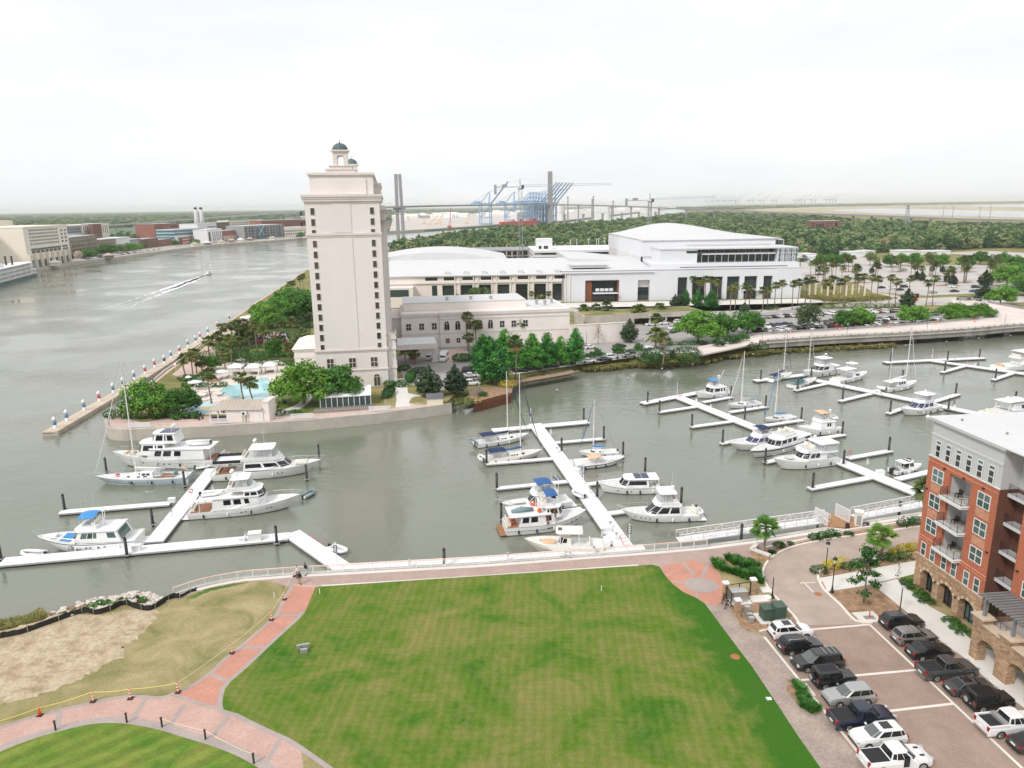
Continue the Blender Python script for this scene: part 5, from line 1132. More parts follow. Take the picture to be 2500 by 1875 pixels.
# scattered masses: far woods, reeds
def scatter_group():
 ng=bpy.data.node_groups.new('scatter','GeometryNodeTree')
 ng.interface.new_socket('Geometry',in_out='INPUT',socket_type='NodeSocketGeometry');ng.interface.new_socket('Collection',in_out='INPUT',socket_type='NodeSocketCollection');ng.interface.new_socket('Geometry',in_out='OUTPUT',socket_type='NodeSocketGeometry')
 N=ng.nodes;gi=N.new('NodeGroupInput');go=N.new('NodeGroupOutput');ip=N.new('GeometryNodeInstanceOnPoints');ci=N.new('GeometryNodeCollectionInfo')
 ci.inputs['Separate Children'].default_value=True;ci.inputs['Reset Children'].default_value=True
 a1=N.new('GeometryNodeInputNamedAttribute');a1.data_type='FLOAT_VECTOR';a1.inputs['Name'].default_value='sc'
 a2=N.new('GeometryNodeInputNamedAttribute');a2.data_type='FLOAT';a2.inputs['Name'].default_value='rz'
 cx=N.new('ShaderNodeCombineXYZ');ip.inputs['Pick Instance'].default_value=True
 K=ng.links.new
 K(gi.outputs[0],ip.inputs['Points']);K(gi.outputs[1],ci.inputs[0]);K(ci.outputs[0],ip.inputs['Instance']);K(a1.outputs[0],ip.inputs['Scale']);K(a2.outputs[0],cx.inputs[2]);K(cx.outputs[0],ip.inputs['Rotation']);K(ip.outputs[0],go.inputs[0])
 return ng
SCG=scatter_group()
def template_collection(name,meshes):
 c=bpy.data.collections.new(name)
 for m_ in meshes:c.objects.link(bpy.data.objects.new(name+'_piece',m_))
 return c
def inpoly(x,y,poly):
 c=False;j=len(poly)-1
 for i in range(len(poly)):
  if(poly[i][1]>y)!=(poly[j][1]>y)and x<(poly[j][0]-poly[i][0])*(y-poly[i][1])/(poly[j][1]-poly[i][1])+poly[i][0]:c=not c
  j=i
 return c
def scatter(name,label,pts,scs,coll,cat):
 me=bpy.data.meshes.new(name);me.from_pydata(pts,[],[]);rr=np.random.default_rng(len(pts))
 me.attributes.new('sc','FLOAT_VECTOR','POINT').data.foreach_set('vector',np.array(scs,dtype=np.float32).ravel());me.attributes.new('rz','FLOAT','POINT').data.foreach_set('value',(rr.random(len(pts))*6.283).astype(np.float32))
 o=link(name,me);md=o.modifiers.new('scatter','NODES');md.node_group=SCG
 for it in SCG.interface.items_tree:
  if it.item_type=='SOCKET' and it.in_out=='INPUT' and it.socket_type=='NodeSocketCollection':md[it.identifier]=coll
 return tag(o,label,cat,None,'stuff')
fm=[]
for i in range(6):
 rr=RRn(200+i);bl=dome_blobs(rr,9.5,10,1.0,13,2.1);fm.append(crown_mesh('forest_tree',['leaf_forest','leaf_forest_dark','leaf_forest','leaf_forest_dry','leaf_forest_dark','leaf_forest'][i],300+i,bl,700,.5,.55,.7,.25))
FC=template_collection('forest_templates',fm)
def wood(name,label,polypx,s0,k,hs,z=0.0,keep=1.0,dmax=99999,avoid=()):
 poly=gp(polypx);xs=[p[0]for p in poly];ys=[p[1]for p in poly];rr=RRn(len(polypx));pts,scs=[],[];y=min(ys)
 av=[gp(a)for a in avoid]
 while y<max(ys):
  s_=max(s0,y*k);x=min(xs)
  while x<max(xs):
   X,Y=x+rr.uniform(-.5,.5)*s_,y+rr.uniform(-.5,.5)*s_
   if rr.random()<keep and abs(X)<Y*1.0+60 and inpoly(X,Y,poly)and not any(inpoly(X,Y,a)for a in av)and mhypot(X,Y)<dmax:
    q=s_/7.6*rr.uniform(.8,1.3);hh=hs*rr.choice((.5,.7,.85,1.0,1.1,1.3))/10;q*=rr.uniform(.75,1.15)
    pts.append((X,Y,z));scs.append((q,q,hh))
   x+=s_
  y+=s_
 return scatter(name,label,pts,scs,FC,'woods')
wood('island_woods','dense green woodland behind the convention hall',[(958,617),(1040,598),(1130,580),(1230,567),(1315,561),(1400,556),(1500,548),(1590,536),(1650,528),(1720,522),(1850,528),(2000,537),(2080,552),(2200,560),(2330,572),(2500,575),(2700,585),(2700,620),(2500,606),(2380,608),(2330,612),(2280,616),(2150,618),(2080,620),(1990,632),(1962,640),(1955,622),(1500,622),(1480,625),(1300,628),(1110,632),(960,640)],8.5,.0092,11.5,avoid=[[(1968,566),(2080,566),(2080,576),(1968,576)]])
wood('marsh_woods','belt of trees under the long viaduct',[(1650,527),(1720,520),(1850,524),(2000,531),(2080,538),(2250,545),(2500,552),(2700,560),(2700,586),(2500,576),(2330,573),(2200,561),(2080,553),(2000,538),(1850,529)],12,.011,7,keep=.55)
wood('far_shore_woods','hazy woods on the far shore beyond the marsh',[(1650,508),(1800,502.5),(2000,499),(2500,491.5),(3000,485),(3000,489),(2500,496.5),(2000,505),(1850,510),(1700,515)],40,.012,12,keep=.8)
wood('city_woods','hazy tree covered suburbs stretching to the horizon',[(-420,575),(0,566),(150,562),(300,556),(450,551),(700,541),(960,534),(1100,524),(1300,514),(1500,508),(1560,505),(1300,505.3),(960,509.5),(500,515.3),(0,522),(-420,527)],13,.0105,12,keep=.85)
wood('quay_trees','dark street trees between the old riverfront houses',[(165,600),(200,598),(290,590),(400,585),(560,572),(760,566),(760,560),(560,562),(380,575),(270,580),(165,588)],16,.012,12,keep=.25)
RT=template_collection('reed_templates',[tuft_mesh(40+i,1.0,.55,40).mesh('reed_clump','reed')for i in range(3)])
def reeds(name,label,line,n,spread,z,sc=1.0,sm=1):
 g_=gp(line,WZ if z<-1.5 else 0);rr=RRn(n);pts,scs=[],[]
 for k in range(n):
  t=rr.random()*(len(g_)-1);i=int(t);f_=t-i;a,b=g_[i],g_[min(i+1,len(g_)-1)];d=Vector((b[0]-a[0],b[1]-a[1])).normalized();o_=rr.gauss(0,spread)
  pts.append((a[0]+(b[0]-a[0])*f_-d.y*o_,a[1]+(b[1]-a[1])*f_+d.x*o_,z));q=sc*rr.uniform(.6,1.3);scs.append((q*1.4,q*1.4,q))
 return scatter(name,label,pts,scs,RT,'reeds')
reeds('bank_reeds','tan and green reeds along the marina bank under the causeway',[(1420,906),(1480,902),(1540,896),(1600,896),(1702,890),(1747,878),(1800,873),(1875,865),(2016,856),(2186,848)],1500,1.3,-1.75,.85)
reeds('shore_reeds','olive reeds at the left edge of the rocky shore',[(-80,1540),(0,1526),(40,1516),(75,1508),(95,1504)],420,.9,-1.2,.9)
reeds('verge_grass','rough grass on the roundabout',[(1968,724),(2010,730),(2060,733),(2120,731),(2165,726)],900,3.4,.05,.7)
# docks
def dock_seg(parent,a,b,w_,name,z=DZ,trim=0.0):
 a=Vector(a[:2]);b=Vector(b[:2]);d=(b-a).normalized();n=Vector((-d.y,d.x));a=a-d*trim;b=b+d*trim
 q=lambda o_:[tuple(a-n*(w_/2+o_)-d*o_),tuple(b-n*(w_/2+o_)+d*o_),tuple(b+n*(w_/2+o_)+d*o_),tuple(a+n*(w_/2+o_)-d*o_)]
 s_=MB().prism(q(0),z-.07,z,True).B(name,'dock_white',parent)
 MB().prism(q(.03),z-.3,z-.07,True).B('fender_board','dock_side',s_)
 MB().prism(q(-.12),z-.85,z-.3,True).B('float','dock_float',s_)
 L_=(b-a).length
 if L_>6:
  m_=MB();k=3.0
  while k<L_-1:c=a+d*k;e=n*(w_/2-.02);t_=d*.02;m_.quad((*(c-e-t_),z+.003),(*(c-e+t_),z+.003),(*(c+e+t_),z+.003),(*(c+e-t_),z+.003));k+=3.0
  tag(m_.B('deck_joints','dock_side',s_),kind='stuff')
 return s_
def dpx(x,y):return G(x,y,DZ)
DOCKS={'floating dock with one long arm and a diagonal walkway at the left basin':[('walkway',(3,1371),(705,1308),2.6),('walkway',(520,1143),(376,1322),2.7),('walkway',(712,1300),(846,1392),2.7),('finger',(146,1249),(416,1227),1.6),('finger',(445,1226),(560,1216),1.6),('finger',(505,1150),(560,1144),1.8),('finger',(40,1362),(300,1340),1.2)],'floating dock with a long walkway and slips in the middle basin':[('walkway',(1306,1034),(1522,1333),3.0),('walkway',(1202,1050),(1436,1029),2.4),('finger',(1187,1131),(1352,1118),1.3),('finger',(1212,1191),(1384,1174),1.3),('finger',(1226,1267),(1420,1240),1.2),('finger',(1350,1080),(1478,1069),1.3),('finger',(1390,1124),(1522,1111),1.3),('finger',(1432,1181),(1576,1160),1.3),('finger',(1484,1252),(1664,1228),1.3)],'floating dock with a long diagonal walkway and many slips':[('walkway',(1655,968),(2262,1211),3.0),('walkway',(1568,984),(1745,950),2.3),('finger',(1609,1005),(1712,990),1.4),('finger',(1687,1041),(1798,1026),1.4),('finger',(1716,981),(1787,968),1.4),('finger',(1782,1005),(1874,991),1.4),('finger',(1850,1040),(1959,1024),1.4),('finger',(1868,1127),(1975,1105),1.4),('finger',(1960,1076),(2062,1059),1.4),('finger',(2070,1117),(2176,1098),1.4),('finger',(1976,1191),(2130,1163),1.5),('finger',(2190,1168),(2285,1146),1.5),('finger',(1760,1081),(1860,1062),1.3)],'floating dock behind, holding the masted boats and white cruisers':[('walkway',(1990,927),(2400,1012),2.8),('walkway',(1843,929),(2015,908),2.3),('finger',(1941,952),(2026,934),1.4),('finger',(2051,978),(2126,960),1.4),('finger',(2168,1008),(2222,990),1.4),('finger',(2262,985),(2340,961),1.4),('finger',(2125,955),(2210,938),1.3),('finger',(2390,1010),(2480,980),1.3)],'farthest floating dock near the causeway':[('walkway',(2160,884),(2402,873),2.4),('walkway',(2276,880),(2530,916),2.6),('finger',(2300,908),(2357,892),1.4),('finger',(2425,926),(2478,908),1.4)],}
for lb,segs in DOCKS.items():
 t=thing('floating_dock',lb,'dock')
 for k,(nm,a,b,w_)in enumerate(segs):dock_seg(t,dpx(*a),dpx(*b),w_,nm,DZ+(.006*k if nm=='walkway' else-.02-.006*k))
t=thing('floating_dock','long white floating dock lying along the promenade wall','dock')
seg=offs(rail_g,4.0)[9:13]
for k,(a,b)in enumerate(zip(seg,seg[1:])):dock_seg(t,a,b,3.3,'walkway',DZ-.03-.006*k)
rv=thing('river_pontoon','long tan concrete river pontoon lined with banded mooring piles','pontoon')
RP=[(118,1054),(290,955),(420,874),(500,824),(560,787)]
rg=gp(RP,-1.2);mb=MB();curb(mb,rg,-1.9,1.3,-1.8,-1.2);mb.B('deck','pontoon_tan',rv);mb=MB();curb(mb,rg,-2.0,1.4,-3,-1.5);mb.B('float','concrete_wall',rv)
MPX=[(135,1045,'blue_paint'),(164,1027,'blue_paint'),(206,1001,'blue_paint'),(243,979,'red_paint'),(277,958,'blue_paint'),(301,944,'blue_paint'),(328,926,'blue_paint'),(355,912,'red_paint'),(378,896,'red_paint'),(402,887,'boot_blue'),(418,874,'blue_paint'),(439,862,'red_paint'),(459,846,'blue_paint'),(478,836,'blue_paint'),(489,827,'red_paint'),(508,815,'blue_paint'),(530,800,'red_paint'),(560,782,'blue_paint')]
cs_,pts_=None,{}
for i,(x,y,mt)in enumerate(MPX):
 p=G(x,y,-1.2);t=thing('mooring_pile',f'white capped mooring pile with {"red" if "red" in mt else "blue"} band on the river pontoon, {ordn(i + 1)} from the left','mooring pile',(p.x,p.y,-1.2),0,'banded piles on the river pontoon')
 me=pts_.get('p')or MB().lathe([(.5,-2.5),(.5,1.0)],0,0,12).lathe([(.52,2.2),(.62,2.6),(.62,2.9),(.3,3.2),(.05,3.5)],0,0,12).mesh('post','white_paint',True);pts_['p']=me
 mb_=pts_.get(mt)or MB().lathe([(.54,1.0),(.54,2.2)],0,0,12).mesh('band',mt,True);pts_[mt]=mb_
 link('post',me,t);link('band',mb_,t);t.scale=(.72,.72,.8)
PIL=[(158,1243),(260,1150),(451,1184),(373,1278),(310,1353),(2,1362),(779,1116),(749,1168),(676,1324),(1425,1023),(1474,1070),(1521,1110),(1371,1100),(1575,1150),(1458,1212),(1663,1226),(1188,1130),(1213,1190),(1224,1266),(1581,981),(1610,1004),(1689,1039),(1764,1079),(1784,967),(1818,1021),(1869,991),(1868,1127),(1857,926),(2174,882),(2313,878),(2391,872),(2306,905),(2430,923),(2203,926),(2333,960),(2173,1005),(2315,999),(2057,974),(1980,919),(1947,950),(1956,1022),(2056,1058),(2170,1098),(2059,1132),(1984,1189),(2478,981),(1085,1382),(1809,1320),(2194,1262)]
pm=MB().lathe([(.21,-4.5),(.21,2.45)],0,0,10).mesh('post','piling_black',True);pcap=MB().lathe([(.23,2.4),(.23,2.5),(.2,2.6),(.03,2.85)],0,0,10).mesh('cap','black_metal');phoop=MB().box(-.42,.42,-.42,-.36,-.12,.02).box(-.42,.42,.36,.42,-.12,.02).box(-.42,-.36,-.36,.36,-.12,.02).box(.36,.42,-.36,.36,-.12,.02).mesh('hoop','dock_side')
for i,(x,y)in enumerate(sorted(PIL)):
 p=dpx(x,y);t=thing('mooring_piling',f'black mooring piling of the marina, {ordn(i + 1)} from the left','piling',p,0,'black marina pilings');link('post',pm,t);link('cap',pcap,t);link('hoop',phoop,t)
ped=MB().box(-.14,.14,-.14,.14,0,1.0).mesh('column','white_paint');pedc=MB().box(-.18,.18,-.18,.18,1.0,1.18).mesh('cap','tin_silver')
PED=[(520,1200),(458,1182),(420,1262),(376,1275),(600,1318),(1345,1060),(1360,1105),(1398,1135),(1420,1160),(1440,1205),(1490,1290),(1505,1318),(1470,1310),(1700,982),(1735,998),(1780,1018),(1860,1048),(2060,1122),(2118,1134),(2020,1105),(2060,945),(2150,966),(2260,985),(2330,998),(2330,880),(2380,895),(1000,1384),(1240,1368),(1450,1352)]
for i,(x,y)in enumerate(sorted(PED)):
 p=dpx(x,y);t=thing('power_pedestal',f'small white power pedestal on the docks, {ordn(i + 1)} from the left','pedestal',p,.3,'dock power pedestals');link('column',ped,t);link('cap',pedc,t)
for i,(x,y,s_,lb)in enumerate([(623,1318,1.5,'large white dock box on the long arm'),(592,1322,.7,'small grey dock locker beside the large dock box'),(334,1343,1.0,'white dock locker by the crossing of the walkways'),(420,1226,.9,'white dock locker at the left finger root'),(1408,1155,.9,'white dock locker halfway along the middle walkway'),(1484,1298,.9,'white dock locker near the foot of the middle walkway'),(2148,1160,1.1,'white dock locker at the cross of the long slips'),(2142,960,1.0,'white dock locker by the masted trawler')]):
 p=dpx(x,y);t=thing('dock_box',lb,'dock box',p,.2);MB().box(-.6*s_,.6*s_,-.4*s_,.4*s_,0,.75*s_).B('box','white_paint',t);MB().box(-.64*s_,.64*s_,-.44*s_,.44*s_,.75*s_,.85*s_).B('lid','white_gel',t)
def ring_post(x,y,lb):
 p=dpx(x,y);t=thing('life_ring_post',lb,'life ring',p,.2);MB().box(-.05,.05,-.05,.05,0,1.5).B('post','white_paint',t);m_=MB();R_=.34
 m_.tube([(R_*mcos(a),-.1,1.1+R_*msin(a))for a in[k*PI/6 for k in range(13)]],.08,6,False);m_.B('ring','red_paint',t)
for x,y,lb in[(528,1142,'red life ring at the top of the left walkway'),(468,1212,'red life ring halfway along the left walkway'),(1660,974,'red life ring at the head of the long diagonal dock'),(2072,1117,'red life ring by the empty right slip'),(2282,880,'red life ring on the farthest dock head'),(2361,893,'red life ring on the farthest walkway')]:ring_post(x,y,lb)
def dock_sign(x,y,lb,h=3.2):
 p=dpx(x,y);t=thing('dock_sign',lb,'sign',p,-.2);MB().box(-.06,.06,-.06,.06,0,h).B('post','white_paint',t);MB().box(-.28,.28,-.1,-.065,h-1.5,h-.4).B('board','boot_blue',t);m_=MB()
 for k in range(4):m_.box(-.16,.16,-.115,-.101,h-1.36+.24*k,h-1.22+.24*k)
 m_.B('lettering','white_band',t)
for x,y,lb in[(822,1375,'white post with blue sign on the left landing'),(1536,1328,'white post with blue sign at the foot of the middle walkway'),(1653,962,'white post with sign at the long diagonal dock head'),(2275,876,'white post with sign on the farthest dock head'),(1920,915,'white post with sign behind the two small sailboats'),(1424,1178,'tall white post beside the solar roofed cruiser'),(1296,1030,'white post at the middle dock head')]:dock_sign(x,y,lb)
for nm,q in(('no_mooring_marking',[(1512,1308),(1528,1304),(1540,1328),(1524,1332)]),('no_mooring_marking',[(744,1308),(768,1304),(790,1322),(766,1326)])):
 g_=[dpx(*c)for c in q];m_=MB()
 for k in range(4):a_=g_[0].lerp(g_[3],k/3);b_=g_[1].lerp(g_[2],k/3);ribbon(m_,[tuple(a_[:2]),tuple(b_[:2])],-.06,.06,DZ+.006)
 ribbon(m_,[tuple(g_[0][:2]),tuple(g_[3][:2])],-.06,.06,DZ+.0065);struct(nm,m_,'red_paint')
# boats
def lerp(a,b,t):return a+(b-a)*t
class Boat:
 def __init__(s,name,label,cat,stern,bow,beam,fb=(1.0,.9,1.5),rake=.1,over=1.07,hull='white_gel',boot='boot_black',plumb=.0,z=WZ):
  a,b=G(*stern,z),G(*bow,z);d=b-a;s.L=d.length*over;s.B=beam or s.L*.29;s.fb=fb
  s.t=thing(name,label,cat,((a+b)/2)[:2]+(z,)if False else(*((a+b)/2)[:2],z),matan2(d.y,d.x));s.rk=rake*s.L
  s.hull(hull,boot)
 def hb(s,t):return s.B/2*((.88+.12*msin(min(1,t/.45)*PI/2))if t<.45 else max(.015,(1-((t-.45)/.55)**2.3)**.82))
 def sz(s,t):a,m_,b=s.fb;return lerp(a,m_,t/.4)if t<.4 else lerp(m_,b,((t-.4)/.6)**1.5)
 def hull(s,mat,boot):
  n=15;top,low,dk,rail=[],[],[],[]
  for i in range(n):
   t=i/(n-1);b=s.hb(t);z=s.sz(t);k=1-.5*t**3;xr=lambda zz:-s.L/2+s.L*t-s.rk*t**5*max(0,1-zz/s.sz(1.0))**1.0
   P=lambda f_,zz:(xr(zz),b*f_,zz)
   lowp=[P(.9*k,.14),P(.86*k,0),P(.7*k,-.3),(xr(-.6),0,-.55-.1*msin(t*3.14))]
   low.append(lowp+[(p[0],-p[1],p[2])for p in lowp[:-1][::-1]])
   tp=[P(1,z),P(lerp(.9*k,1,.72),z*.62),P(lerp(.9*k,1,.35),z*.32),P(.9*k,.14)]
   top.append((tp,[(p[0],-p[1],p[2])for p in tp]));dk.append((P(.97,z-.12),(P(.97,z-.12)[0],-b*.97,z-.12)))
  mb=MB()
  for sd in(0,1):r_=[q[sd]for q in top];mb.loft(r_ if sd==0 else[x[::-1]for x in r_],False,False,False)
  a,b=top[0];mb.add([*a,*b[::-1]],[tuple(range(8))]);s.hullo=mb.B('hull',mat,s.t,True)
  mb=MB();mb.loft(low,True,False,False);mb.B('bottom_paint',boot,s.t)
  mb=MB();
  for i in range(n-1):mb.quad(dk[i][0],dk[i][1],dk[i+1][1],dk[i+1][0])
  mb.B('deck','deck_white',s.t)
  s.top=top
 def stripe(s,z0,z1,mat,t0=.0,t1=1.0):
  mb=MB()
  for sd in(1,-1):
   P_=[]
   for i in range(15):
    t=i/14
    if t0<=t<=t1:
     a,b=s.top[i][0][0],s.top[i][0][3];z=s.sz(t);f0,f1=z0,z1
     q=lambda f:[s.top[i][0][1],s.top[i][0][0]]and None
     p=s.top[i][0];
     def at(f):
      zz=f*z
      for u,v in zip(p,p[1:]):
       if v[2]<=zz<=u[2]+1e-6:w_=(zz-v[2])/max(1e-6,u[2]-v[2]);return Vector(v).lerp(Vector(u),w_)
      return Vector(p[0])
     A,B_=at(f0),at(f1);A.y+=.012;B_.y+=.012;P_.append(((A.x,A.y*sd,A.z),(B_.x,B_.y*sd,B_.z)))
   for u,v in zip(P_,P_[1:]):mb.quad(u[0],v[0],v[1],u[1])
  return mb.B('stripe',mat,s.t)
 def ports(s,ts,f=.55,w_=.35,h_=.14):
  for t in ts:
   for sd in(1,-1):
    i=t*14;j=int(i);A=Vector(s.top[j][0][1]).lerp(Vector(s.top[min(14,j+1)][0][1]),i-j);mb=MB();mb.cbox(A.x,sd*(A.y+.0),A.z*(f/.62),w_,.05,h_);mb.B('porthole','win_boat',s.hullo)
 def house(s,name,x0,x1,w_,z0,h,rf=.5,ra=.1,tum=.88,taper=.8,nose=.4,mat='white_gel',glass='win_boat',side=(),front=True,v=(.35,.85),roof=None,over=.12,rear=False,parent=None):
  xm=x1-nose
  bot=[(x0,w_/2),(x0,-w_/2),(xm,-w_/2*.97),(x1,-w_/2*taper*.6),(x1,w_/2*taper*.6),(xm,w_/2*.97)]
  tx=lambda x:lerp(x0+ra,x1-rf,(x-x0)/(x1-x0));top=[(tx(x),y*tum)for x,y in bot]
  r0=[(x,y,z0)for x,y in bot];r1=[(x,y,z0+h)for x,y in top]
  o=MB().loft([r0,r1]).B(name,mat,parent or s.t)
  def pane(i,j,s0,s1,v0,v1,g=glass):
   A,B_,C_,D_=map(Vector,(r0[i],r0[j],r1[j],r1[i]));q=lambda a,b:(A.lerp(B_,a)).lerp(D_.lerp(C_,a),b)
   MB().slab(q(s0,v0),q(s1,v0),q(s1,v1),q(s0,v1),.02).B('window',g,o)
  for(s0,s1)in side:
   pane(1,2,s0,s1,*v);pane(5,0,1-s1,1-s0,*v)
  if front:
   pane(2,3,.06,.94,v[0]*.7,v[1]+.03);pane(4,5,.06,.94,v[0]*.7,v[1]+.03);pane(3,4,.03,.485,v[0]*.7,v[1]+.03);pane(3,4,.515,.97,v[0]*.7,v[1]+.03)
  if rear:pane(0,1,.1,.9,.1,.85)
  if roof is not None:
   q0=[(x+(over if x>(x0+x1)/2 else-over),y*(1+2*over/w_),z0+h)for x,y in top];q1=[(x,y,z0+h+.09)for x,y,_ in q0];c_=[(x*1+0,y*.8,z0+h+.16)for x,y,_ in q0]
   MB().loft([q0,q1,c_]).B('roof',roof,o)
  return o
 def slab(s,name,x0,x1,w_,z,th=.12,mat='white_gel',nose=.3,crown=.08):
  k=[(x0,w_/2*.94),(x0,-w_/2*.94),(x0+.15,-w_/2),(x1-nose,-w_/2),(x1,-w_/2*.7),(x1,w_/2*.7),(x1-nose,w_/2),(x0+.15,w_/2)]
  return MB().loft([[(x,y,z)for x,y in k],[(x,y,z+th)for x,y in k],[(x*.98+.01*(x0+x1),y*.85,z+th+crown)for x,y in k]]).B(name,mat,s.t,False)
 def posts(s,pts,z0,z1,r=.035,mat='rail_white',name='support_post'):
  mb=MB()
  for(x,y,dx)in pts:
   for sd in(1,-1):mb.tube([(x,y*sd,z0),(x+dx,y*sd*.96,z1)],r,4)
  return mb.B(name,mat,s.t)
 def bimini(s,x0,x1,w_,z,mat,sag=.25,z0=None):
  N=8;M_=5;rings=[]
  for i in range(M_+1):
   u=i/M_;x=lerp(x0,x1,u);dz=-.12*(2*u-1)**2
   rings.append([(x,w_/2*msin(-PI/2+PI*k/N),z+dz-sag*(1-mcos(-PI/2+PI*k/N)))for k in range(N+1)])
  mb=MB().loft(rings,False,False,False);up=[[(x,y,zz-.04)for x,y,zz in r_]for r_ in rings];mb.loft([r_[::-1]for r_ in up],False,False,False)
  o=mb.B('bimini',mat,s.t,True)
  m_=MB()
  for x in(x0,(x0+x1)/2,x1):m_.tube([(lerp(x,(x0+x1)/2,.6),-w_*.46,z0 or z-1.5),(x,-w_/2,z-sag-.05)],.022,4);m_.tube([(lerp(x,(x0+x1)/2,.6),w_*.46,z0 or z-1.5),(x,w_/2,z-sag-.05)],.022,4)
  m_.B('bimini_frame','rail_steel',o);return o
 def fenders(s,ts=(.2,.4,.6)):
  for t in ts:
   for sd in(1,-1):i=int(t*14);A=s.top[i][0][2];MB().lathe([(.03,-.35),(.13,-.25),(.13,.25),(.03,.35)],A[0],sd*(A[1]+.16),8).xf(Matrix.Translation((0,0,s.sz(t)*.45))).B('fender',random.choice(('boot_blue','white_gel','boot_black')),s.t,True)
 def rails(s,t0=.45,t1=1.0,h=.75,mat='rail_steel',pulpit=.0):
  mb=MB();n=9
  for sd in(1,-1):
   P_=[]
   for k in range(n):
    t=lerp(t0,t1,k/(n-1));i=t*14;j=min(13,int(i));A=Vector(s.top[j][0][0]).lerp(Vector(s.top[j+1][0][0]),i-j);hh=h*min(1,.35+k/2.5);P_.append((A.x+pulpit*(k/(n-1))**4,A.y*sd*.95,A.z+hh));mb.tube([(A.x,A.y*sd*.97,A.z-.05),P_[-1]],.014,3,False)
   mb.tube(P_,.02,4);mb.tube([(x,y,z-h*.45)for x,y,z in P_],.011,3)
  s.fenders();a=P_[-1];mb.tube([a,(a[0]+.12,0,a[2]),(a[0],-a[1],a[2])],.02,4);return mb.B('bow_rail',mat,s.t)
 def radar(s,x,z,h=.9,w_=1.2,domes=1):
  m_=MB();m_.tube([(x,-w_/2,z),(x-.25,-w_/2*.8,z+h),(x-.25,w_/2*.8,z+h),(x,w_/2,z)],.06,5);o=m_.B('radar_arch','white_gel',s.t)
  for k in range(domes):MB().lathe([(.05,0),(.3,.05),(.32,.2),(.22,.36),(.05,.42)],0,0,10).xf(Matrix.Translation((x-.25,(k-(domes-1)/2)*.8,z+h))).B('radar_dome','white_gel',o,True)
  return o
 def antennas(s,pts,h=3.0):
  for(x,y,z)in pts:MB().tube([(x,y,z),(x-.15,y,z+h)],[.022,.01],4).B('antenna','white_paint',s.t)
 def platform(s,l=.9,z=.28,mat='white_gel'):return MB().box(-s.L/2-l,-s.L/2+.1,-s.B*.42,s.B*.42,z-.08,z).B('swim_platform',mat,s.t)
 def cockpit(s,x0,x1,z,w_=None,seat='cream_gel'):
  w_=w_ or s.B*.78;MB().box(x0,x1,-w_/2,w_/2,z,z+.03).B('cockpit_sole','teak',s.t);MB().box(x0+.05,x0+.6,-w_*.35,w_*.35,z+.03,z+.5).box(x0+.05,x0+.2,-w_*.35,w_*.35,z+.5,z+.85).B('cockpit_seat',seat,s.t)
 def fly(s,x0,x1,w_,z,seats=True):
  o=s.house('flybridge',x0,x1,w_,z,.62,.35,.0,1.02,.8,.6,front=False)
  q=MB().box(x0+.15,x1-.9,-w_/2+.18,w_/2-.18,z+.625,z+.635).B('flybridge_sole','deck_grey',o)
  MB().slab((x1-.75,-w_*.4,z+.6),(x1-.75,w_*.4,z+.6),(x1-1.1,w_*.38,z+1.05),(x1-1.1,-w_*.38,z+1.05),.02).B('windscreen','clear_vinyl',o)
  if seats:MB().box(x0+.3,x0+.85,-w_*.36,w_*.36,z+.64,z+1.0).box(x0+.3,x0+.42,-w_*.36,w_*.36,z+1.0,z+1.35).box(x1-2.0,x1-1.5,-w_*.3,-w_*.02,z+.64,z+1.15).box(x1-2.0,x1-1.9,-w_*.3,-w_*.02,z+1.15,z+1.6).B('flybridge_seat','cream_gel',o)
  return o
 def enclosure(s,x0,x1,w_,z,h):
  o=s.house('vinyl_enclosure',x0,x1,w_,z,h,.35,.1,.93,.8,.5,mat='clear_vinyl',front=False);m_=MB()
  for x in(x0+.15,(x0+x1)/2,x1-.7):
   for sd in(1,-1):m_.tube([(x,sd*w_*.49,z),(x-.05,sd*w_*.46,z+h)],.03,4)
  m_.B('frame_post','rail_white',o);return o
 def dinghy(s,x,y,z,l=2.8,rz=1.57,cover=None):
  return make_dinghy(l,cover,parent=s.t,loc=(x,y,z),rz=rz)
 def sailrig(s,xm,hm,boom,cover='canvas_navy',jib='canvas_grey',spreaders=(.45,.72),zb=1.6):
  MB().tube([(xm,0,.3),(xm-.1,0,hm)],[.12,.07],6).B('mast','white_paint',s.t)
  m_=MB()
  for f_ in spreaders:m_.tube([(xm-.05,-1.1*(1.25-f_),hm*f_),(xm-.05,1.1*(1.25-f_),hm*f_)],.03,4)
  m_.B('spreader','white_paint',s.t)
  MB().tube([(xm,0,zb),(xm-boom,0,zb+.1)],.07,5).B('boom','white_paint',s.t)
  if cover:MB().tube([(xm+.1,0,zb+.45),(xm-boom*.3,0,zb+.32),(xm-boom*.7,0,zb+.26),(xm-boom,0,zb+.2)],[.2,.2,.16,.08],7).B('sail_cover',cover,s.t,True)
  m_=MB();tb=s.L/2*.97
  for p in[(tb,0,s.sz(1)),(-s.L/2*.97,0,s.sz(0))]+[(xm-.3,sd*s.B*.46,s.sz(.5))for sd in(1,-1)]:m_.tube([(xm-.1,0,hm-.1),p],.014,3,False)
  for sd in(1,-1):m_.tube([(xm-.05,sd*1.1*.8,hm*.45),(xm-.3,sd*s.B*.46,s.sz(.5))],.012,3,False)
  m_.B('rigging','black_metal',s.t)
  if jib:MB().tube([(tb-.05,0,s.sz(1)+.35),(lerp(tb,xm,.5),0,hm*.5),(xm+.25,0,hm*.93)],[.045,.075,.03],6).B('furled_jib',jib,s.t)
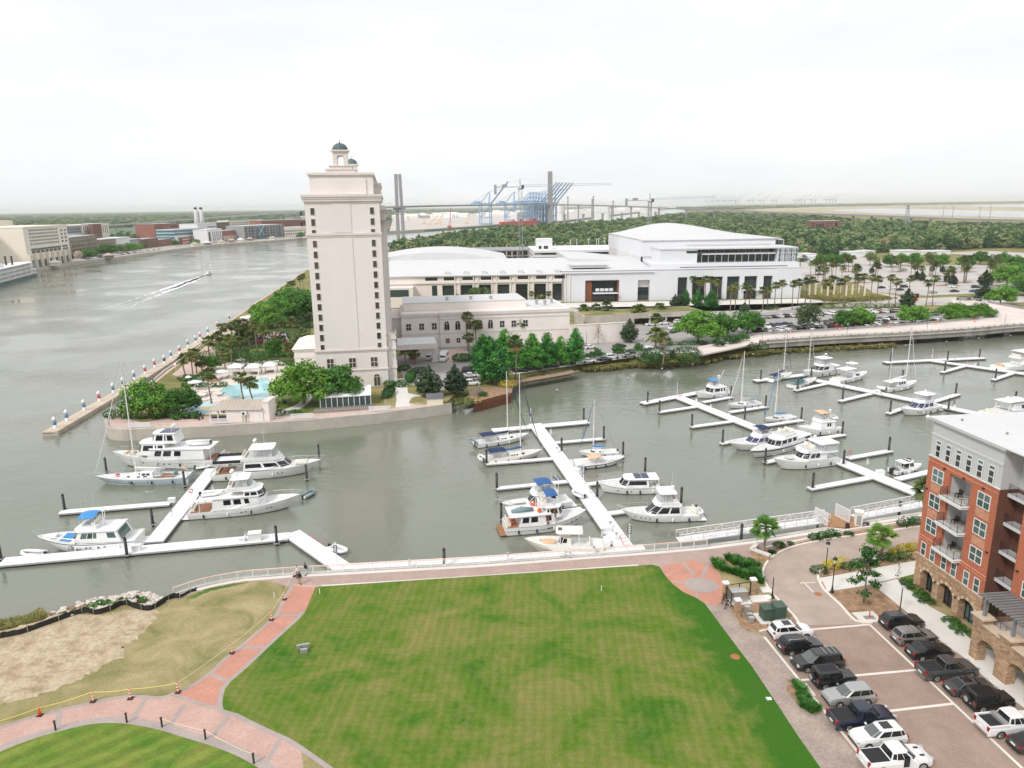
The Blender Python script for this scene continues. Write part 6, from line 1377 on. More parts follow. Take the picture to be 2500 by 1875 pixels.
def make_dinghy(l,cover=None,parent=None,loc=(0,0,0),rz=0,label=None):
 if parent:o=MB().box(-l*.42,l*.3,-l*.18,l*.18,.05,.12).B('tender','deck_grey',parent);o.location=loc;o.rotation_euler=(0,0,rz);host=o
 else:host=thing('dinghy',label,'dinghy',loc,rz);MB().box(-l*.42,l*.3,-l*.18,l*.18,.05,.12).B('floor','deck_grey',host)
 r_=l*.075;m_=MB().tube([(-l/2,-l*.2,r_+.1),(l*.1,-l*.21,r_+.1),(l*.36,-l*.14,r_+.18),(l/2,0,r_+.26),(l*.36,l*.14,r_+.18),(l*.1,l*.21,r_+.1),(-l/2,l*.2,r_+.1)],r_,7);m_.B('inflatable_tube',cover or 'white_gel',host,True)
 m_=MB().box(-l*.52,-l*.42,-l*.17,l*.17,.08,.42);m_.B('transom_board','white_gel',host);m_=MB().box(-l*.62,-l*.5,-.13,.13,.35,.75).box(-l*.58,-l*.53,-.06,.06,-.2,.35);m_.B('outboard','outboard_dark',host)
 if not parent:pass
 return host
b=Boat('trawler_yacht','largest white yacht with raised pilothouse, moored behind the grey sailboat','yacht',(540,1133),(292,1136),5.6,(1.7,1.9,3.0),.12,1.1)
b.stripe(.62,.68,'deck_grey');b.ports([.45,.5,.55,.7]);b.platform()
b.house('saloon',-b.L*.36,b.L*.18,4.9,1.85,2.1,.9,.2,.96,.8,.8,side=[(.42,.54),(.6,.74),(.78,.9)],front=False,roof='white_gel',over=.25)
b.house('pilothouse',-b.L*.02,b.L*.25,4.3,2.7,2.3,.7,.2,.9,.8,.9,side=[(.08,.3),(.36,.42),(.5,.92)],roof='white_gel',over=.2,v=(.4,.85))
b.house('upper_helm',-b.L*.12,b.L*.12,3.7,5.0,1.9,.7,.5,.88,.8,.6,side=[(.1,.38),(.44,.5),(.58,.9)],roof='white_gel',over=.25,v=(.3,.85))
MB().box(-b.L*.1,b.L*.03,-1.3,1.3,7.1,7.16).B('solar_panel','solar',b.t);b.radar(-b.L*.06,7.0,1.0,1.4,2)
b.slab('boat_deck',-b.L*.42,-b.L*.08,4.8,3.95,.12);b.dinghy(-b.L*.27,0,4.15,4.4,0.1);b.cockpit(-b.L*.48,-b.L*.37,1.65);b.posts([(-b.L*.41,2.2,0)],1.6,3.95,.07);b.rails(.5,1.0,.8,pulpit=.5);b.antennas([(-b.L*.1,1.2,7.1),(-b.L*.1,-1.2,7.1)],2.5)
for x in(.3,.36):MB().box(b.L*x,b.L*x+.5,-.7,.7,2.5,2.9).B('deck_seat','canvas_tan',b.t)
b=Boat('sailboat','long pale grey-blue sailboat with a tall bare mast in the left basin','sailboat',(455,1173),(243,1179),4.2,(1.25,1.15,1.5),.12,1.1,'hull_grey_blue','white_gel')
b.stripe(.92,1.0,'white_gel');b.ports([.4,.6],.55,.3,.1)
b.house('coachroof',-b.L*.1,b.L*.16,2.6,1.1,.55,.6,.1,.8,.7,.8,side=[(.1,.3),(.45,.62)],v=(.3,.8));b.house('deck_saloon',-b.L*.14,b.L*.04,2.4,1.1,.95,.5,.2,.8,.8,.5,side=[(.2,.5),(.56,.86)],v=(.45,.9))
b.cockpit(-b.L*.36,-b.L*.16,1.12,2.2,'canvas_grey');b.enclosure(-b.L*.22,-b.L*.13,2.2,1.3,1.1);b.sailrig(b.L*.06,23.5,b.L*.3,'deck_white','white_paint',(.25,.48,.7),2.4);b.rails(.0,1.0,.7);MB().tube([(-b.L*.5,1.2,1.2),(-b.L*.5,1.2,3.2),(-b.L*.5,-1.2,3.2),(-b.L*.5,-1.2,1.2)],.05,5).B('stern_arch','rail_steel',b.t)
MB().tube([(-b.L*.46,-1.4,1.6),(-b.L*.38,-1.6,2.1)],[.08,.3],6).B('yellow_kayak','canvas_tan',b.t);MB().box(b.L*.24,b.L*.27,-.3,.3,1.35,1.7).B('red_locker','red_paint',b.t)
b=Boat('motor_yacht','sleek white motor yacht with swept dark windows pointing right','motor yacht',(536,1166),(772,1152),5.4,(1.4,1.6,2.5),.14,1.12)
b.ports([.62,.66],.6,.16,.34);b.platform(1.2)
b.house('saloon',-b.L*.2,b.L*.24,4.5,1.75,1.75,2.0,.2,.88,.7,1.6,side=[(.05,.5),(.58,.97)],v=(.3,.72),roof='white_gel',over=.15)
b.fly(-b.L*.22,b.L*.14,4.2,3.5);b.enclosure(-b.L*.1,b.L*.1,3.7,4.1,1.5);b.slab('hardtop',-b.L*.14,b.L*.09,4.0,5.6,.16);b.radar(-b.L*.08,5.75,1.1,1.6,2);b.antennas([(-b.L*.02,1.2,5.7)],2.8)
b.slab('boat_deck',-b.L*.46,-b.L*.2,4.4,3.3,.14);MB().box(-b.L*.46,-b.L*.22,-2.25,-2.1,3.44,4.0).box(-b.L*.46,-b.L*.22,2.1,2.25,3.44,4.0).box(-b.L*.465,-b.L*.455,-2.2,2.2,3.44,4.0).B('dark_screen','black_metal',b.t);b.posts([(-b.L*.45,2.0,.3)],1.4,3.3,.09);b.cockpit(-b.L*.46,-b.L*.24,1.35);b.rails(.45,1.0,.75,pulpit=.6)
for k in range(4):MB().box(b.L*.26+.55*k,b.L*.26+.5+.55*k,-1.1,1.1,2.15,2.4).B('sun_pad','cream_gel',b.t)
b=Boat('motor_yacht','white pilothouse yacht with a boat deck aft, nearest the long dock arm','motor yacht',(479,1258),(722,1238),5.0,(1.3,1.4,2.3),.12,1.1)
b.stripe(.5,.54,'deck_grey');b.ports([.48,.52,.72,.76],.6,.3,.14);b.platform(1.1)
b.house('saloon',-b.L*.28,b.L*.2,4.3,1.35,1.95,.6,.2,.95,.8,.8,side=[(.24,.4),(.46,.62),(.7,.8)],v=(.42,.86),roof='white_gel',over=.2,front=False)
b.house('pilothouse',-b.L*.0,b.L*.2,3.9,2.6,1.6,.7,.2,.92,.8,.8,side=[(.1,.42),(.5,.92)],v=(.35,.85),roof='white_gel',over=.2);b.slab('boat_deck',-b.L*.4,0,4.5,3.3,.12);b.fly(-b.L*.14,b.L*.12,3.6,4.25);b.enclosure(-b.L*.06,b.L*.08,3.2,4.8,1.35);b.slab('hardtop',-b.L*.1,b.L*.07,3.4,6.15,.14);b.radar(-b.L*.08,6.2,.9,1.4,2);b.dinghy(-b.L*.28,-.4,3.5,3.4,.1);b.cockpit(-b.L*.48,-b.L*.3,1.2);b.posts([(-b.L*.39,2.0,0)],1.2,3.3,.07);b.rails(.4,1.0,.75,pulpit=.4)
b=Boat('motor_yacht','classic white motor yacht with bright blue canopy and blue hull line','motor yacht',(330,1328),(108,1340),5.0,(1.5,1.45,2.2),.2,1.12)
b.stripe(.88,.95,'boot_blue');b.ports([.28,.34,.42,.46],.6,.34,.14);b.platform(.8)
b.house('saloon',-b.L*.38,b.L*.14,4.3,1.45,1.75,1.0,.7,.9,.8,.9,side=[(.06,.26),(.52,.6),(.62,.74),(.76,.9)],v=(.4,.86),roof='white_gel',over=.25,glass='win_green',rear=True)
MB().slab((b.L*.14,-1.4,1.6),(b.L*.24,-1.2,1.75),(b.L*.24,1.2,1.75),(b.L*.14,1.4,1.6),.1).B('deck_cover','canvas_bright',b.t)
b.fly(-b.L*.14,b.L*.06,3.0,3.3);b.bimini(-b.L*.13,b.L*.03,3.0,5.5,'canvas_bright',.35,3.9);b.radar(-b.L*.17,3.4,2.2,.8);b.antennas([(-b.L*.02,1.5,3.3),(b.L*.03,-1.5,3.3),(-b.L*.04,-1.5,3.3)],4.8);b.rails(.4,1.0,.75,pulpit=.3);MB().box(b.L*.3,b.L*.36,-.6,.6,1.9,2.2).B('deck_locker','white_gel',b.t)
make_dinghy(3.4,None,None,(*G(826,1338,DZ)[:2],WZ+.05),-.6,'small white dinghy tied beside the left landing');make_dinghy(3.2,'canvas_grey',None,(*G(753,1203,DZ)[:2],WZ+.05),1.2,'grey dinghy at the bow of the pilothouse yacht');make_dinghy(3.6,None,None,(*G(80,1348,DZ)[:2],WZ+.05),3.0,'white tender under the bow of the classic yacht');make_dinghy(3.2,None,None,(*G(500,1136,DZ)[:2],WZ+.05),.4,'white dinghy at the stern of the grey sailboat')
b=Boat('sailboat','white sailboat with navy covers, farther of the pair on the left slip','sailboat',(1168,1090),(1285,1072),3.6,(1.1,1.0,1.35),.1,1.1,'white_gel','boot_blue');b.house('coachroof',-b.L*.08,b.L*.2,2.2,.95,.5,.6,.1,.8,.7,.8,side=[(.1,.3),(.4,.6)],v=(.3,.8));b.sailrig(b.L*.1,15.5,b.L*.34,'canvas_navy','canvas_navy',(.4,.68),2.0);b.bimini(-b.L*.42,-b.L*.16,2.4,2.7,'canvas_navy',.2,1.1);b.rails(0,1,.6);b.dinghy(-b.L*.56,0,1.0,2.6,1.57,'canvas_grey')
b=Boat('sailboat','cream hulled sailboat with a navy boom cover, nearer of the pair','sailboat',(1192,1129),(1316,1114),3.7,(1.1,1.05,1.45),.1,1.12,'cream_gel','boot_black');b.house('coachroof',-b.L*.1,b.L*.2,2.3,1.0,.5,.6,.1,.8,.7,.8,mat='cream_gel',side=[(.1,.25),(.32,.47),(.54,.69)],v=(.3,.8));b.sailrig(b.L*.12,17.5,b.L*.36,'canvas_blue','canvas_navy',(.4,.68),2.0);b.bimini(-b.L*.45,-b.L*.16,2.6,2.7,'canvas_navy',.25,1.1);b.rails(0,1,.6,pulpit=.5);b.dinghy(-b.L*.56,0,.9,2.6,1.57)
b=Boat('sailboat','small white sailboat with blue boom cover on a right middle slip','sailboat',(1503,1110),(1416,1113),3.0,(.9,.8,1.1),.1,1.1);b.house('coachroof',-b.L*.1,b.L*.2,1.9,.75,.45,.5,.1,.8,.7,.7,side=[(.15,.45)],v=(.3,.8));b.sailrig(b.L*.12,11.6,b.L*.34,'canvas_bright','canvas_blue',(.5,),1.6);b.rails(0,1,.55);MB().box(-b.L*.52,-b.L*.48,-.15,.15,.4,1.2).B('outboard','outboard_dark',b.t)
b=Boat('express_boat','white sport boat with black hull side and beige canopy','motorboat',(1412,1143),(1515,1131),3.2,(.85,.95,1.25),.16,1.14);b.stripe(.25,.85,'boot_black',.05,.97);b.house('windscreen',-b.L*.02,b.L*.12,2.3,.95,.5,.5,.2,.85,.8,.6,mat='clear_vinyl',front=False);b.slab('foredeck_pad',b.L*.14,b.L*.36,1.5,1.05,.06,'deck_white');b.bimini(-b.L*.26,b.L*.0,2.3,2.4,'canvas_tan',.25,1.2);b.radar(-b.L*.16,.9,1.3,2.6,0);b.cockpit(-b.L*.42,-b.L*.08,.6);b.platform(.7);MB().box(-b.L*.5,-b.L*.38,-1.2,1.2,.9,1.15).B('engine_hatch','white_gel',b.t);b.rails(.6,1,.4)
b=Boat('motor_cruiser','low white cruiser with solar panels on its long roof','cruiser',(1602,1198),(1470,1201),4.0,(1.3,1.3,1.8),.08,1.12);b.stripe(.86,.9,'teak');b.ports([.5,.72],.55,.18,.18);b.house('deckhouse',-b.L*.3,b.L*.18,3.3,1.25,1.45,1.0,.2,.88,.8,.9,side=[(.1,.95)],v=(.34,.82),roof='white_gel',over=.25);MB().box(-b.L*.3,-b.L*.19,-1.2,-.05,2.9,2.94).box(-b.L*.3,-b.L*.19,.05,1.2,2.9,2.94).box(-b.L*.18,-b.L*.07,-1.2,-.05,2.9,2.94).box(-b.L*.18,-b.L*.07,.05,1.2,2.9,2.94).B('solar_panel','solar',b.t);b.slab('aft_roof',-b.L*.46,-b.L*.28,3.4,2.68,.12);b.posts([(-b.L*.45,1.5,0)],1.2,2.7,.05);b.cockpit(-b.L*.48,-b.L*.31,1.1);b.rails(.45,1,.7)
b=Boat('flybridge_cruiser','white flybridge cruiser with black wrap windows and white hardtop','cruiser',(1690,1263),(1526,1268),4.3,(1.1,1.2,1.8),.14,1.12);b.ports([.66,.72,.78,.86],.6,.24,.12);b.house('saloon',-b.L*.26,b.L*.2,3.6,1.15,1.5,1.9,.2,.9,.75,1.3,side=[(.06,.46),(.54,.97)],v=(.25,.85),roof='white_gel',over=.2);b.fly(-b.L*.22,b.L*.08,3.4,2.7);b.enclosure(-b.L*.14,b.L*.04,3.0,3.3,1.3);b.slab('hardtop',-b.L*.2,b.L*.03,3.4,4.7,.14);b.antennas([(-b.L*.16,1.2,4.8),(-b.L*.18,-1.2,4.8)],2.6);b.platform(1.2);b.dinghy(-b.L*.53,0,.8,2.6,1.57);b.cockpit(-b.L*.48,-b.L*.28,.9);b.rails(.5,1,.7,pulpit=.7);b.radar(-b.L*.15,4.8,.4,.8)
b=Boat('flybridge_cruiser','white cruiser with navy bimini lying behind the trawler','cruiser',(1380,1232),(1230,1250),4.0,(1.2,1.2,1.7),.16,1.12);b.house('saloon',-b.L*.3,b.L*.12,3.4,1.2,1.5,1.4,.2,.9,.75,1.1,side=[(.1,.4),(.5,.9)],v=(.35,.85),roof='white_gel',over=.15);b.fly(-b.L*.3,b.L*.06,3.2,2.7);b.bimini(-b.L*.22,b.L*.0,3.0,4.9,'canvas_blue',.2,3.3);b.radar(-b.L*.3,2.8,2.2,2.6,0);MB().box(-b.L*.36,-b.L*.28,-1.0,1.0,4.9,4.96).B('solar_panel','solar',b.t);b.platform();b.rails(.5,1,.75,pulpit=.8);b.slab('foredeck_pad',b.L*.16,b.L*.34,1.6,1.55,.08,'deck_white');b.antennas([(-b.L*.2,1.3,2.8)],4)
b=Boat('trawler_yacht','white trawler with royal blue bimini, wooden doors and orange deck chairs','trawler',(1242,1297),(1420,1280),4.6,(1.5,1.45,2.5),.12,1.12);b.stripe(.5,.55,'boot_blue');b.stripe(.96,1.0,'teak',0,.9);b.ports([.5,.54,.82,.88],.6,.34,.18);b.platform(1.0,.3,'teak')
b.house('saloon',-b.L*.34,b.L*.12,3.9,1.4,1.7,.3,.3,.97,.9,.4,side=[(.05,.24),(.3,.5),(.74,.9)],v=(.35,.85),front=False);b.slab('boat_deck',-b.L*.46,b.L*.05,4.3,3.1,.12);b.house('pilothouse',-b.L*.02,b.L*.2,3.5,2.4,1.6,.5,.1,.92,.8,.7,side=[(.05,.22),(.3,.62),(.7,.9)],v=(.4,.85),roof='white_gel',over=.2,glass='win_boat')
for sd in(-1,1):MB().box(b.L*.06,b.L*.09,sd*1.8-.03,sd*1.8+.03,2.45,3.9).box(-b.L*.02,b.L*.01,sd*1.95-.03,sd*1.95+.03,1.45,2.9).B('wooden_door','rust_brown',b.t)
b.bimini(-b.L*.02,b.L*.12,3.0,6.2,'canvas_blue',.3,4.2);b.fly(-b.L*.08,b.L*.12,3.0,4.0);b.radar(-b.L*.1,3.2,2.6,1.6);MB().tube([(-b.L*.42,-.6,3.5),(-b.L*.3,-.6,3.75),(-b.L*.16,-.6,3.6)],[.3,.5,.3],8).B('covered_tender','canvas_grey',b.t,True)
for(x,y,z)in((-b.L*.12,1.3,3.2),(-b.L*.16,1.5,3.2),(-b.L*.42,.6,1.4),(-b.L*.43,-.6,1.4)):MB().box(x,x+.5,y-.25,y+.25,z+.35,z+.42).box(x,x+.08,y-.25,y+.25,z+.42,z+.95).box(x+.05,x+.1,y-.2,y+.2,z,z+.35).box(x+.4,x+.45,y-.2,y+.2,z,z+.35).B('deck_chair','orange_plastic',b.t)
MB().lathe([(.05,3.3),(.3,3.5),(.35,3.75),(.2,4.0),(.04,4.05)],-b.L*.1,-1.4,10).B('orange_buoy','orange_plastic',b.t,True);b.cockpit(-b.L*.48,-b.L*.35,1.35);b.rails(.45,1.0,.8,pulpit=.8);b.antennas([(b.L*.02,1.4,4.0)],3)
b=Boat('center_console','cream center console boat with white T-top and outboards by the promenade','motorboat',(1462,1342),(1290,1340),3.9,(1.0,1.15,1.7),.14,1.12,'cream_gel','cream_gel');b.house('console',-b.L*.1,b.L*.08,1.7,.9,1.2,.6,.1,.85,.8,.5,mat='cream_gel',side=[(.5,.95)],v=(.4,.95));b.slab('t_top',-b.L*.24,b.L*.1,2.7,3.0,.16,'cream_gel');b.posts([(-b.L*.18,1.0,-.2),(b.L*.05,.95,-.2)],.9,3.0,.06);MB().box(b.L*.02,b.L*.07,-.5,.5,3.22,3.26).B('roof_hatch','solar',b.t);b.cockpit(-b.L*.34,-b.L*.12,.8);MB().lathe([(.9,0),(.9,.14),(.6,.18)],0,0,14,1.5,1).xf(Matrix.Translation((b.L*.2,0,1.15))).B('bow_lounge','canvas_tan',b.t);MB().box(b.L*.3,b.L*.36,-.4,.4,1.35,1.7).B('bow_seat','cream_gel',b.t);b.antennas([(-b.L*.05,.9,3.2)],2)
for k in range(3):y_=(k-1)*.75;MB().loft([[(-b.L*.5-.9,y_-.25,.9),(-b.L*.5+.0,y_-.25,.9),(-b.L*.5,y_+.25,.9),(-b.L*.5-.9,y_+.25,.9)],[(-b.L*.5-1.05,y_-.27,1.5),(-b.L*.5,y_-.25,1.5),(-b.L*.5,y_+.25,1.5),(-b.L*.5-1.05,y_+.27,1.5)],[(-b.L*.5-.85,y_-.2,1.8),(-b.L*.5-.1,y_-.18,1.75),(-b.L*.5-.1,y_+.18,1.75),(-b.L*.5-.85,y_+.2,1.8)]]).box(-b.L*.5-.65,-b.L*.5-.4,y_-.1,y_+.1,-.4,.9).B('outboard','outboard_white',b.t)
make_dinghy(3.0,'white_gel',None,(*dpx(1412,1210)[:2],DZ+.02),2.2,'grey inflatable lying on the middle walkway')
b=Boat('trawler_yacht','white trawler with bright blue bimini at the long dock head','trawler',(1776,965),(1700,973),4.2,(1.3,1.2,2.0),.1,1.1);b.house('saloon',-b.L*.3,b.L*.16,3.5,1.15,1.6,.5,.1,.93,.85,.7,side=[(.1,.2),(.3,.42),(.5,.9)],v=(.4,.85),roof='white_gel',over=.2);b.fly(-b.L*.12,b.L*.14,3.0,2.75);b.bimini(-b.L*.1,b.L*.1,3.0,4.9,'canvas_bright',.2,3.3);b.dinghy(-b.L*.36,0,1.6,2.6,1.57);b.rails(.4,1,.8);MB().tube([(-b.L*.1,0,3),(-b.L*.32,0,7)],.06,5).B('derrick','white_paint',b.t);b.radar(-b.L*.14,2.9,2.4,.8)
b=Boat('sailboat','plain white sailboat on the second right slip of the long dock','sailboat',(1849,991),(1780,998),3.6,(1.1,1.0,1.3),.12,1.1);b.house('coachroof',-b.L*.12,b.L*.18,2.2,.95,.4,.6,.1,.8,.7,.8,side=[(.2,.5)],v=(.3,.8));b.sailrig(b.L*.08,14.2,b.L*.36,'deck_grey','white_paint',(.4,.68),1.9);b.bimini(-b.L*.34,-b.L*.16,2.2,2.2,'canvas_grey',.2,1.0);b.rails(0,1,.6)
b=Boat('sailboat','small sailboat with bright blue boom cover and tan deck','sailboat',(1934,1024),(1868,1032),3.0,(.95,.9,1.15),.1,1.1);b.house('coachroof',-b.L*.1,b.L*.2,1.9,.8,.45,.5,.1,.8,.7,.7,mat='cream_gel',side=[(.15,.45)],v=(.3,.8));b.sailrig(b.L*.14,12.5,b.L*.42,'canvas_bright','canvas_bright',(.5,),1.6);b.rails(0,1,.55)
b=Boat('motor_cruiser','white cruiser with blue windshield covers and navy bimini','cruiser',(1895,1085),(1786,1100),4.2,(1.2,1.3,1.8),.18,1.14);b.house('saloon',-b.L*.26,b.L*.16,3.5,1.25,1.3,1.5,.2,.88,.75,1.1,side=[(.2,.55),(.62,.95)],v=(.3,.85),glass='win_boat_blue',roof='white_gel',over=.1);b.fly(-b.L*.28,b.L*.02,3.2,2.55);b.bimini(-b.L*.22,-b.L*.02,3.0,4.5,'canvas_navy',.25,3.1);b.rails(.5,1,.7);b.platform();b.cockpit(-b.L*.48,-b.L*.28,1)
b=Boat('motor_yacht','white aft cabin yacht with dark rub rail between two cruisers','motor yacht',(1958,1080),(1838,1120),4.4,(1.6,1.5,1.9),.1,1.12);b.stripe(.74,.9,'boot_black');b.house('saloon',-b.L*.22,b.L*.16,3.7,1.45,1.4,.9,.2,.9,.8,.9,side=[(.1,.3),(.4,.6),(.68,.95)],v=(.35,.85),roof='white_gel',over=.2,glass='win_boat');b.fly(-b.L*.2,b.L*.06,3.2,2.85);b.slab('aft_deck',-b.L*.46,-b.L*.2,3.9,2.2,.12);b.house('aft_cabin',-b.L*.46,-b.L*.22,3.8,1.4,.8,.2,.2,.95,.9,.3,side=[(.1,.5)],v=(.3,.8),front=False);b.rails(.45,1,.75);b.radar(-b.L*.1,3.3,.9,1.2)
b=Boat('motor_yacht','nearest big white sport yacht with an aft sundeck on the long dock','motor yacht',(2022,1130),(1893,1146),4.6,(1.7,1.6,2.3),.16,1.12);b.house('saloon',-b.L*.3,b.L*.1,3.9,1.6,1.5,1.1,.1,.92,.8,1.0,side=[(.42,.66),(.7,.94)],v=(.35,.85),roof='white_gel',over=.15);b.fly(-b.L*.14,b.L*.08,3.6,3.1);b.enclosure(-b.L*.46,-b.L*.18,3.9,3.0,1.6);b.slab('hardtop',-b.L*.48,-b.L*.16,4.2,4.6,.14);b.slab('sundeck',-b.L*.48,-b.L*.16,4.1,2.9,.12);b.rails(.4,1,.75,'rail_white');b.slab('foredeck_pad',b.L*.18,b.L*.28,1.5,2.05,.1,'deck_grey');b.radar(-b.L*.16,4.7,.9,1.2);b.antennas([(-b.L*.1,1.4,4.6)],4)
b=Boat('trawler_yacht','white trawler with tan enclosure on its flybridge','trawler',(2040,1054),(1950,1062),4.2,(1.4,1.3,2.1),.12,1.12);b.house('saloon',-b.L*.3,b.L*.12,3.5,1.3,1.6,.5,.1,.92,.85,.6,side=[(.28,.4),(.44,.56)],v=(.4,.85),roof='white_gel',over=.2,front=False);b.fly(-b.L*.2,b.L*.1,3.1,2.9);b.enclosure(-b.L*.18,b.L*.06,2.9,3.5,1.3);b.bimini(-b.L*.18,b.L*.05,3.0,5.0,'canvas_tan',.12,3.5);b.dinghy(-b.L*.36,0,3.1,3.0,1.4);b.rails(.4,1,.8,'rail_white');b.radar(-b.L*.24,3.1,1.8,.8)
b=Boat('pilot_boat','small grey and white cabin boat with a dark outboard beside the brick house','motorboat',(2182,1157),(2245,1147),2.8,(.9,.9,1.3),.12,1.12);b.house('wheelhouse',-b.L*.08,b.L*.18,2.0,.85,1.3,.6,.1,.9,.8,.5,side=[(.1,.45),(.52,.95)],v=(.4,.9),roof='white_gel',over=.2,rear=True);b.slab('aft_roof',-b.L*.3,-b.L*.02,2.2,2.15,.08);b.posts([(-b.L*.28,.95,0)],.9,2.15,.03);b.cockpit(-b.L*.44,-b.L*.1,.6,2.0,'cloth_grey');MB().box(-b.L*.58,-b.L*.47,-.25,.25,.3,1.3).B('outboard','outboard_dark',b.t);b.rails(.6,1,.55);MB().tube([(b.L*.02,-.5,2.45),(b.L*.06,0,2.6),(b.L*.02,.5,2.45)],.12,6).B('roof_raft','boot_black',b.t)
b=Boat('sailboat','white sailboat with blue cockpit canvas at the far dock end','sailboat',(1880,932),(1930,918),3.3,(1.0,.9,1.2),.1,1.1);b.house('coachroof',-b.L*.1,b.L*.2,2,.85,.45,.5,.1,.8,.7,.7,side=[(.15,.45)],v=(.3,.8));b.sailrig(b.L*.12,14.5,b.L*.4,'canvas_navy','canvas_navy',(.5,),1.8);b.bimini(-b.L*.44,-b.L*.14,2.2,2.0,'canvas_navy',.3,.9);b.rails(0,1,.55);b.platform(.6)
b=Boat('sailboat','white sailboat with teal dodger beside its finger pier','sailboat',(1934,948),(1990,931),3.3,(1.0,.9,1.2),.1,1.1);b.house('coachroof',-b.L*.1,b.L*.2,2,.85,.45,.5,.1,.8,.7,.7,side=[(.15,.45)],v=(.3,.8));b.sailrig(b.L*.14,15.5,b.L*.4,'canvas_navy','deck_grey',(.45,.7),1.8);b.bimini(-b.L*.46,-b.L*.1,2.4,2.0,'canvas_teal',.3,.9);b.rails(0,1,.55)
b=Boat('motor_yacht','tall white cockpit yacht with enclosed flybridge at the far dock','motor yacht',(2034,911),(1962,922),4.6,(1.7,1.6,2.2),.12,1.12);b.stripe(.8,.9,'boot_blue',0,.35);b.house('saloon',-b.L*.3,b.L*.14,3.9,1.55,1.4,1.3,.1,.92,.8,1.0,side=[(.5,.95)],v=(.3,.85),roof='white_gel',over=.15);b.fly(-b.L*.22,b.L*.08,3.6,3.0);b.enclosure(-b.L*.2,b.L*.06,3.4,3.6,1.5);b.slab('hardtop',-b.L*.24,b.L*.05,3.8,5.1,.14);b.radar(-b.L*.15,5.2,.8,1.2);b.slab('sundeck',-b.L*.48,-b.L*.24,4.0,2.6,.12);b.rails(.4,1,.75)
b=Boat('sportfish_boat','white sport fishing boat with a white canvas top, pointing right','motorboat',(2042,935),(2112,921),4.2,(1.1,1.2,1.8),.16,1.12);b.house('cabin',-b.L*.06,b.L*.2,3.2,1.2,1.0,1.1,.1,.88,.75,.9,side=[(.3,.95)],v=(.3,.85),glass='win_boat_blue');b.slab('canvas_top',-b.L*.34,-b.L*.0,3.4,3.6,.1);b.posts([(-b.L*.3,1.4,0),(-b.L*.04,1.4,0)],1.2,3.6,.035);b.slab('tower_top',-b.L*.1,b.L*.08,2.6,4.9,.1);b.posts([(-b.L*.06,1.0,0),(b.L*.05,1.0,0)],3.7,4.9,.03);b.cockpit(-b.L*.48,-b.L*.1,.8);b.rails(.55,1,.6);b.platform(.7)
b=Boat('motorsailer','white motorsailer with pilothouse and two masts at the far dock','sailboat',(2160,956),(2232,943),3.8,(1.1,1.1,1.7),.12,1.12);b.house('pilothouse',-b.L*.2,b.L*.1,2.7,1.1,1.4,.4,.1,.9,.85,.6,side=[(.1,.3),(.4,.6),(.7,.92)],v=(.4,.85),roof='white_gel',over=.25,glass='win_teal');b.sailrig(b.L*.16,17.0,b.L*.4,'white_paint','white_paint',(.45,.7),3.0);b.rails(0,1,.6,pulpit=1.0);MB().tube([(-b.L*.34,0,1),(-b.L*.35,0,12)],[.08,.05],5).B('mizzen_mast','white_paint',b.t);b.bimini(-b.L*.44,-b.L*.18,2.6,2.8,'deck_white',.15,1.1);b.dinghy(-b.L*.56,0,.9,2.6,1.57)
b=Boat('motor_cruiser','white cruiser with dark blue swept windows in front of the far dock','cruiser',(2276,1001),(2202,1016),4.4,(1.4,1.4,2.0),.16,1.12);b.ports([.5,.58,.64,.7],.6,.3,.3);b.house('saloon',-b.L*.28,b.L*.2,3.7,1.35,1.4,2.0,.2,.88,.75,1.3,side=[(.1,.45),(.55,.95)],v=(.3,.85),glass='win_boat_blue',roof='white_gel',over=.1);b.fly(-b.L*.26,b.L*.06,3.4,2.75);b.enclosure(-b.L*.44,b.L*.02,3.4,3.3,1.2);b.slab('hardtop',-b.L*.28,b.L*.0,3.5,4.5,.14);b.radar(-b.L*.14,4.6,.5,1.0);b.rails(.5,1,.7);b.platform()
b=Boat('motor_yacht','white express yacht half hidden behind the brick house roof','motor yacht',(2415,1020),(2560,1000),4.8,(1.3,1.5,2.2),.16,1.12);b.house('saloon',-b.L*.2,b.L*.22,3.9,1.5,1.5,1.8,.2,.9,.75,1.2,side=[(.3,.6),(.65,.95)],v=(.3,.85),glass='win_boat_blue',roof='white_gel',over=.15);b.slab('hardtop',-b.L*.3,b.L*.02,3.8,3.6,.14);b.radar(-b.L*.2,3.7,.6,1.4);b.posts([(-b.L*.28,1.7,.4)],1.5,3.6,.1);b.cockpit(-b.L*.44,-b.L*.2,1.2)
b=Boat('motor_yacht','white yacht entering at the right edge of the farthest dock','motor yacht',(2440,905),(2580,890),5.0,(1.5,1.6,2.4),.14,1.12);b.house('saloon',-b.L*.2,b.L*.22,4.1,1.6,1.7,1.5,.2,.9,.75,1.2,side=[(.2,.5),(.6,.95)],v=(.3,.85),roof='white_gel',over=.2);b.fly(-b.L*.24,b.L*.1,3.8,3.3);b.enclosure(-b.L*.2,b.L*.06,3.6,3.9,1.4);b.slab('hardtop',-b.L*.22,b.L*.05,3.9,5.3,.14);b.cockpit(-b.L*.46,-b.L*.22,1.3,None,'canvas_tan')
b=Boat('motorboat','small white motorboat crossing the open river','motorboat',(500,672),(518,668),3.0,(1.0,1.0,1.5),.14,1.1);b.house('console',-b.L*.1,b.L*.2,1.8,.9,1.4,.4,.1,.9,.8,.5,side=[(.1,.9)],v=(.4,.9),roof='white_gel',over=.4)
mb=MB();p0=G(503,672,WZ);rr=RRn(4)
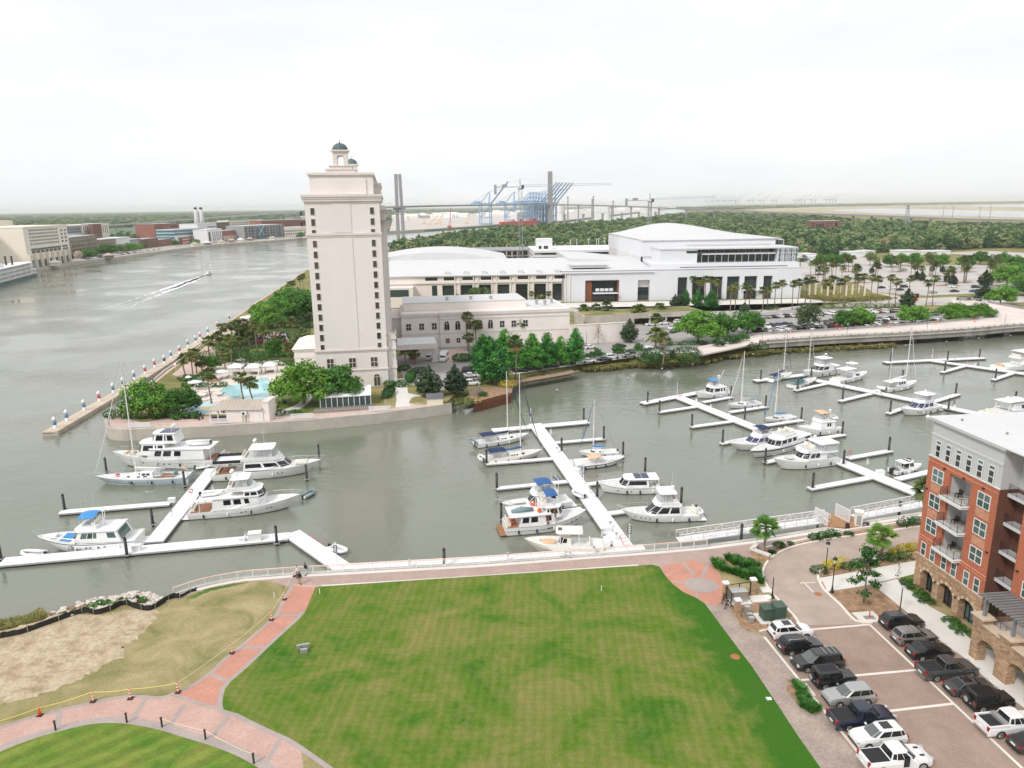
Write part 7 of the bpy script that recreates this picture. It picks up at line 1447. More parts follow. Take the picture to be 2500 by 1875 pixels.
for tgt,w1,n in(((262,752),2.6,60),((300,757),3.6,55),((330,740),1.6,40)):
 p1=G(*tgt,WZ);d=(p1-p0);nn=Vector((-d.y,d.x,0)).normalized();prev=None
 for k in range(n):
  t=k/(n-1);c=p0+d*t+nn*(rr.uniform(-.5,.5)*t*2);w_=(.7+w1*msin(min(1,t*1.4)*3.0))*(1-t*.85)*rr.uniform(.6,1.1)
  cur=(c-nn*w_,c+nn*w_)
  if prev and rr.random()>t*.15:mb.quad((*prev[0][:2],WZ+.05),(*cur[0][:2],WZ+.05),(*cur[1][:2],WZ+.05),(*prev[1][:2],WZ+.05))
  prev=cur
tag(mb.B('wake_foam','foam',None),'white foam wake trailing behind the river motorboat','wake',None,'stuff')
st=thing('riverboat','white three deck paddle riverboat with green hull at the left quay','riverboat',(*((G(-95,718,WZ)+G(75,672,WZ))/2)[:2],WZ),matan2((G(75,672,WZ)-G(-95,718,WZ)).y,(G(75,672,WZ)-G(-95,718,WZ)).x))
LS=(G(75,672,WZ)-G(-95,718,WZ)).length;hw=6.5
def bowpoly(x0,x1,w_):return[(x0,-w_),(x1-8,-w_),(x1-3,-w_*.6),(x1,0),(x1-3,w_*.6),(x1-8,w_),(x0,w_)]
MB().prism(bowpoly(-LS/2,LS/2,hw),-.8,2.2).B('hull','ship_green',st)
for k in range(4):
 z=2.2+2.9*k;MB().prism(bowpoly(-LS/2-.4,LS/2+(1.5 if k<2 else-2*k),hw+.4),z,z+.35).B('deck','white_paint',st)
 if k<3:
  MB().box(-LS/2+1,LS/2-10-2*k,-hw+1.4,hw-1.4,z+.35,z+2.9).B('cabin','white_paint',st);m_=MB()
  n=int(LS/2.6)
  for j in range(n-6):m_.box(-LS/2+2+2.6*j,-LS/2+3.2+2.6*j,-hw+1.36,-hw+1.4,z+.9,z+2.4)
  tag(m_.B('windows','win_dark',st),kind='stuff');m_=MB()
  m_.box(-LS/2,LS/2-8,-hw-.35,-hw-.25,z+1.2,z+1.3)
  for j in range(int(LS/1.6)-4):m_.box(-LS/2+1.6*j,-LS/2+.12+1.6*j,-hw-.35,-hw-.25,z+.3,z+(2.9 if j%2==0 else 1.2))
  tag(m_.B('railing','white_paint',st),kind='stuff')
for sy in(-2,2):MB().lathe([(.6,10),(.6,17),(.9,17.3),(.7,17.8)],LS*.18,sy,10).B('funnel','boot_black',st)
MB().box(-LS*.1,LS*.05,-2,2,11.2,13.6).B('wheelhouse','white_paint',st);MB().box(-LS*.35,-LS*.2,-4,4,11.3,11.6).B('red_awning','red_paint',st)
# vehicles
CARS={'sedan':(4.75,1.84,1.44,.95,[(-2.37,.70,.78),(-2.25,.92,.9),(-1.6,1.0,.98),(0,.97,1),(1.1,.95,1),(1.9,.84,.96),(2.3,.68,.82),(2.37,.55,.74)],(-1.85,1.15),(-1.0,.25)),'suv':(4.7,1.9,1.70,1.06,[(-2.35,.95,.82),(-2.25,1.08,.95),(-1.4,1.1,1),(0,1.08,1),(1.0,1.06,1),(1.85,.98,.97),(2.25,.85,.85),(2.35,.65,.76)],(-2.2,1.1),(-1.9,.2)),'van':(5.15,2.0,1.76,1.05,[(-2.57,.95,.85),(-2.48,1.06,.96),(-1.4,1.08,1),(0,1.06,1),(1.4,1.03,1),(2.1,.92,.95),(2.48,.78,.82),(2.57,.55,.74)],(-2.45,1.6),(-2.2,.6)),'jeep':(4.5,1.88,1.86,1.12,[(-2.15,1.1,.92),(-2.1,1.14,.97),(-1.2,1.14,.97),(0,1.14,.97),(.6,1.14,.95),(.7,1.13,.80),(1.95,1.10,.76),(2.1,.95,.74)],(-2.08,.62),(-2.02,.38)),'pickup':(5.9,2.04,1.94,1.2,[(-2.95,1.1,.92),(-2.88,1.2,.97),(-1.4,1.2,1),(0,1.2,1),(1.35,1.19,1),(2.3,1.12,.97),(2.8,.98,.88),(2.95,.7,.8)],(-.95,1.45),(-.75,.6)),}
_CM={}
def wheel_mesh(r,w_):
 k=('w',r,w_)
 if k not in _CM:
  t=MB().loft([[(mcos(a)*q,y,msin(a)*q)for a in[j*PI/9 for j in range(18)]]for q,y in((r*.8,-w_/2),(r,-w_*.38),(r,w_*.38),(r*.8,w_/2))]).mesh('tyre','rubber')
  m_=MB()
  for sd in(-1,1):
   m_.add([(mcos(a)*r*.66,sd*w_*.51,msin(a)*r*.66)for a in[j*PI/9 for j in range(18)]],[tuple(range(18))if sd<0 else tuple(range(17,-1,-1))])
  _CM[k]=(t,m_.mesh('rim','alu'))
  m2=MB()
  for sd in(-1,1):
   for j in range(5):a=j*1.2566;m2.cbox(mcos(a)*r*.34,sd*w_*.52,msin(a)*r*.34,r*.52,.02,r*.16,0,-a)
  _CM[k]+=(m2.mesh('spokes','chrome'),)
 return _CM[k]
def car_meshes(kind,paint,trim=None):
 k=(kind,paint)
 if k in _CM:return _CM[k]
 L_,W,Hh,belt,st,gb,gt=CARS[kind];hw=W/2;pm_='car_'+paint;D={}
 rings=[]
 for x,zt,f_ in st:
  w_=hw*f_;rings.append([(x,-w_*.93,.27),(x,-w_,.48),(x,-w_*.995,zt*.78),(x,-w_*.9,zt),(x,w_*.9,zt),(x,w_*.995,zt*.78),(x,w_,.48),(x,w_*.93,.27)])
 D['body']=MB().loft(rings).mesh('body',pm_,False)
 gbw,gtw=hw*.93,hw*.74 if kind not in('jeep',)else hw*.84
 zb=belt-.02;b0=[(gb[0],gbw*.9),(gb[0],-gbw*.9),(gb[0]+.5,-gbw),(gb[1]-.45,-gbw),(gb[1],-gbw*.7),(gb[1],gbw*.7),(gb[1]-.45,gbw),(gb[0]+.5,gbw)]
 t0=[(gt[0],gtw*.9),(gt[0],-gtw*.9),(gt[0]+.35,-gtw),(gt[1]-.3,-gtw),(gt[1],-gtw*.78),(gt[1],gtw*.78),(gt[1]-.3,gtw),(gt[0]+.35,gtw)]
 r0=[(x,y,zb)for x,y in b0];r1=[(x,y,Hh-.08)for x,y in t0];r2=[(lerp(x,(gt[0]+gt[1])/2,.12),y*.8,Hh)for x,y in t0]
 D['cabin']=MB().loft([r0,r1,r2],False,True).mesh('cabin',pm_)
 def pane(mb,i,j,s0,s1,v0,v1,th=.012):
  A,B_,C_,E_=map(Vector,(r0[i],r0[j],r1[j],r1[i]));q=lambda a,b:(A.lerp(B_,a)).lerp(E_.lerp(C_,a),b);mb.slab(q(s0,v0),q(s1,v0),q(s1,v1),q(s0,v1),th)
 ws=MB();pane(ws,4,5,.02,.98,.08,.95);pane(ws,3,4,.35,.98,.1,.94);pane(ws,5,6,.02,.65,.1,.94);D['windscreen']=ws.mesh('windscreen','car_glass_pale' if kind in('van','suv')and paint in('silver','white','pearl','black_soft')else 'car_glass')
 rw=MB();pane(rw,0,1,.06,.94,.15,.92);D['rear_window']=rw.mesh('rear_window','car_glass')
 SW=[];div={'sedan':[(.0,.47),(.51,.98)],'suv':[(.0,.46),(.5,.98)],'van':[(.0,.3),(.33,.62),(.65,.98)],'jeep':[(.02,.4),(.45,.95)],'pickup':[(.0,.46),(.52,.98)]}[kind]
 for q_ in[(2,3,s0,s1,.16,.9)for s0,s1 in div]+[(6,7,1-s1,1-s0,.16,.9)for s0,s1 in div]+[(1,2,.15,.85,.2,.85),(7,0,.15,.85,.2,.85)]:
  sm_=MB();pane(sm_,*q_);SW.append(sm_.mesh('side_window','car_glass'))
 D['side_window']=SW
 xf,xr=st[-1][0],st[0][0]
 D['headlight']=[MB().cbox(xf-.12,sd*hw*.66,.72 if kind!='pickup' else .95,.22,.34,.16,sd*-.4).mesh('headlight','light_clear')for sd in(-1,1)]
 D['taillight']=[MB().cbox(xr+.06,sd*hw*.78,.85 if kind in('sedan',)else 1.0,.14,.26,.18 if kind!='pickup' else .42).mesh('taillight','light_red')for sd in(-1,1)]
 D['plate']=MB().box(xr-.03,xr+.0,-.25,.25,.62,.78).mesh('number_plate','white_paint')
 bmt='black_metal' if kind!='pickup' else 'chrome'
 D['bumper']=[MB().box(xr-.05,xr+.25,-hw*.8,hw*.8,.3,.5).mesh('bumper',bmt),MB().box(xf-.25,xf+.03,-hw*.76,hw*.76,.28,.46).mesh('bumper',bmt)]
 D['mirror']=[MB().cbox(gb[1]-.55,sd*(hw+.1),belt+.08,.14,.22,.16).mesh('mirror',pm_)for sd in(-1,1)]
 AR=[];r={'jeep':.42,'pickup':.42}.get(kind,.36)
 wx=[L_*.30,-L_*.30]if kind!='pickup' else[1.9,-1.75]
 for x in wx:
  for sd in(-1,1):AR.append(MB().add([(x+mcos(a)*(r+.07),sd*(hw+.004),.34+msin(a)*(r+.07))for a in[j*PI/8 for j in range(9)]],[tuple(range(9))if sd>0 else tuple(range(8,-1,-1))]).mesh('wheel_arch','black_metal'))
 D['wheel_arch']=AR
 _CM[k]=(D,r,wx,hw);return _CM[k]
def near_car(kind,paint,p,rz,label,name,extra=()):
 D,r,wx,hw=car_meshes(kind,paint);L_,W,Hh,belt,st,gb,gt=CARS[kind]
 t=thing(name,label,'car' if kind!='pickup' else 'pickup truck',(p[0],p[1],.03),rz)
 bo=link('body',D['body'],t);cb=link('cabin',D['cabin'],t)
 for n_ in('windscreen','rear_window'):link(n_,D[n_],cb)
 for me in D['side_window']:link('side_window',me,cb)
 link('number_plate',D['plate'],bo)
 for n_ in('headlight','taillight','bumper','mirror','wheel_arch'):
  for me in D[n_]:link(n_,me,bo)
 ty,rm,sp_=wheel_mesh(r,.25)
 for x in wx:
  for sd in(-1,1):
   w_=link('wheel',ty,t);w_.location=(x,sd*(hw-.12),r-.02);link('rim',rm,w_);link('spokes',sp_,w_)
 if 'rack' in extra:
  for sd in(-1,1):MB().tube([(gt[0]+.2,sd*W*.3,Hh+.02),(gt[0]+.35,sd*W*.31,Hh+.08),(gt[1]-.4,sd*W*.31,Hh+.08),(gt[1]-.2,sd*W*.3,Hh+.02)],.025,4).B('roof_rail','alu',cb)
 if 'bars' in extra:
  for k in range(3):MB().box(gt[0]+.5+.55*k,gt[0]+.55+.55*k,-W*.3,W*.3,Hh+.04,Hh+.08).B('roof_bar','alu',cb)
 if 'sunroof' in extra:MB().box(gt[1]-1.25,gt[1]-.35,-.45,.45,Hh-.0,Hh+.012).B('sunroof','car_glass',cb)
 if 'darkroof' in extra:MB().box(gt[0]+.25,gt[1]-.25,-W*.28,W*.28,Hh-.0,Hh+.012).B('roof_panel','cloth_black',cb)
 if 'spare' in extra:w_=link('spare_wheel',ty,t);w_.location=(st[0][0]-.14,.1,1.0);w_.rotation_euler=(0,0,PI/2);link('rim',rm,w_)
 if 'flares' in extra:
  for x in wx:
   for sd in(-1,1):MB().cbox(x,sd*(hw*.98),.86,1.0,.26,.1).B('fender','black_metal',bo)
 if kind=='pickup':
  MB().box(st[0][0]+.2,gb[0]-.05,-W*.40,W*.40,1.185,1.215).B('bed_cover' if 'cover' in extra else 'bed_floor','rubber' if 'cover' in extra else 'cloth_black',t)
  if 'open' in extra:
   for q in((st[0][0]+.05,gb[0],-W*.49,-W*.41),(st[0][0]+.05,gb[0],W*.41,W*.49),(st[0][0]+.02,st[0][0]+.14,-W*.41,W*.41)):MB().box(*q,1.18,1.32).B('bed_rail','car_'+paint,t)
   MB().box(gb[0]-.55,gb[0]-.05,-W*.42,W*.42,1.22,1.5).B('tool_box','tin_silver',t)
  if 'door' in extra:MB().cbox(.75,-(hw+.35),1.05,.08,.85,.9,.25).B('open_door','car_white',t);MB().box(.1,.95,-hw-.012,-hw+.01,.6,1.5).B('door_opening','cloth_black',t)
  if 'scoop' in extra:MB().box(1.9,2.3,.35,.55,1.13,1.17).box(1.9,2.3,-.55,-.35,1.13,1.17).B('hood_vent','black_metal',bo)
 return t
HD=mradians(6.6)
near_car('suv','white',G(1929,1553),HD,'white hatchback crossover heading the left row by the green cabinets','parked_car',('rack','sunroof'))
near_car('suv','black',G(1953,1588),HD,'black crossover second in the left row','parked_car',('rack',))
near_car('van','black_soft',G(1994,1627),HD+PI,'dark minivan with pale windscreen facing the side walk','parked_car',('bars',))
near_car('jeep','black',G(2034,1670),HD,'boxy black off-roader with spare wheel in the left row','parked_car',('spare','flares','darkroof'))
near_car('suv','silver',G(2070,1712),HD+PI,'silver crossover facing the small grass bed','parked_car',())
near_car('pickup','navy',G(2101,1766),HD,'navy pickup truck with a black bed cover','parked_pickup',('cover',))
near_car('suv','pearl',G(2141,1812),HD+PI,'white crossover with panoramic roof in the left row','parked_car',('sunroof',))
near_car('pickup','white',G(2183,1868),HD,'white pickup truck with its door open at the bottom edge','parked_pickup',('cover','door','scoop'))
near_car('suv','black_soft',G(2200,1529),HD,'black crossover with grey roof beside the lamp post','parked_car',())
near_car('suv','taupe',G(2231,1567),HD,'silver-grey older off-road wagon with roof bars','parked_car',('bars','flares'))
near_car('sedan','black',G(2268,1601),HD,'glossy black sedan in the right row','parked_car',('darkroof',))
near_car('pickup','grey',G(2310,1648),HD,'dark grey pickup truck with black bed cover in the right row','parked_pickup',('cover',))
near_car('sedan','grey',G(2366,1689),HD,'grey sedan with a sunroof in the right row','parked_car',('sunroof',))
near_car('jeep','black',G(2413,1724),HD,'boxy black off-roader beside the portico','parked_car',('spare','flares'))
near_car('pickup','white',G(2465,1782),HD,'white pickup truck with open bed and silver tool box','parked_pickup',('open',))
near_car('sedan','dkgrey',G(2530,1826),HD,'dark car cut off by the right edge of the picture','parked_car',())
for i,(x,y)in enumerate([(1995,1690),(2022,1733)]):
 p=G(x,y);t=thing('wheel_stop',['concrete wheel stop behind the boxy off-roader','concrete wheel stop before the silver crossover'][i],'wheel stop',(p.x-.6,p.y+.3,0),HD-PI/2);MB().box(-.95,.95,-.1,.1,.02,.15).B('block','kerb_conc',t)
def small_car(kind):
 D,r,wx,hw=car_meshes(kind,'white');t=thing('parked_car','template','car')
 link('body',D['body'],t);link('cabin',D['cabin'],t);g=MB()
 for me in[D['windscreen'],D['rear_window']]+D['side_window']:
  g.add([tuple(v.co)for v in me.vertices],[tuple(p.vertices)for p in me.polygons])
 g.B('windows','car_glass',t);w_=MB()
 for x in wx:
  for sd in(-1,1):w_.loft([[(x+mcos(a)*r,sd*(hw-.1)+y,r+msin(a)*r)for a in[j*PI/5 for j in range(10)]]for y in(-.12,.14)])
 w_.B('wheels','rubber',t);return t
SMALL={k:small_car(k)for k in('sedan','suv','pickup','van')}
PAL=['white','white','white','pearl','silver','silver','black','black_soft','dkgrey','grey','navy','red','white','black','blue','tan']
CN={'white':'white','pearl':'white','silver':'silver','black':'black','black_soft':'black','dkgrey':'dark grey','grey':'grey','navy':'navy','red':'dark red','blue':'blue','tan':'tan','taupe':'taupe','green':'dark green'}
def far_car(p,rz,paint,kind,label,group=None):
 return dup(SMALL[kind],(p[0],p[1],p[2]if len(p)>2 else .03),rz,label,group,{'car_white':'car_'+paint})
rr=RRn(3)
ROWS=[('front packed row by the causeway',[(1790,831),(1900,822),(2100,806),(2240,795),(2320,786)],-1.9),('second packed row',[(1845,812),(2000,801),(2160,788)],1.2),('third packed row',[(1850,803),(2000,791),(2240,777)],-1.9),('back packed row below the verge',[(1850,778),(2000,770),(2190,762)],1.2),('short row at the lot end',[(2200,774),(2300,768)],-1.9)]
for nm,line,hd in ROWS:
 g_=[Vector(p)for p in gp(line)];cum=[0]
 for a,b in zip(g_,g_[1:]):cum.append(cum[-1]+(b-a).length)
 n=int(cum[-1]/2.75);
 for k in range(n):
  s_=(k+.5)*cum[-1]/n;i=max(j for j in range(len(cum)-1)if cum[j]<=s_);p=g_[i].lerp(g_[i+1],(s_-cum[i])/(cum[i+1]-cum[i]));a=matan2(*(g_[i+1]-g_[i]).yx)
  if rr.random()<.06:continue
  pt=rr.choice(PAL);kd=rr.choice(['sedan','suv','suv','sedan','pickup','van']);far_car((p.x,p.y),a+(PI/2+.35)*(1 if hd>0 else-1),pt,kd,f'{CN[pt]} car, {ordn(k + 1)} from the left in the {nm}','cars in the packed car park')
SOLO=[(1146,908,.1,'black','suv','black off-roader parked by the large cypress'),(1150,921,.1,'white','sedan','white sedan parked beside the black off-roader'),(1152,931,.1,'silver','suv','silver crossover third in the hotel bay'),(1152,940,.1,'white','suv','white crossover behind the grey board fence'),(1047,877,1.6,'white','suv','white car waiting under the entrance canopy'),(1008,874,1.6,'tan','suv','tan car in the shade of the canopy palms'),(1040,935,.1,'white','sedan','white car glimpsed behind the rounded magnolia'),(1270,908,.2,'black','sedan','black sedan under the left bank cypresses'),(1305,903,.2,'dkgrey','suv','dark crossover under the middle bank cypresses'),(1345,897,.2,'black','suv','black crossover under the right bank cypresses'),(1384,890,.2,'green','sedan','dark green sedan under the last bank cypress'),(1437,885,.15,'white','sedan','white sedan leaving behind the last bank cypress'),(1476,880,.15,'grey','sedan','grey sedan behind the first clipped tree'),(1494,876,.2,'white','suv','white crossover driving on the hotel road'),(1535,872,.2,'silver','sedan','silver sedan driving behind the white crossover'),(1728,854,.1,'dkgrey','sedan','dark sedan parked at the bank end of the road'),(1440,851,.5,'white','sedan','white car parked at the blank wall'),(1512,848,.3,'black','sedan','black car beside the magnolia island'),(1590,795,.2,'white','sedan','white sedan before the open deck bays, left'),(1622,792,.2,'white','sedan','white sedan before the open deck bays, middle'),(1658,789,.2,'white','suv','white pickup-like wagon before the open deck bays'),(1642,803,.9,'white','suv','white crossover on the turn below the deck'),(1658,806,.9,'black','sedan','black sedan on the turn below the deck'),(1645,812,.9,'dkgrey','sedan','dark grey sedan nearest on the turn below the deck'),(1722,790,.5,'white','sedan','white car at the deck corner'),(1738,786,.5,'white','suv','white crossover at the deck corner'),(2078,682,.2,'white','suv','white wagon parked near the hall end in the big car park'),(2040,681,.2,'black','suv','black wagon parked near the hall end'),(2152,704,.3,'black','sedan','black sedan by the roundabout hedge'),(2176,706,.3,'white','suv','white crossover by the roundabout hedge'),(2197,709,.3,'dkgrey','sedan','dark sedan by the roundabout hedge end'),(2207,702,.3,'black','suv','black crossover behind the hedge'),(2204,696,.3,'white','van','white van behind the hedge'),(2326,702,.1,'white','suv','white crossover alone on the big car park'),(2330,713,.1,'black','sedan','black sedan under the young palms'),(2382,703,.1,'black','suv','large black car under the palms at right'),(2377,713,.1,'blue','sedan','blue car beside the wide magnolia'),(2277,716,.2,'silver','sedan','silver sedan near the car park exit'),(2296,688,.2,'white','sedan','white sedan in the middle of the big car park'),(2207,660,.2,'silver','sedan','silver car on the far side of the big car park'),(2388,728,.4,'dkgrey','sedan','dark sedan on the road at the causeway mouth'),(2014,668,.2,'white','sedan','white sedan beyond the hall corner'),(2000,672,.2,'black','sedan','black sedan beyond the hall corner'),(1975,676,.2,'silver','suv','silver wagon at the hall corner'),(1990,690,.2,'dkgrey','suv','dark wagon below the hall corner palms')]
for x,y,a,pt,kd,lb in SOLO:far_car(G(x,y),a,pt,kd,lb)
def bus(p,rz,label,L_=6.4):
 t=thing('shuttle_bus',label,'bus',(p[0],p[1],.02),rz);W=2.2
 MB().loft([[(-L_/2,-W/2,.35),(-L_/2,W/2,.35),(-L_/2,W/2,2.75),(-L_/2,-W/2,2.75)],[(L_*.2,-W/2,.35),(L_*.2,W/2,.35),(L_*.2,W/2,2.75),(L_*.2,-W/2,2.75)],[(L_*.3,-W/2,.35),(L_*.3,W/2,.35),(L_*.3,W/2*.8,2.3),(L_*.3,-W/2*.8,2.3)],[(L_*.38,-W*.45,.35),(L_*.38,W*.45,.35),(L_*.38,W*.4,1.35),(L_*.38,-W*.4,1.35)],[(L_/2,-W*.42,.35),(L_/2,W*.42,.35),(L_/2,W*.38,1.05),(L_/2,-W*.38,1.05)]]).B('body','car_white',t)
 MB().slab((L_*.305,W*.38,2.2),(L_*.305,-W*.38,2.2),(L_*.385,-W*.36,1.38),(L_*.385,W*.36,1.38),-.02).B('windscreen','car_glass',t)
 for sd in(-1,1):
  for k in range(4):MB().box(-L_*.42+1.0*k,-L_*.42+.85+1.0*k,sd*W/2-.012,sd*W/2+.012,1.5,2.35).B('side_window','car_glass',t)
 for x in(L_*.3,-L_*.28):
  for sd in(-1,1):w_=link('wheel',wheel_mesh(.4,.25)[0],t);w_.location=(x,sd*(W/2-.1),.4)
bus(G(1084,880),-1.65,'white shuttle bus standing by the canopy pillar');bus(G(1582,866),.2,'white shuttle bus on the hotel road by the dark shrubs',7)
for t in SMALL.values():drop(t)
# promenade railing, fences, rocks
def path_len(pts):
 c=[0.0]
 for a,b in zip(pts,pts[1:]):c.append(c[-1]+(Vector(b[:2])-Vector(a[:2])).length)
 return c
def along(pts,c,s_):
 i=max(j for j in range(len(c)-1)if c[j]<=s_+1e-9);t=(s_-c[i])/max(1e-9,c[i+1]-c[i]);a,b=Vector(pts[i][:2]),Vector(pts[i+1][:2]);return a.lerp(b,t),(b-a).normalized()
rl=thing('promenade_railing','long white picket railing with pinkish wooden top rail along the promenade','railing')
rp=offs(rail_g,-.12)[:14];c=path_len(rp);n=int(c[-1]/1.9)
mpost=MB().box(-.045,.045,-.045,.045,.1,1.16).mesh('post','rail_white');pk_=MB();P_=[]
for k in range(n+1):
 p,d=along(rp,c,c[-1]*k/n*.9999);o=link('post',mpost,rl);o.location=(p.x,p.y,0);o.rotation_euler=(0,0,matan2(d.y,d.x));P_.append((p,d))
for(a,_),(b_,_)in zip(P_,P_[1:]):
 for j in range(1,15):q=a.lerp(b_,j/15);pk_.box(q.x-.009,q.x+.009,q.y-.009,q.y+.009,.2,1.0)
tag(pk_.B('pickets','rail_white',rl),kind='stuff')
MB().tube([(p.x,p.y,1.02)for p,d in P_],.025,4).B('upper_rail','rail_white',rl);MB().tube([(p.x,p.y,.2)for p,d in P_],.025,4).B('lower_rail','rail_white',rl)
tr=MB()
for(a,d0),(b_,d1)in zip(P_,P_[1:]):tr.prism([tuple(a+Vector((-d0.y,d0.x))*.085),tuple(b_+Vector((-d1.y,d1.x))*.085),tuple(b_-Vector((-d1.y,d1.x))*.085),tuple(a-Vector((-d0.y,d0.x))*.085)],1.15,1.2,True)
plain('rail_wood',S(222,190,172),.8,var=.1,vs=2);tr.B('top_rail','rail_wood',rl)
rl=thing('sea_wall_railing','thin white railing along the curved sea wall of the hotel point','railing')
sw2=offs(gp([(345,955),(310,988),(297,1000),(270,1016),(259,1030),(260,1044),(272,1050),(300,1052),(325,1051),(480,1045),(625,1036),(770,1026),(908,1013),(1080,990)]),.9);c=path_len(sw2);n=int(c[-1]/2.4);Q=[along(sw2,c,c[-1]*k/n*.9999)[0]for k in range(n+1)]
mp2=MB().box(-.035,.035,-.035,.035,0,1.05).mesh('post','rail_white')
for p in Q:o=link('post',mp2,rl);o.location=(p.x,p.y,.02)
for z in(1.05,.6,.25):MB().tube([(p.x,p.y,z)for p in Q],.022,4).B('rail','rail_white',rl)
sf=thing('silt_fence','black plastic silt fence winding along the rocky shore','fence')
F2=smooth_pts([tuple(p)for p in gp(FENCE[1:]+[(440,1460),(462,1448),(480,1443)])],5);mb=MB();rr=RRn(8)
hts=[.62+.16*rr.random()+(-.25 if k>len(F2)-12 else 0)for k in range(len(F2))]
for i in range(len(F2)-1):
 a,b_=F2[i],F2[i+1];mb.quad((a[0],a[1],0),(b_[0],b_[1],0),(b_[0]+.04,b_[1]+.08,hts[i+1]),(a[0]+.04,a[1]+.08,hts[i]))
mb.B('fabric','silt_black',sf)
for k in range(0,len(F2),6):MB().box(F2[k][0]-.03,F2[k][0]+.03,F2[k][1]-.08,F2[k][1]-.02,0,hts[k]+.15).B('stake','wood_fence',sf)
def rock_mesh(seed,mat):
 r=RRn(seed);bm_=MB();V0=[];n=7
 rings=[]
 for j,(z,q)in enumerate(((-.35,.7),(0,1),(.32,.85),(.55,.45))):rings.append([((q*(1+r.uniform(-.22,.22)))*mcos(2*PI*k/n+j*.3),(q*(1+r.uniform(-.22,.22)))*msin(2*PI*k/n+j*.3)*.75,z+r.uniform(-.1,.1))for k in range(n)])
 return bm_.loft(rings).mesh('rock',mat)
RM=[rock_mesh(i,'stone_pale')for i in range(5)]+[rock_mesh(9+i,'stone_dark')for i in range(2)]
rip=thing('riprap_bank','heap of pale broken rocks between the silt fence and the water','rock bank');rr=RRn(12)
fg=[Vector(p)for p in gp(FENCE)];wg2=[G(x,y,WZ)for x,y in WEDGE];cnt=0
for k in range(290):
 t=rr.uniform(1.2,len(fg)-1.001)if rr.random()<.35 else rr.uniform(5.2,len(fg)-1.2);i=int(t);f_=t-i;a=fg[i].lerp(fg[i+1],f_);b_=Vector(wg2[i][:2]).lerp(Vector(wg2[i+1][:2]),f_);u=rr.uniform(.08,1.0)**(1 if t>5 else 1.6)
 s_=rr.uniform(.16,.42)*(1.35 if rr.random()<.18 else 1);o=link('rock',RM[rr.randrange(7)if rr.random()<.3 else rr.randrange(5)],rip);o.location=(*a.lerp(b_,u),WZ*u+.1+rr.uniform(0,.12));o.rotation_euler=(rr.uniform(-.3,.3),rr.uniform(-.3,.3),rr.uniform(0,6.28));o.scale=(s_*rr.uniform(.9,1.5),s_,s_*rr.uniform(.7,1.1))
for k,(x,y)in enumerate([(228,1470),(250,1462),(268,1468),(300,1458),(190,1484),(212,1480),(340,1454),(375,1472),(160,1492)]):bush(x,y,1.7,1.1,.5,'grass_clump',f'green weed patch growing between the shore rocks, {ordn(k + 1)} listed along the bank' if False else f'green weed patch between the shore rocks, {ordn(sorted([228, 250, 268, 300, 190, 212, 340, 375, 160]).index(x) + 1)} from the left',330,.075,'weeds','weed_patch','weed patches on the rocky shore').location.z=-.7
rb=thing('bank_stones','band of dark stones along the waterline below the bald cypresses','rock bank');mb=MB()
for k in range(240):
 u=rr.random();x=lerp(1256,1400,u);y=lerp(937,912,u)+rr.uniform(-6,3);p=G(x,y,-.6);s_=rr.uniform(.2,.5);me=RM[rr.randrange(7)]
 mb.add([(p.x+v.co.x*s_,p.y+v.co.y*s_,-1.0+rr.uniform(0,.9)+v.co.z*s_)for v in me.vertices],[tuple(q.vertices)for q in me.polygons])
tag(mb.B('stones','stone_dark',rb),kind='stuff')
# cones, posts, tape, people
def delineator(x,y,label):
 p=G(x,y);t=thing('traffic_delineator',label,'traffic post',(p.x,p.y,.03));MB().box(-.25,.25,-.25,.25,0,.06).B('base','rubber',t)
 for k in range(6):MB().lathe([(.1-.006*k,.06+.17*k),(.1-.006*(k+1),.06+.17*(k+1))],0,0,10).B('band','orange_plastic' if k%2==0 else 'white_band',t)
 MB().lathe([(.07,1.08),(.09,1.12),(.05,1.18)],0,0,8).B('handle','orange_plastic',t);return(p.x,p.y,1.1)
DL=[(228,1713),(319,1706),(435,1691),(567,1595),(663,1514),(695,1464),(720,1407)]
tops=[]
for i,(x,y)in enumerate(DL):tops.append(delineator(x,y,f'orange and white traffic post edging the brick walk, {ordn(i + 1)} from the left'))
p=G(98,1747);t=thing('traffic_cone','plain orange traffic cone at the left end of the tape line','traffic cone',(p.x,p.y,.03));MB().box(-.24,.24,-.24,.24,0,.05).B('base','rubber',t);MB().lathe([(.17,.05),(.04,.9),(.02,.92)],0,0,12).B('cone','orange_plastic',t,True)
def sagline(pts,mat,name,label,cat,r=.022,sag=.12):
 mb=MB()
 for a,b_ in zip(pts,pts[1:]):mb.tube([(lerp(a[0],b_[0],u),lerp(a[1],b_[1],u),lerp(a[2],b_[2],u)-sag*4*u*(1-u))for u in[k/6 for k in range(7)]],r,4)
 return tag(mb.B(name,mat),label,cat)
q0=G(-60,1795);sagline([(q0.x,q0.y,.8),(p.x,p.y,.85),tops[0],tops[1],tops[2]],'yellow_tape','barrier_tape','yellow barrier tape strung between the left traffic posts','tape',.03)
sagline(tops[2:],'rope_cream','barrier_rope','cream rope strung along the traffic posts up the walk','rope',.025)
BL=[(136,1783),(310,1764),(396,1775),(502,1805),(620,1864)];bt=[]
for i,(x,y)in enumerate(BL):
 p=G(x,y);t=thing('path_bollard',f'dark metal bollard light on the round lawn edge, {ordn(i + 1)} from the left','bollard',(p.x,p.y,.03));MB().lathe([(.1,0),(.085,.05),(.085,.92)],0,0,12).B('post','bronze_metal',t);MB().lathe([(.12,.92),(.12,1.0),(.03,1.05)],0,0,12).B('cap','bronze_metal',t);bt.append((p.x,p.y,.95))
sagline(bt[2:4],'rope_cream','barrier_rope','white rope between two dark bollards','rope');sagline(bt[3:],'rope_cream','barrier_rope','white rope running down to the last dark bollard','rope')
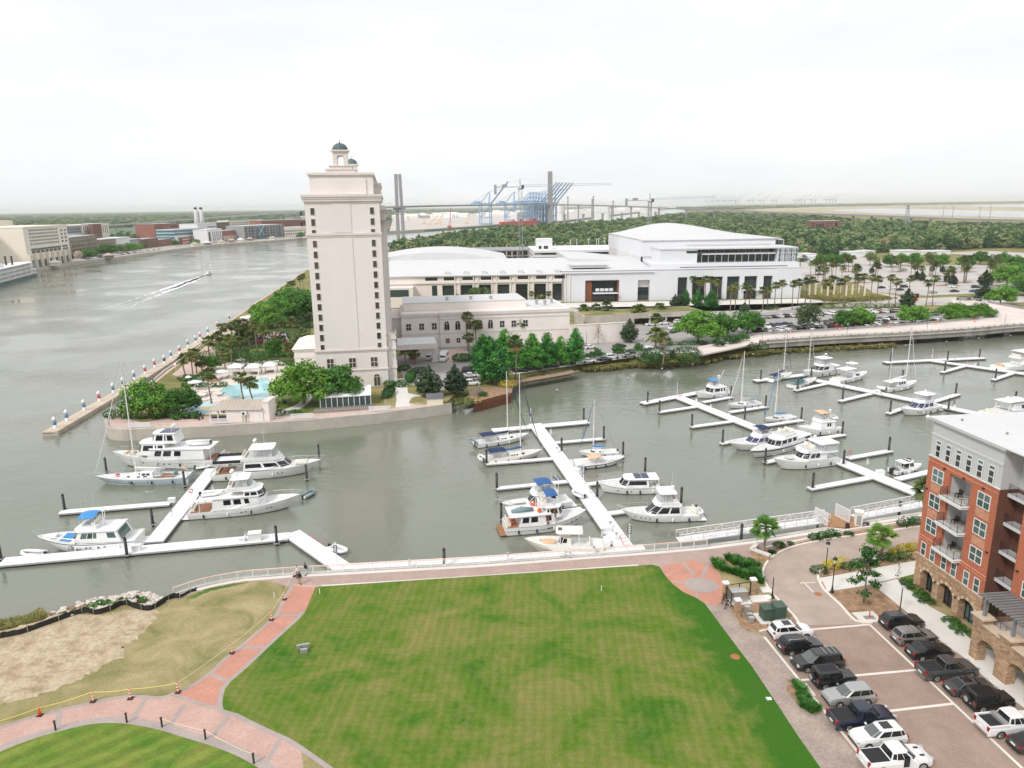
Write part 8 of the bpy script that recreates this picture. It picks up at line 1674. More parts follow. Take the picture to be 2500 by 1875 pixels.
def person(x,y,rz,label,top,legs,skin,hair,stride=.25,h=1.72,arms=0.0,z=.03):
 p=G(x,y);t=thing('person',label,'person',(p.x,p.y,z),rz);k=h/1.72
 me=bpy.data.meshes.new('body');V=[(0,0,.95),(0,0,1.15),(0,0,1.38),(0,0,1.5),(.01,0,1.62),(0,.17,1.4),(.04*1,.23,1.12),(.12+arms,.22,.9),(0,-.17,1.4),(-.04,-.23,1.12),(.1+arms,-.2,.9),(0,.1,.88),(stride,.1,.5),(stride*.8,.1,.08),(stride*.8+.16,.1,.03),(0,-.1,.88),(-stride*.3,-.1,.5),(-stride*1.1,-.1,.1),(-stride*1.1+.16,-.1,.03)]
 E_=[(0,1),(1,2),(2,3),(3,4),(2,5),(5,6),(6,7),(2,8),(8,9),(9,10),(0,11),(11,12),(12,13),(13,14),(0,15),(15,16),(16,17),(17,18)]
 R_=[.15,.15,.17,.065,.1,.08,.055,.045,.08,.055,.045,.1,.07,.05,.045,.1,.07,.05,.045]
 me.from_pydata([(a*k,b_*k,c_*k)for a,b_,c_ in V],E_,[]);o=link('body',me,t);md=o.modifiers.new('skin','SKIN');o.modifiers.new('sub','SUBSURF').levels=1;o.modifiers['sub'].render_levels=1
 for i,s_ in enumerate(me.skin_vertices[0].data):s_.radius=(R_[i]*k,)*2;s_.use_root=(i==0)
 m_,nt,b_=newmat(f'clothes_{label[:18]}');sp=nt.nodes.new('ShaderNodeSeparateXYZ');nt.links.new(coord(nt),sp.inputs[0]);f_=mth(nt,'GREATER_THAN',sp.outputs[2],.93*k);f2=mth(nt,'GREATER_THAN',sp.outputs[2],1.47*k)
 nt.links.new(mixc(nt,f2,mixc(nt,f_,legs,top),skin),b_.inputs['Base Color']);b_.inputs['Roughness'].default_value=.9;me.materials.append(m_)
 hd=MB().lathe([(.02,1.5),(.06,1.52),(.085,1.6),(.09,1.66),(.06,1.72),(.02,1.74)],.015,0,10).xf(Matrix.Scale(k,4)).mesh('head',None,True);hm,hnt,hb=newmat('skin_'+label[:18]);hb.inputs['Base Color'].default_value=(*skin,1);hd.materials.append(hm);ho=link('head',hd,t)
 MB().lathe([(.095,1.62),(.1,1.68),(.07,1.745),(.02,1.765)],-.01,0,10).xf(Matrix.Scale(k,4)).B('hair',hair,ho,True)
 MB().cbox(.095*k,0,1.615*k,.03,.025,.035).B('nose',hm,ho)
 for sd in(-1,1):
  MB().cbox((.13+arms)*k,sd*.21*k,.84*k,.07,.04,.1).B('hand',hm,t);MB().box((stride*.8 if sd>0 else-stride*1.1)*k-.06,(stride*.8 if sd>0 else-stride*1.1)*k+.2,sd*.1*k-.05,sd*.1*k+.05,-.01,.08).B('shoe','cloth_black',t)
 return t
person(733,1426,-1.3,'person in black top and khaki trousers walking by the tape',(.02,.02,.022),S(170,135,95),S(110,75,55),'hair_dark')
person(727,1411,-1.0,'person in a white shirt behind the walker in khaki trousers',(.7,.7,.72),S(120,120,125),S(190,145,120),'hair_dark')
person(747,1404,1.2,'person in a dark jacket and pale trousers walking along the railing',(.02,.02,.025),S(190,186,182),S(150,105,80),'hair_dark')
person(2191,1407,2.0,'person dressed all in white standing on the white walk',(.72,.72,.72),(.7,.7,.7),S(170,130,105),'canvas_grey',.06,1.75,.16)
mb=MB();rr=RRn(5);cm=[]
for k in range(170):
 x=rr.uniform(622,705);y=rr.uniform(822,843)-(x-622)*.06;p=G(x,y);h=rr.uniform(1.2,1.75);cm.append((p,h))
for mt,part in(('cloth_red',0),('cloth_white',1),('cloth_blue',2),('cloth_black',3)):
 mb=MB()
 for i,(p,h)in enumerate(cm):
  if i%4==part:mb.lathe([(.12,0),(.17,h*.3),(.22,h*.7),(.24,h*.82),(.09,h*.86),(.11,h*.93),(.09,h),(.02,h+.03)],p.x,p.y,6)
 tag(mb.B('crowd',mt),['people in red clothes seated in the terrace crowd','people in white clothes in the terrace crowd','people in blue clothes in the terrace crowd','people in dark clothes in the terrace crowd'][part],'crowd',None,'stuff')
p=G(743,1590);t=thing('flood_light','small silver flood lights on the lawn near the walk','flood light',(p.x,p.y,.03),.2)
for(x,y,z,w_)in((-.55,.35,.35,.5),(.15,.35,.4,.8),(.0,-.35,.25,.75)):MB().cbox(x,y,z,w_,.25,.5).B('lamp_housing','tin_silver',t);MB().cbox(x,y-.14,z,w_*.8,.02,.36).B('lens','cloth_grey',t);MB().box(x-.04,x+.04,y-.04,y+.04,0,z-.2).B('stand','tin_silver',t)
for i,(x,y)in enumerate([(670,1460),(781,1451),(1468,1443)]):p=G(x,y);t=thing('marker_stake',['white marker stake on the dry grass beside the walk','white marker stake at the upper left lawn corner','white marker stake at the upper right of the lawn'][i],'stake',(p.x,p.y,.02));MB().box(-.04,.04,-.04,.04,0,.75).B('pole','white_paint',t)
for x,y,r_,mt,lb in[(1795,1604,.5,'iron_rust','round rusty cover on the lawn edge'),(1998,1451,.45,'iron_rust','round manhole cover in the drive')]:p=G(x,y);o=MB().lathe([(r_,0),(r_,.03),(r_*.9,.035)],0,0,20).B('manhole_cover',mt);o.location=(p.x,p.y,.02);tag(o,lb,'manhole cover')
p=G(1877,1707);o=MB().box(-.25,.25,-.2,.2,0,.08).B('valve_box','white_paint');o.location=(p.x,p.y,.02);tag(o,'white valve box in the lush lawn edge','valve box')
# utility corner
def pillar(x,y,lb):
 p=G(x,y);t=thing('brick_pillar',lb,'pillar',(p.x,p.y,.02),HD);MB().box(-.28,.28,-.28,.28,0,2.0).B('shaft','stone_veneer',t);MB().box(-.36,.36,-.36,.36,2.0,2.2).B('cap','white_paint',t);return p
pa=pillar(1770,1461,'white capped stone pillar nearest the round plaza');pb=pillar(1837,1452,'white capped stone pillar beside the drive');pc_=pillar(1799,1504,'white capped stone pillar by the side walk')
for a,b_,lb in((pa,pb,'black open fence frame between plaza and drive pillars'),(pa,pc_,'black open fence frame along the side walk')):
 d=b_-a;t=thing('fence_frame',lb,'fence',(a.x,a.y,0),matan2(d.y,d.x));L_=d.length
 for z in(.35,1.75):MB().box(.3,L_-.3,-.04,.04,z,z+.08).B('rail','black_metal',t)
 for x in(.35,L_/2,L_-.35):MB().box(x-.05,x+.05,-.05,.05,0,1.8).B('post','black_metal',t)
def cabinet(x,y,sx,sy,sz,mat,name,lb,rz=HD,pad=True,split=False):
 p=G(x,y);t=thing(name,lb,'cabinet',(p.x,p.y,.02),rz);MB().box(-sx/2,sx/2,-sy/2,sy/2,.06,sz).B('body',mat,t);MB().box(-sx/2-.06,sx/2+.06,-sy/2-.06,sy/2+.06,sz,sz+.07).B('lid',mat,t)
 for k in range(3):MB().box(-sx/2+sx*(k+.08)/3,-sx/2+sx*(k+.92)/3,-sy/2-.02,-sy/2,.2,sz-.12).B('door_panel',mat,t)
 if pad:MB().box(-sx/2-.5,sx/2+.5,-sy/2-.5,sy/2+.5,0,.06).B('pad','concrete_walk',t)
cabinet(1801,1466,1.9,1.1,1.35,'tin_silver','generator_cabinet','silver generator cabinet inside the fence frames');cabinet(1899,1512,1.25,1.4,1.9,'green_box','transformer','tall dark green transformer cabinet by the kerb');cabinet(1873,1510,1.5,1.3,1.5,'green_box','transformer','lower dark green transformer cabinet with sloping lid')
for i,(x,y,h)in enumerate([(1823,1502,1.1),(1829,1512,.7),(1834,1520,.6)]):cabinet(x,y,.5,.35,h,'tin_silver','meter_box',['tallest small meter box on the gravel','middle small meter box on the gravel','lowest small meter box nearest the parked cars'][i],pad=False)
for x,y,sx,sy,lb in[(1851,1463,2.0,1.5,'white concrete pad behind the green cabinets'),(1870,1441,1.3,1.3,'small white pad on the side walk corner'),(2118,1508,2.6,2.2,'white concrete pad with a red marker in the mulch')]:p=G(x,y);t=thing('concrete_pad',lb,'pad',(p.x,p.y,.02),HD);MB().box(-sx/2,sx/2,-sy/2,sy/2,0,.1).B('slab','concrete_walk',t)
p=G(2122,1510);t=thing('marker_tube','red marker tube standing on the white pad','marker',(p.x,p.y,.12));MB().lathe([(.07,0),(.06,.95),(.02,1.0)],0,0,8).B('tube','red_paint',t);MB().box(-.6,.6,-.35,.35,0,.04).B('grate','stone_dark',t)
p=G(1874,1463);t=thing('round_cap','round white cap behind the green cabinets','cap',(p.x,p.y,.02));MB().lathe([(.45,0),(.45,.35),(.3,.42)],0,0,16).B('lid','white_paint',t)
def bicycle(x,y,rz,lb,z=.03,g=None):
 p=G(x,y,z);t=thing('bicycle',lb,'bicycle',(p.x,p.y,z),rz)
 for xx in(-.52,.52):o=MB().tube([(xx+.33*mcos(a),0,.34+.33*msin(a))for a in[k*PI/8 for k in range(17)]],.028,5,False).B('wheel','rubber',t)
 MB().tube([(-.52,0,.34),(-.1,0,.34),(.35,0,.85),(-.2,0,.82),(-.1,0,.34)],.03,5).tube([(.52,0,.34),(.35,0,.9)],.03,5).tube([(-.52,0,.34),(-.2,0,.82)],.025,4).B('frame','black_metal',t);MB().box(-.32,-.08,-.07,.07,.88,.95).B('saddle','black_metal',t);MB().tube([(.3,-.28,1.02),(.36,0,.95),(.3,.28,1.02)],.025,4).B('handlebar','black_metal',t)
bicycle(1766,1470,1.0,'dark bicycle leaning by the fence frame, upper one');bicycle(1774,1482,1.0,'dark bicycle leaning by the fence frame, lower one');bicycle(183,1343,.1,'dark bicycle standing on the left dock arm',DZ+.02);bicycle(190,1341,.15,'second dark bicycle standing on the left dock arm',DZ+.02);bicycle(1385,1362,.1,'bicycle leaning inside the promenade railing')
def lamp(x,y,xt,yt,lb,head=True):
 p=G(x,y);h=zat(p,yt);t=thing('street_lamp',lb,'street lamp',(p.x,p.y,.02));MB().lathe([(.22,0),(.22,.25),(.14,.4),(.09,.9),(.065,1.0),(.055,h-.9)],0,0,10).B('post','black_metal',t)
 if head:MB().lathe([(.08,h-.9),(.2,h-.78),(.24,h-.35)],0,0,8).B('lantern','clear_vinyl',t);MB().lathe([(.3,h-.35),(.22,h-.15),(.05,h),(.01,h+.12)],0,0,10).B('lantern_cap','black_metal',t)
for q in[(2015,1399,2021,1322,'black lantern street lamp beside the golden shrubs'),(2031,1447,2037,1360,'black lantern street lamp at the kerb end of the white walk'),(2195,1506,2202,1420,'black lantern street lamp above the black crossover')]:lamp(*q)
lamp(1885,1460,1890,1394,'plain black pole at the drive kerb',False)
p0,p1=G(1838,1357),G(1876,1371);wallbox('planter_wall','raised grey stone planter wall around the young palm','planter',p0,p1,.75,.35,'stone_veneer','concrete_walk')
p0,p1=G(1838,1356),G(1853,1340);wallbox('planter_wall','short return of the stone planter towards the water','planter',p0,p1,.75,.35,'stone_veneer','concrete_walk')
mb=MB();curb(mb,gp([(1862,1342),(1985,1316),(2065,1298),(2225,1275),(2400,1248)]),-.15,.15,0,.35);tag(mb.B('seat_wall','kerb_conc'),'low pale wall edging the planting along the promenade','wall')
p=G(2094,1284);t=thing('entry_kiosk','white square kiosk pillar beside the wooden landing','kiosk',(p.x,p.y,.02),-.3);MB().box(-.5,.5,-.5,.5,0,2.2).B('pillar','white_paint',t);MB().box(-.62,.62,-.62,.62,2.2,2.4).B('cap','white_gel',t);MB().box(-.3,.3,-.52,-.5,.4,1.8).B('panel','tin_silver',t)
p=G(2108,1285);t=thing('bench','dark bench between the kiosk and the shrubs','bench',(p.x,p.y,.02),.25);MB().box(-.9,.9,-.25,.25,.42,.5).B('seat','bronze_metal',t);MB().box(-.8,-.7,-.2,.2,0,.42).B('leg','bronze_metal',t);MB().box(.7,.8,-.2,.2,0,.42).B('leg','bronze_metal',t)
p=G(2068,1292);t=thing('litter_bin','dark round litter bin by the white kiosk','bin',(p.x,p.y,.02));MB().lathe([(.28,0),(.3,.8)],0,0,12).B('drum','bronze_metal',t);MB().lathe([(.32,.8),(.3,.92),(.1,.98)],0,0,12).B('lid','black_metal',t)
def gangway(a,b_,lb,w_=1.7,h=1.15):
 a=Vector(a);b_=Vector(b_);d=b_-a;L_=d.length;t=thing('gangway',lb,'gangway',a,0);t.rotation_euler=(0,-math.asin(d.z/L_),matan2(d.y,d.x));n=max(4,int(L_/1.7))
 MB().box(0,L_,-w_/2,w_/2,-.08,0).B('floor','dock_white',t)
 for sd in(-1,1):
  y=sd*w_/2;m_=MB().box(0,L_,y-.05,y+.05,h,h+.1).box(0,L_,y-.05,y+.05,-.12,0)
  m_.B('chord','rail_white',t)
  for k in range(n+1):x=L_*k/n;MB().box(x-.035 if k else 0,x+.035,y-.035,y+.035,0,h).B('upright','rail_white',t)
  dg=MB()
  for k in range(n):x0,x1=L_*k/n,L_*(k+1)/n;dg.tube([(x0,y,0 if k%2 else h),(x1,y,h if k%2 else 0)],.03,4)
  dg.tube([(0,y,h*.6),(L_,y,h*.6)],.018,4);dg.B('diagonals','rail_white',t);MB().box(0,L_,y*.93-.02,y*.93+.02,h-.25,h-.2).B('handrail','rail_wood',t)
 return t
A1=offs(gp([(1610,1345),(2250,1255)]),2.6);ga_=G(1655,1318,DZ+.1);gb_=G(2020,1268,.25);gangway(ga_,gb_,'long white truss gangway sloping down to the docks, left of the landing')
gangway(G(2086,1262,.25),G(2290,1222,.1),'white truss gangway running behind the brick house')
q=[G(2015,1290,.22),G(2018,1262,.22),G(2040,1246,.22),G(2092,1266,.22),G(2078,1292,.22)]
ld=thing('landing_deck','square brown wooden landing between the two gangways','landing',(0,0,0));cx=sum(v.x for v in q)/5;cy=sum(v.y for v in q)/5
for k in range(16):
 u=-2.6+5.2*k/16;MB().box(u+.01,u+.315,-2.4,2.4,.14,.22).xf(Matrix.Translation((cx,cy,0))@Matrix.Rotation(-.2,4,'Z')).B('plank','wood_deck',ld)
for sx in(-2.3,2.3):
 for sy in(-2,2):MB().tube([(cx+sx,cy+sy,-4),(cx+sx,cy+sy,.14)],.16,8).B('pile','wood_fence',ld)
def gate_panel(x0,y0,x1,y1,lb):
 a,b_=G(x0,y0,.22),G(x1,y1,.22);d=b_-a;L_=d.length;t=thing('gate_panel',lb,'gate',a,matan2(d.y,d.x));MB().box(0,L_,-.03,.03,0,.1).box(0,L_,-.03,.03,1.9,2.0).box(0,.08,-.03,.03,.1,1.9).box(L_-.08,L_,-.03,.03,.1,1.9).B('frame','rail_white',t);m_=MB()
 for k in range(int(L_/.1)):m_.box(.08+.1*k,.12+.1*k,-.015,.015,.1,1.9)
 tag(m_.B('pickets','rail_white',t),kind='stuff')
gate_panel(1988,1267,2020,1284,'white slatted screen on the left side of the landing');gate_panel(2038,1258,2074,1276,'white slatted screen on the right side of the landing')
# pool side
def cabana(x,y,lb):
 p=G(x,y);t=thing('pool_cabana',lb,'cabana',(p.x,p.y,.04),.1);w_=1.8
 for sx in(-1,1):
  for sy in(-1,1):MB().tube([(sx*w_,sy*w_,0),(sx*w_,sy*w_,2.2)],.05,5).B('post','white_paint',t);MB().cbox(sx*w_*.97,sy*w_*.97,1.1,.28,.28,2.1).B('curtain','cloth_white',t)
 v=w_+.2;MB().add([(-v,-v,2.2),(v,-v,2.2),(v,v,2.2),(-v,v,2.2),(-v,-v,2.45),(v,-v,2.45),(v,v,2.45),(-v,v,2.45),(-.8,-.8,3.15),(.8,-.8,3.15),(.8,.8,3.15),(-.8,.8,3.15)],[(0,1,5,4),(1,2,6,5),(2,3,7,6),(3,0,4,7),(4,5,9,8),(5,6,10,9),(6,7,11,10),(7,4,8,11),(8,9,10,11)]).B('canopy','tent_white',t)
 MB().box(-1.2,1.2,.3,1.3,.1,.5).B('daybed','cloth_grey',t)
cabana(578,914,'left striped white cabana beside the pool');cabana(620,914,'middle striped white cabana beside the pool');cabana(660,910,'right striped white cabana beside the pool')
def lounger(x,y,rz,lb,mt):
 p=G(x,y);t=thing('sun_lounger',lb,'sun lounger',(p.x,p.y,.04),rz,'loungers round the pool');MB().box(-1.0,.4,-.32,.32,.28,.36).B('seat',mt,t);MB().slab((.4,-.32,.34),(.95,-.32,.8),(.95,.32,.8),(.4,.32,.34),.06).B('backrest',mt,t)
 for sx in(-.8,.3):
  for sy in(-.28,.28):MB().box(sx-.03,sx+.03,sy-.03,sy+.03,0,.28).B('leg','white_paint',t)
LG=[(524,932,'orange_plastic'),(530,930,'red_paint'),(537,928,'cloth_blue'),(545,926,'cloth_white'),(553,924,'cloth_grey'),(562,922,'cloth_white'),(505,950,'cloth_white'),(508,958,'cloth_white'),(512,966,'cloth_grey'),(540,967,'cloth_black'),(505,978,'cloth_white'),(517,945,'cloth_white'),(500,970,'cloth_black')]
for i,(x,y,mt)in enumerate(sorted(LG)):lounger(x,y,.6+(i%3)*.15,f'sun lounger on the pool deck, {ordn(i + 1)} from the left',mt)
def parasol(x,y,lb,mt='tent_white',r=1.5,z=.04):
 p=G(x,y);t=thing('parasol',lb,'parasol',(p.x,p.y,z));MB().tube([(0,0,0),(0,0,2.5)],.035,5).B('pole','white_paint',t);MB().lathe([(r,2.15),(r,2.2),(r*.5,2.5),(.03,2.7)],0,0,8).B('canopy',mt,t);MB().lathe([(.3,0),(.3,.08)],0,0,10).B('base','concrete',t)
for x,y,lb,mt,r in[(478,952,'white parasol at the pool deck corner','tent_white',1.9),(542,925,'square white parasol behind the loungers','tent_white',2.0),(462,940,'small white parasol by the hedge','tent_white',.9),(588,896,'white parasol behind the left cabana','tent_white',1.6),(655,768,'white tent top on the river terrace, left','tent_white',4.0),(611,786,'white tent top beyond the palms','tent_white',4.4),(715,742,'white tent top behind the tall palms','tent_white',3.4),(630,826,'white parasol beside the crowd','tent_white',2.2),(430,908,'closed white parasol on the river terrace','tent_white',.5)]:parasol(x,y,lb,mt,r)
for i,(x,y)in enumerate([(432,1018),(446,1020),(459,1022),(472,1019),(483,1014),(487,1024),(540,1008),(556,1004),(658,998),(672,996),(690,985)]):
 p=G(x,y);t=thing('cafe_table',f'small dark cafe table with chairs by the pool walk, {ordn(i + 1)} from the left','table',(p.x,p.y,.04),i,'cafe tables by the pool');MB().lathe([(.05,0),(.05,.7),(.45,.71),(.45,.75)],0,0,10).B('table_top','black_metal' if i%3 else 'white_paint',t)
 for k in range(3):a=k*2.1;MB().cbox(mcos(a)*.75,msin(a)*.75,.45,.42,.42,.06,a).cbox(mcos(a)*.95,msin(a)*.95,.68,.05,.42,.45,a).cbox(mcos(a)*.75,msin(a)*.75,.22,.3,.3,.4,a).B('chair','black_metal',t)
pa_,pb_=G(554,1030),G(643,1029);d=pb_-pa_;t=thing('pool_hut','beige hut with tan metal roof beside the sea wall walk','hut',pa_,matan2(d.y,d.x));L_=d.length
MB().box(0,L_,0,4.5,0,2.9).B('wall','stucco_wing',t);MB().box(L_,L_+1.4,.2,5.2,0,4.4).B('pier','stucco_wing',t);MB().box(L_-.1,L_+1.5,.1,5.3,4.4,4.6).B('pier_cap','stucco_trim',t)
mb=MB().add([(-3.8,-.5,2.9),(L_,-.5,2.9),(L_,5,2.9),(-3.8,5,2.9),(-1.4,2.3,4.6),(L_,2.3,4.6)],[(0,1,5,4),(2,3,4,5),(3,0,4),(1,2,5)]);mb.B('roof','roof_tan',t)
for k in range(12):x=-1.2+(L_+1)*k/12;MB().tube([(x,-.5,2.93),(x,2.3,4.63)],.035,4).B('roof_seam','roof_tan',t)
MB().box(L_*.45,L_*.58,-.6,-.05,1.7,2.5).B('air_conditioner','white_paint',t);MB().lathe([(.3,0),(.3,.02)],0,0,12).xf(Matrix.Translation((L_*.5,-.61,2.1))@Matrix.Rotation(PI/2,4,'X')).B('fan_grille','rubber',t);MB().box(L_*.78,L_*.9,-.04,0,0,2.1).B('door','white_paint',t);MB().box(L_*.46,L_*.48,-.5,-.4,0,1.7).box(L_*.55,L_*.57,-.5,-.4,0,1.7).B('bracket','wood_fence',t)
for x in(-3.6,-1.8):MB().box(x-.1,x+.1,-.3,-.1,0,2.9).B('porch_post','stucco_trim',t)
MB().box(-3.6,0,.4,1.0,0,1.1).B('bar_counter','bronze_metal',t)
pa_,pb_=G(783,998),G(906,990);d=pb_-pa_;t=thing('marquee','white roofed marquee with glazed walls beneath the bright oak','marquee',pa_,matan2(d.y,d.x));L_=d.length
MB().add([(-.2,-.2,2.7),(L_+.2,-.2,2.7),(L_+.2,8,2.7),(-.2,8,2.7),(-.2,3.9,4.3),(L_+.2,3.9,4.3)],[(0,1,5,4),(2,3,4,5),(3,0,4),(1,2,5)]).B('roof','tent_white',t);MB().box(.1,L_-.1,.1,7.7,0,2.65).B('glazing','win_teal',t)
for k in range(10):x=L_*k/9;MB().box(x-.07,x+.07,-.02,.1,0,2.7).B('post','white_paint',t)
MB().box(0,L_,-.01,.1,2.5,2.7).box(0,L_,-.01,.1,0,.2).B('sill','white_paint',t);MB().box(L_-.02,L_+.05,0,7.8,2.4,2.7).B('gutter','white_paint',t)
MB().box(-1.5,L_+.5,-4.2,-.1,0,.25).B('deck','stone_dark',t);m_=MB()
for k in range(34):m_.box(-1.4+.48*k,-1.34+.48*k,-4.2,-4.14,.25,1.2)
m_.box(-1.5,L_+.5,-4.22,-4.12,1.15,1.22);m_.B('deck_railing','bronze_metal',t)
p=G(1062,989);t=thing('garden_shed','small pale shed with grey shingle roof on the sea wall','shed',(p.x,p.y,0),.15);MB().box(-1.9,1.9,-1.2,1.2,0,2.0).B('wall','stucco_cream',t);MB().add([(-2.1,-1.4,1.95),(2.1,-1.4,1.95),(2.1,1.4,1.95),(-2.1,1.4,1.95),(-2.1,0,3.0),(2.1,0,3.0)],[(0,1,5,4),(2,3,4,5),(3,0,4),(1,2,5)]).B('roof','shingle',t)
pa_,pb_=G(1145,968),G(1177,965);d=pb_-pa_;t=thing('board_fence','weathered grey board fence enclosure before the large cypress','fence',pa_,matan2(d.y,d.x));n=14
for k in range(n):MB().box(d.length*k/n+.01,d.length*(k+1)/n-.01,0,.05,0,2.1+.04*(k%3)).B('board','wood_fence',t);MB().box(d.length-.05,d.length,4*k/n+.01,4*(k+1)/n-.01,0,2.1).B('board','wood_fence',t)
bh=thing('timber_bulkhead','rusty brown timber bulkhead holding the red mulch bank','bulkhead');bp=gp([(1160,984),(1205,974),(1250,962)]);cb_=path_len(bp)
for k in range(26):p,d=along(bp,cb_,cb_[-1]*k/26);o=MB().box(-.17,.17,-.14,.14,-4,.15).B('timber','brown_pipe',bh);o.location=(p.x,p.y,0);o.rotation_euler=(0,0,matan2(d.y,d.x))
for i,(x,y)in enumerate([(340,1046),(541,1036),(737,1024),(928,1005)]):
 p=G(x,y);t=thing('slatted_screen',f'white slatted railing panel on the sea wall, {ordn(i + 1)} from the left','panel',(p.x,p.y,.3),[.02,.08,.1,.13][i],'railing panels on the sea wall');w_=2.6
 MB().box(-w_,w_,-.05,.05,0,.1).box(-w_,w_,-.05,.05,1.0,1.1).B('frame','rail_white',t);m_=MB()
 for k in range(26):m_.box(-w_+.2*k,-w_+.12+.2*k,-.03,.03,.1,1.0)
 tag(m_.B('slats','rail_white',t),kind='stuff')
for i,(x,y)in enumerate([(1360,963),(1533,933),(1616,910),(1690,900),(1838,874),(2210,852),(2310,843),(2388,835),(2466,828),(2146,850)]):
 p=G(x,y,WZ);t=thing('channel_marker',f'small white channel marker stake in the water, {ordn(sorted([1360, 1533, 1616, 1690, 1838, 2210, 2310, 2388, 2466, 2146]).index(x) + 1)} from the left','marker',(p.x,p.y,WZ),0,'white marker stakes in the creek');MB().tube([(0,0,-1),(0,0,1.3)],.04,5).B('stake','bronze_metal',t);MB().cbox(0,0,1.35,.4,.06,.3).B('board','white_paint',t)
p=G(2265,1019,WZ);t=thing('mooring_buoy','white round mooring buoy off the brick house roof corner','buoy',(p.x,p.y,WZ));MB().lathe([(.1,-.3),(.4,-.1),(.5,.15),(.4,.4),(.1,.55)],0,0,14).B('float','white_gel',t,True);MB().lathe([(.12,.55),(.12,.7),(.04,.75)],0,0,8).B('cap','white_gel',t)
# causeway bridge
cwz=1.5
NEAR=[(1700,868),(1780,852),(1852,838),(1950,831),(2045,825),(2242,815),(2380,806),(2454,799),(2520,795),(2650,792)]
FARE=[(1705,846),(1790,830),(1850,818),(1950,811),(2100,802),(2240,792),(2310,786),(2370,780),(2410,774),(2433,766),(2432,757),(2410,749),(2370,744),(2330,741),(2330,729),(2412,739),(2500,755),(2650,780)]
cw=thing('causeway_bridge','pale concrete causeway road bridge curving over the creek','bridge')
ng,fg_=gp(smooth_pts(NEAR,3),cwz),gp(smooth_pts(FARE,3),cwz)
MB().prism(ng+fg_[::-1],cwz-.5,cwz,True).B('road_deck','road_conc',cw)
nb=ng[6:];mb=MB();curb(mb,nb,-.35,0,cwz,cwz+.85);mb.B('parapet','bridge_conc',cw);mb=MB();curb(mb,nb,-.2,.4,cwz-1.9,cwz-.02);mb.B('girder','bridge_conc',cw);mb=MB();curb(mb,nb,-.55,.2,cwz-.35,cwz+.05);mb.B('kerb_beam','concrete',cw)
mb=MB();curb(mb,gp(smooth_pts(FARE[1:11],3),cwz),-.1,.25,cwz,cwz+.75);mb.B('parapet','bridge_conc',cw);mb=MB();curb(mb,gp(smooth_pts(FARE[15:],3),cwz),-.25,.1,cwz,cwz+.9);mb.B('parapet','bridge_conc',cw)
mb=MB();ribbon(mb,ng,2.1,2.45,cwz+.01);ribbon(mb,ng,6.2,6.4,cwz+.01);tag(mb.B('lane_line','asphalt_pale',cw),kind='stuff')
mb=MB();ribbon(mb,gp(smooth_pts(FARE[1:10],3),cwz),-2.4,-.5,cwz+.012);mb.B('footway','asphalt_pale',cw)
c=path_len(nb);
for k in range(int(c[-1]/3.2)):p,d=along(nb,c,3.2*k+.5);o=MB().box(-.12,.12,-.16,.16,0,.42).B('rail_post','bridge_conc',cw);o.location=(p.x+d.y*.17,p.y-d.x*.17,cwz+.85);o.rotation_euler=(0,0,matan2(d.y,d.x))
MB().tube([(p[0],p[1],cwz+1.2)for p in offs(nb,-.17)],.07,5).B('top_rail','alu',cw)
for x,y in[(2098,842),(2225,834),(2344,826),(2454,818)]:p=G(x,y,WZ);MB().box(p.x-1.1,p.x+1.1,p.y-.8,p.y+9,-4,-.85).box(p.x-1.8,p.x+1.8,p.y-1.4,p.y+9,-.95,-.6).B('pier','bridge_conc',cw)
for i,(x,y,yt)in enumerate([(1860,835,813),(2067,823,802),(2262,813,792),(2452,797,776),(1432,832,812),(1570,845,820)]):
 p=G(x,y,cwz);t=thing('lamp_post',f'thin dark lamp post along the hotel road and causeway, {ordn(sorted([1860, 2067, 2262, 2452, 1432, 1570]).index(x) + 1)} from the left','lamp post',(p.x,p.y,cwz if x>1800 else 0),0,'lamp posts along the causeway');MB().lathe([(.12,0),(.06,.6),(.05,4.2)],0,0,8).B('post','bronze_metal',t);MB().lathe([(.1,4.2),(.18,4.5),(.05,4.8)],0,0,8).B('lantern','tin_silver',t)
for i,(x,y)in enumerate([(1930,814),(2050,806),(2169,799),(2285,792),(2380,786)]):
 p=G(x,y,cwz);t=thing('traffic_barrel',f'orange traffic barrel on the causeway edge, {ordn(i + 1)} from the left','barrel',(p.x,p.y,cwz),0,'orange barrels on the causeway');MB().lathe([(.3,0),(.3,.35)],0,0,10).lathe([(.27,.55),(.25,1.0)],0,0,10).B('drum','orange_plastic',t);MB().lathe([(.28,.35),(.27,.55)],0,0,10).B('band','white_band',t)
p=G(2234,735);t=thing('road_sign','orange and black road works sign by the hall road','sign',(p.x,p.y,0),.1);MB().box(-1.6,1.6,-.1,.1,1.4,3.6).B('board','black_metal',t);MB().box(-1.2,-.2,-.14,-.1,1.6,3.2).B('panel','orange_plastic',t);MB().box(-1.4,1.4,-.6,.6,.4,1.0).B('trailer','orange_plastic',t)
for i in range(10):
 x=1975+15*i;y=722-(i%3)*3;p=G(x,y);t=thing('flag_column',f'pale peach column in the roundabout garden, {ordn(i + 1)} from the left','column',(p.x,p.y,0),0,'columns in the roundabout garden');MB().box(-.35,.35,-.35,.35,0,5).B('shaft','stucco_cream',t);MB().box(-.45,.45,-.45,.45,5,5.25).B('cap','stucco_cream',t)
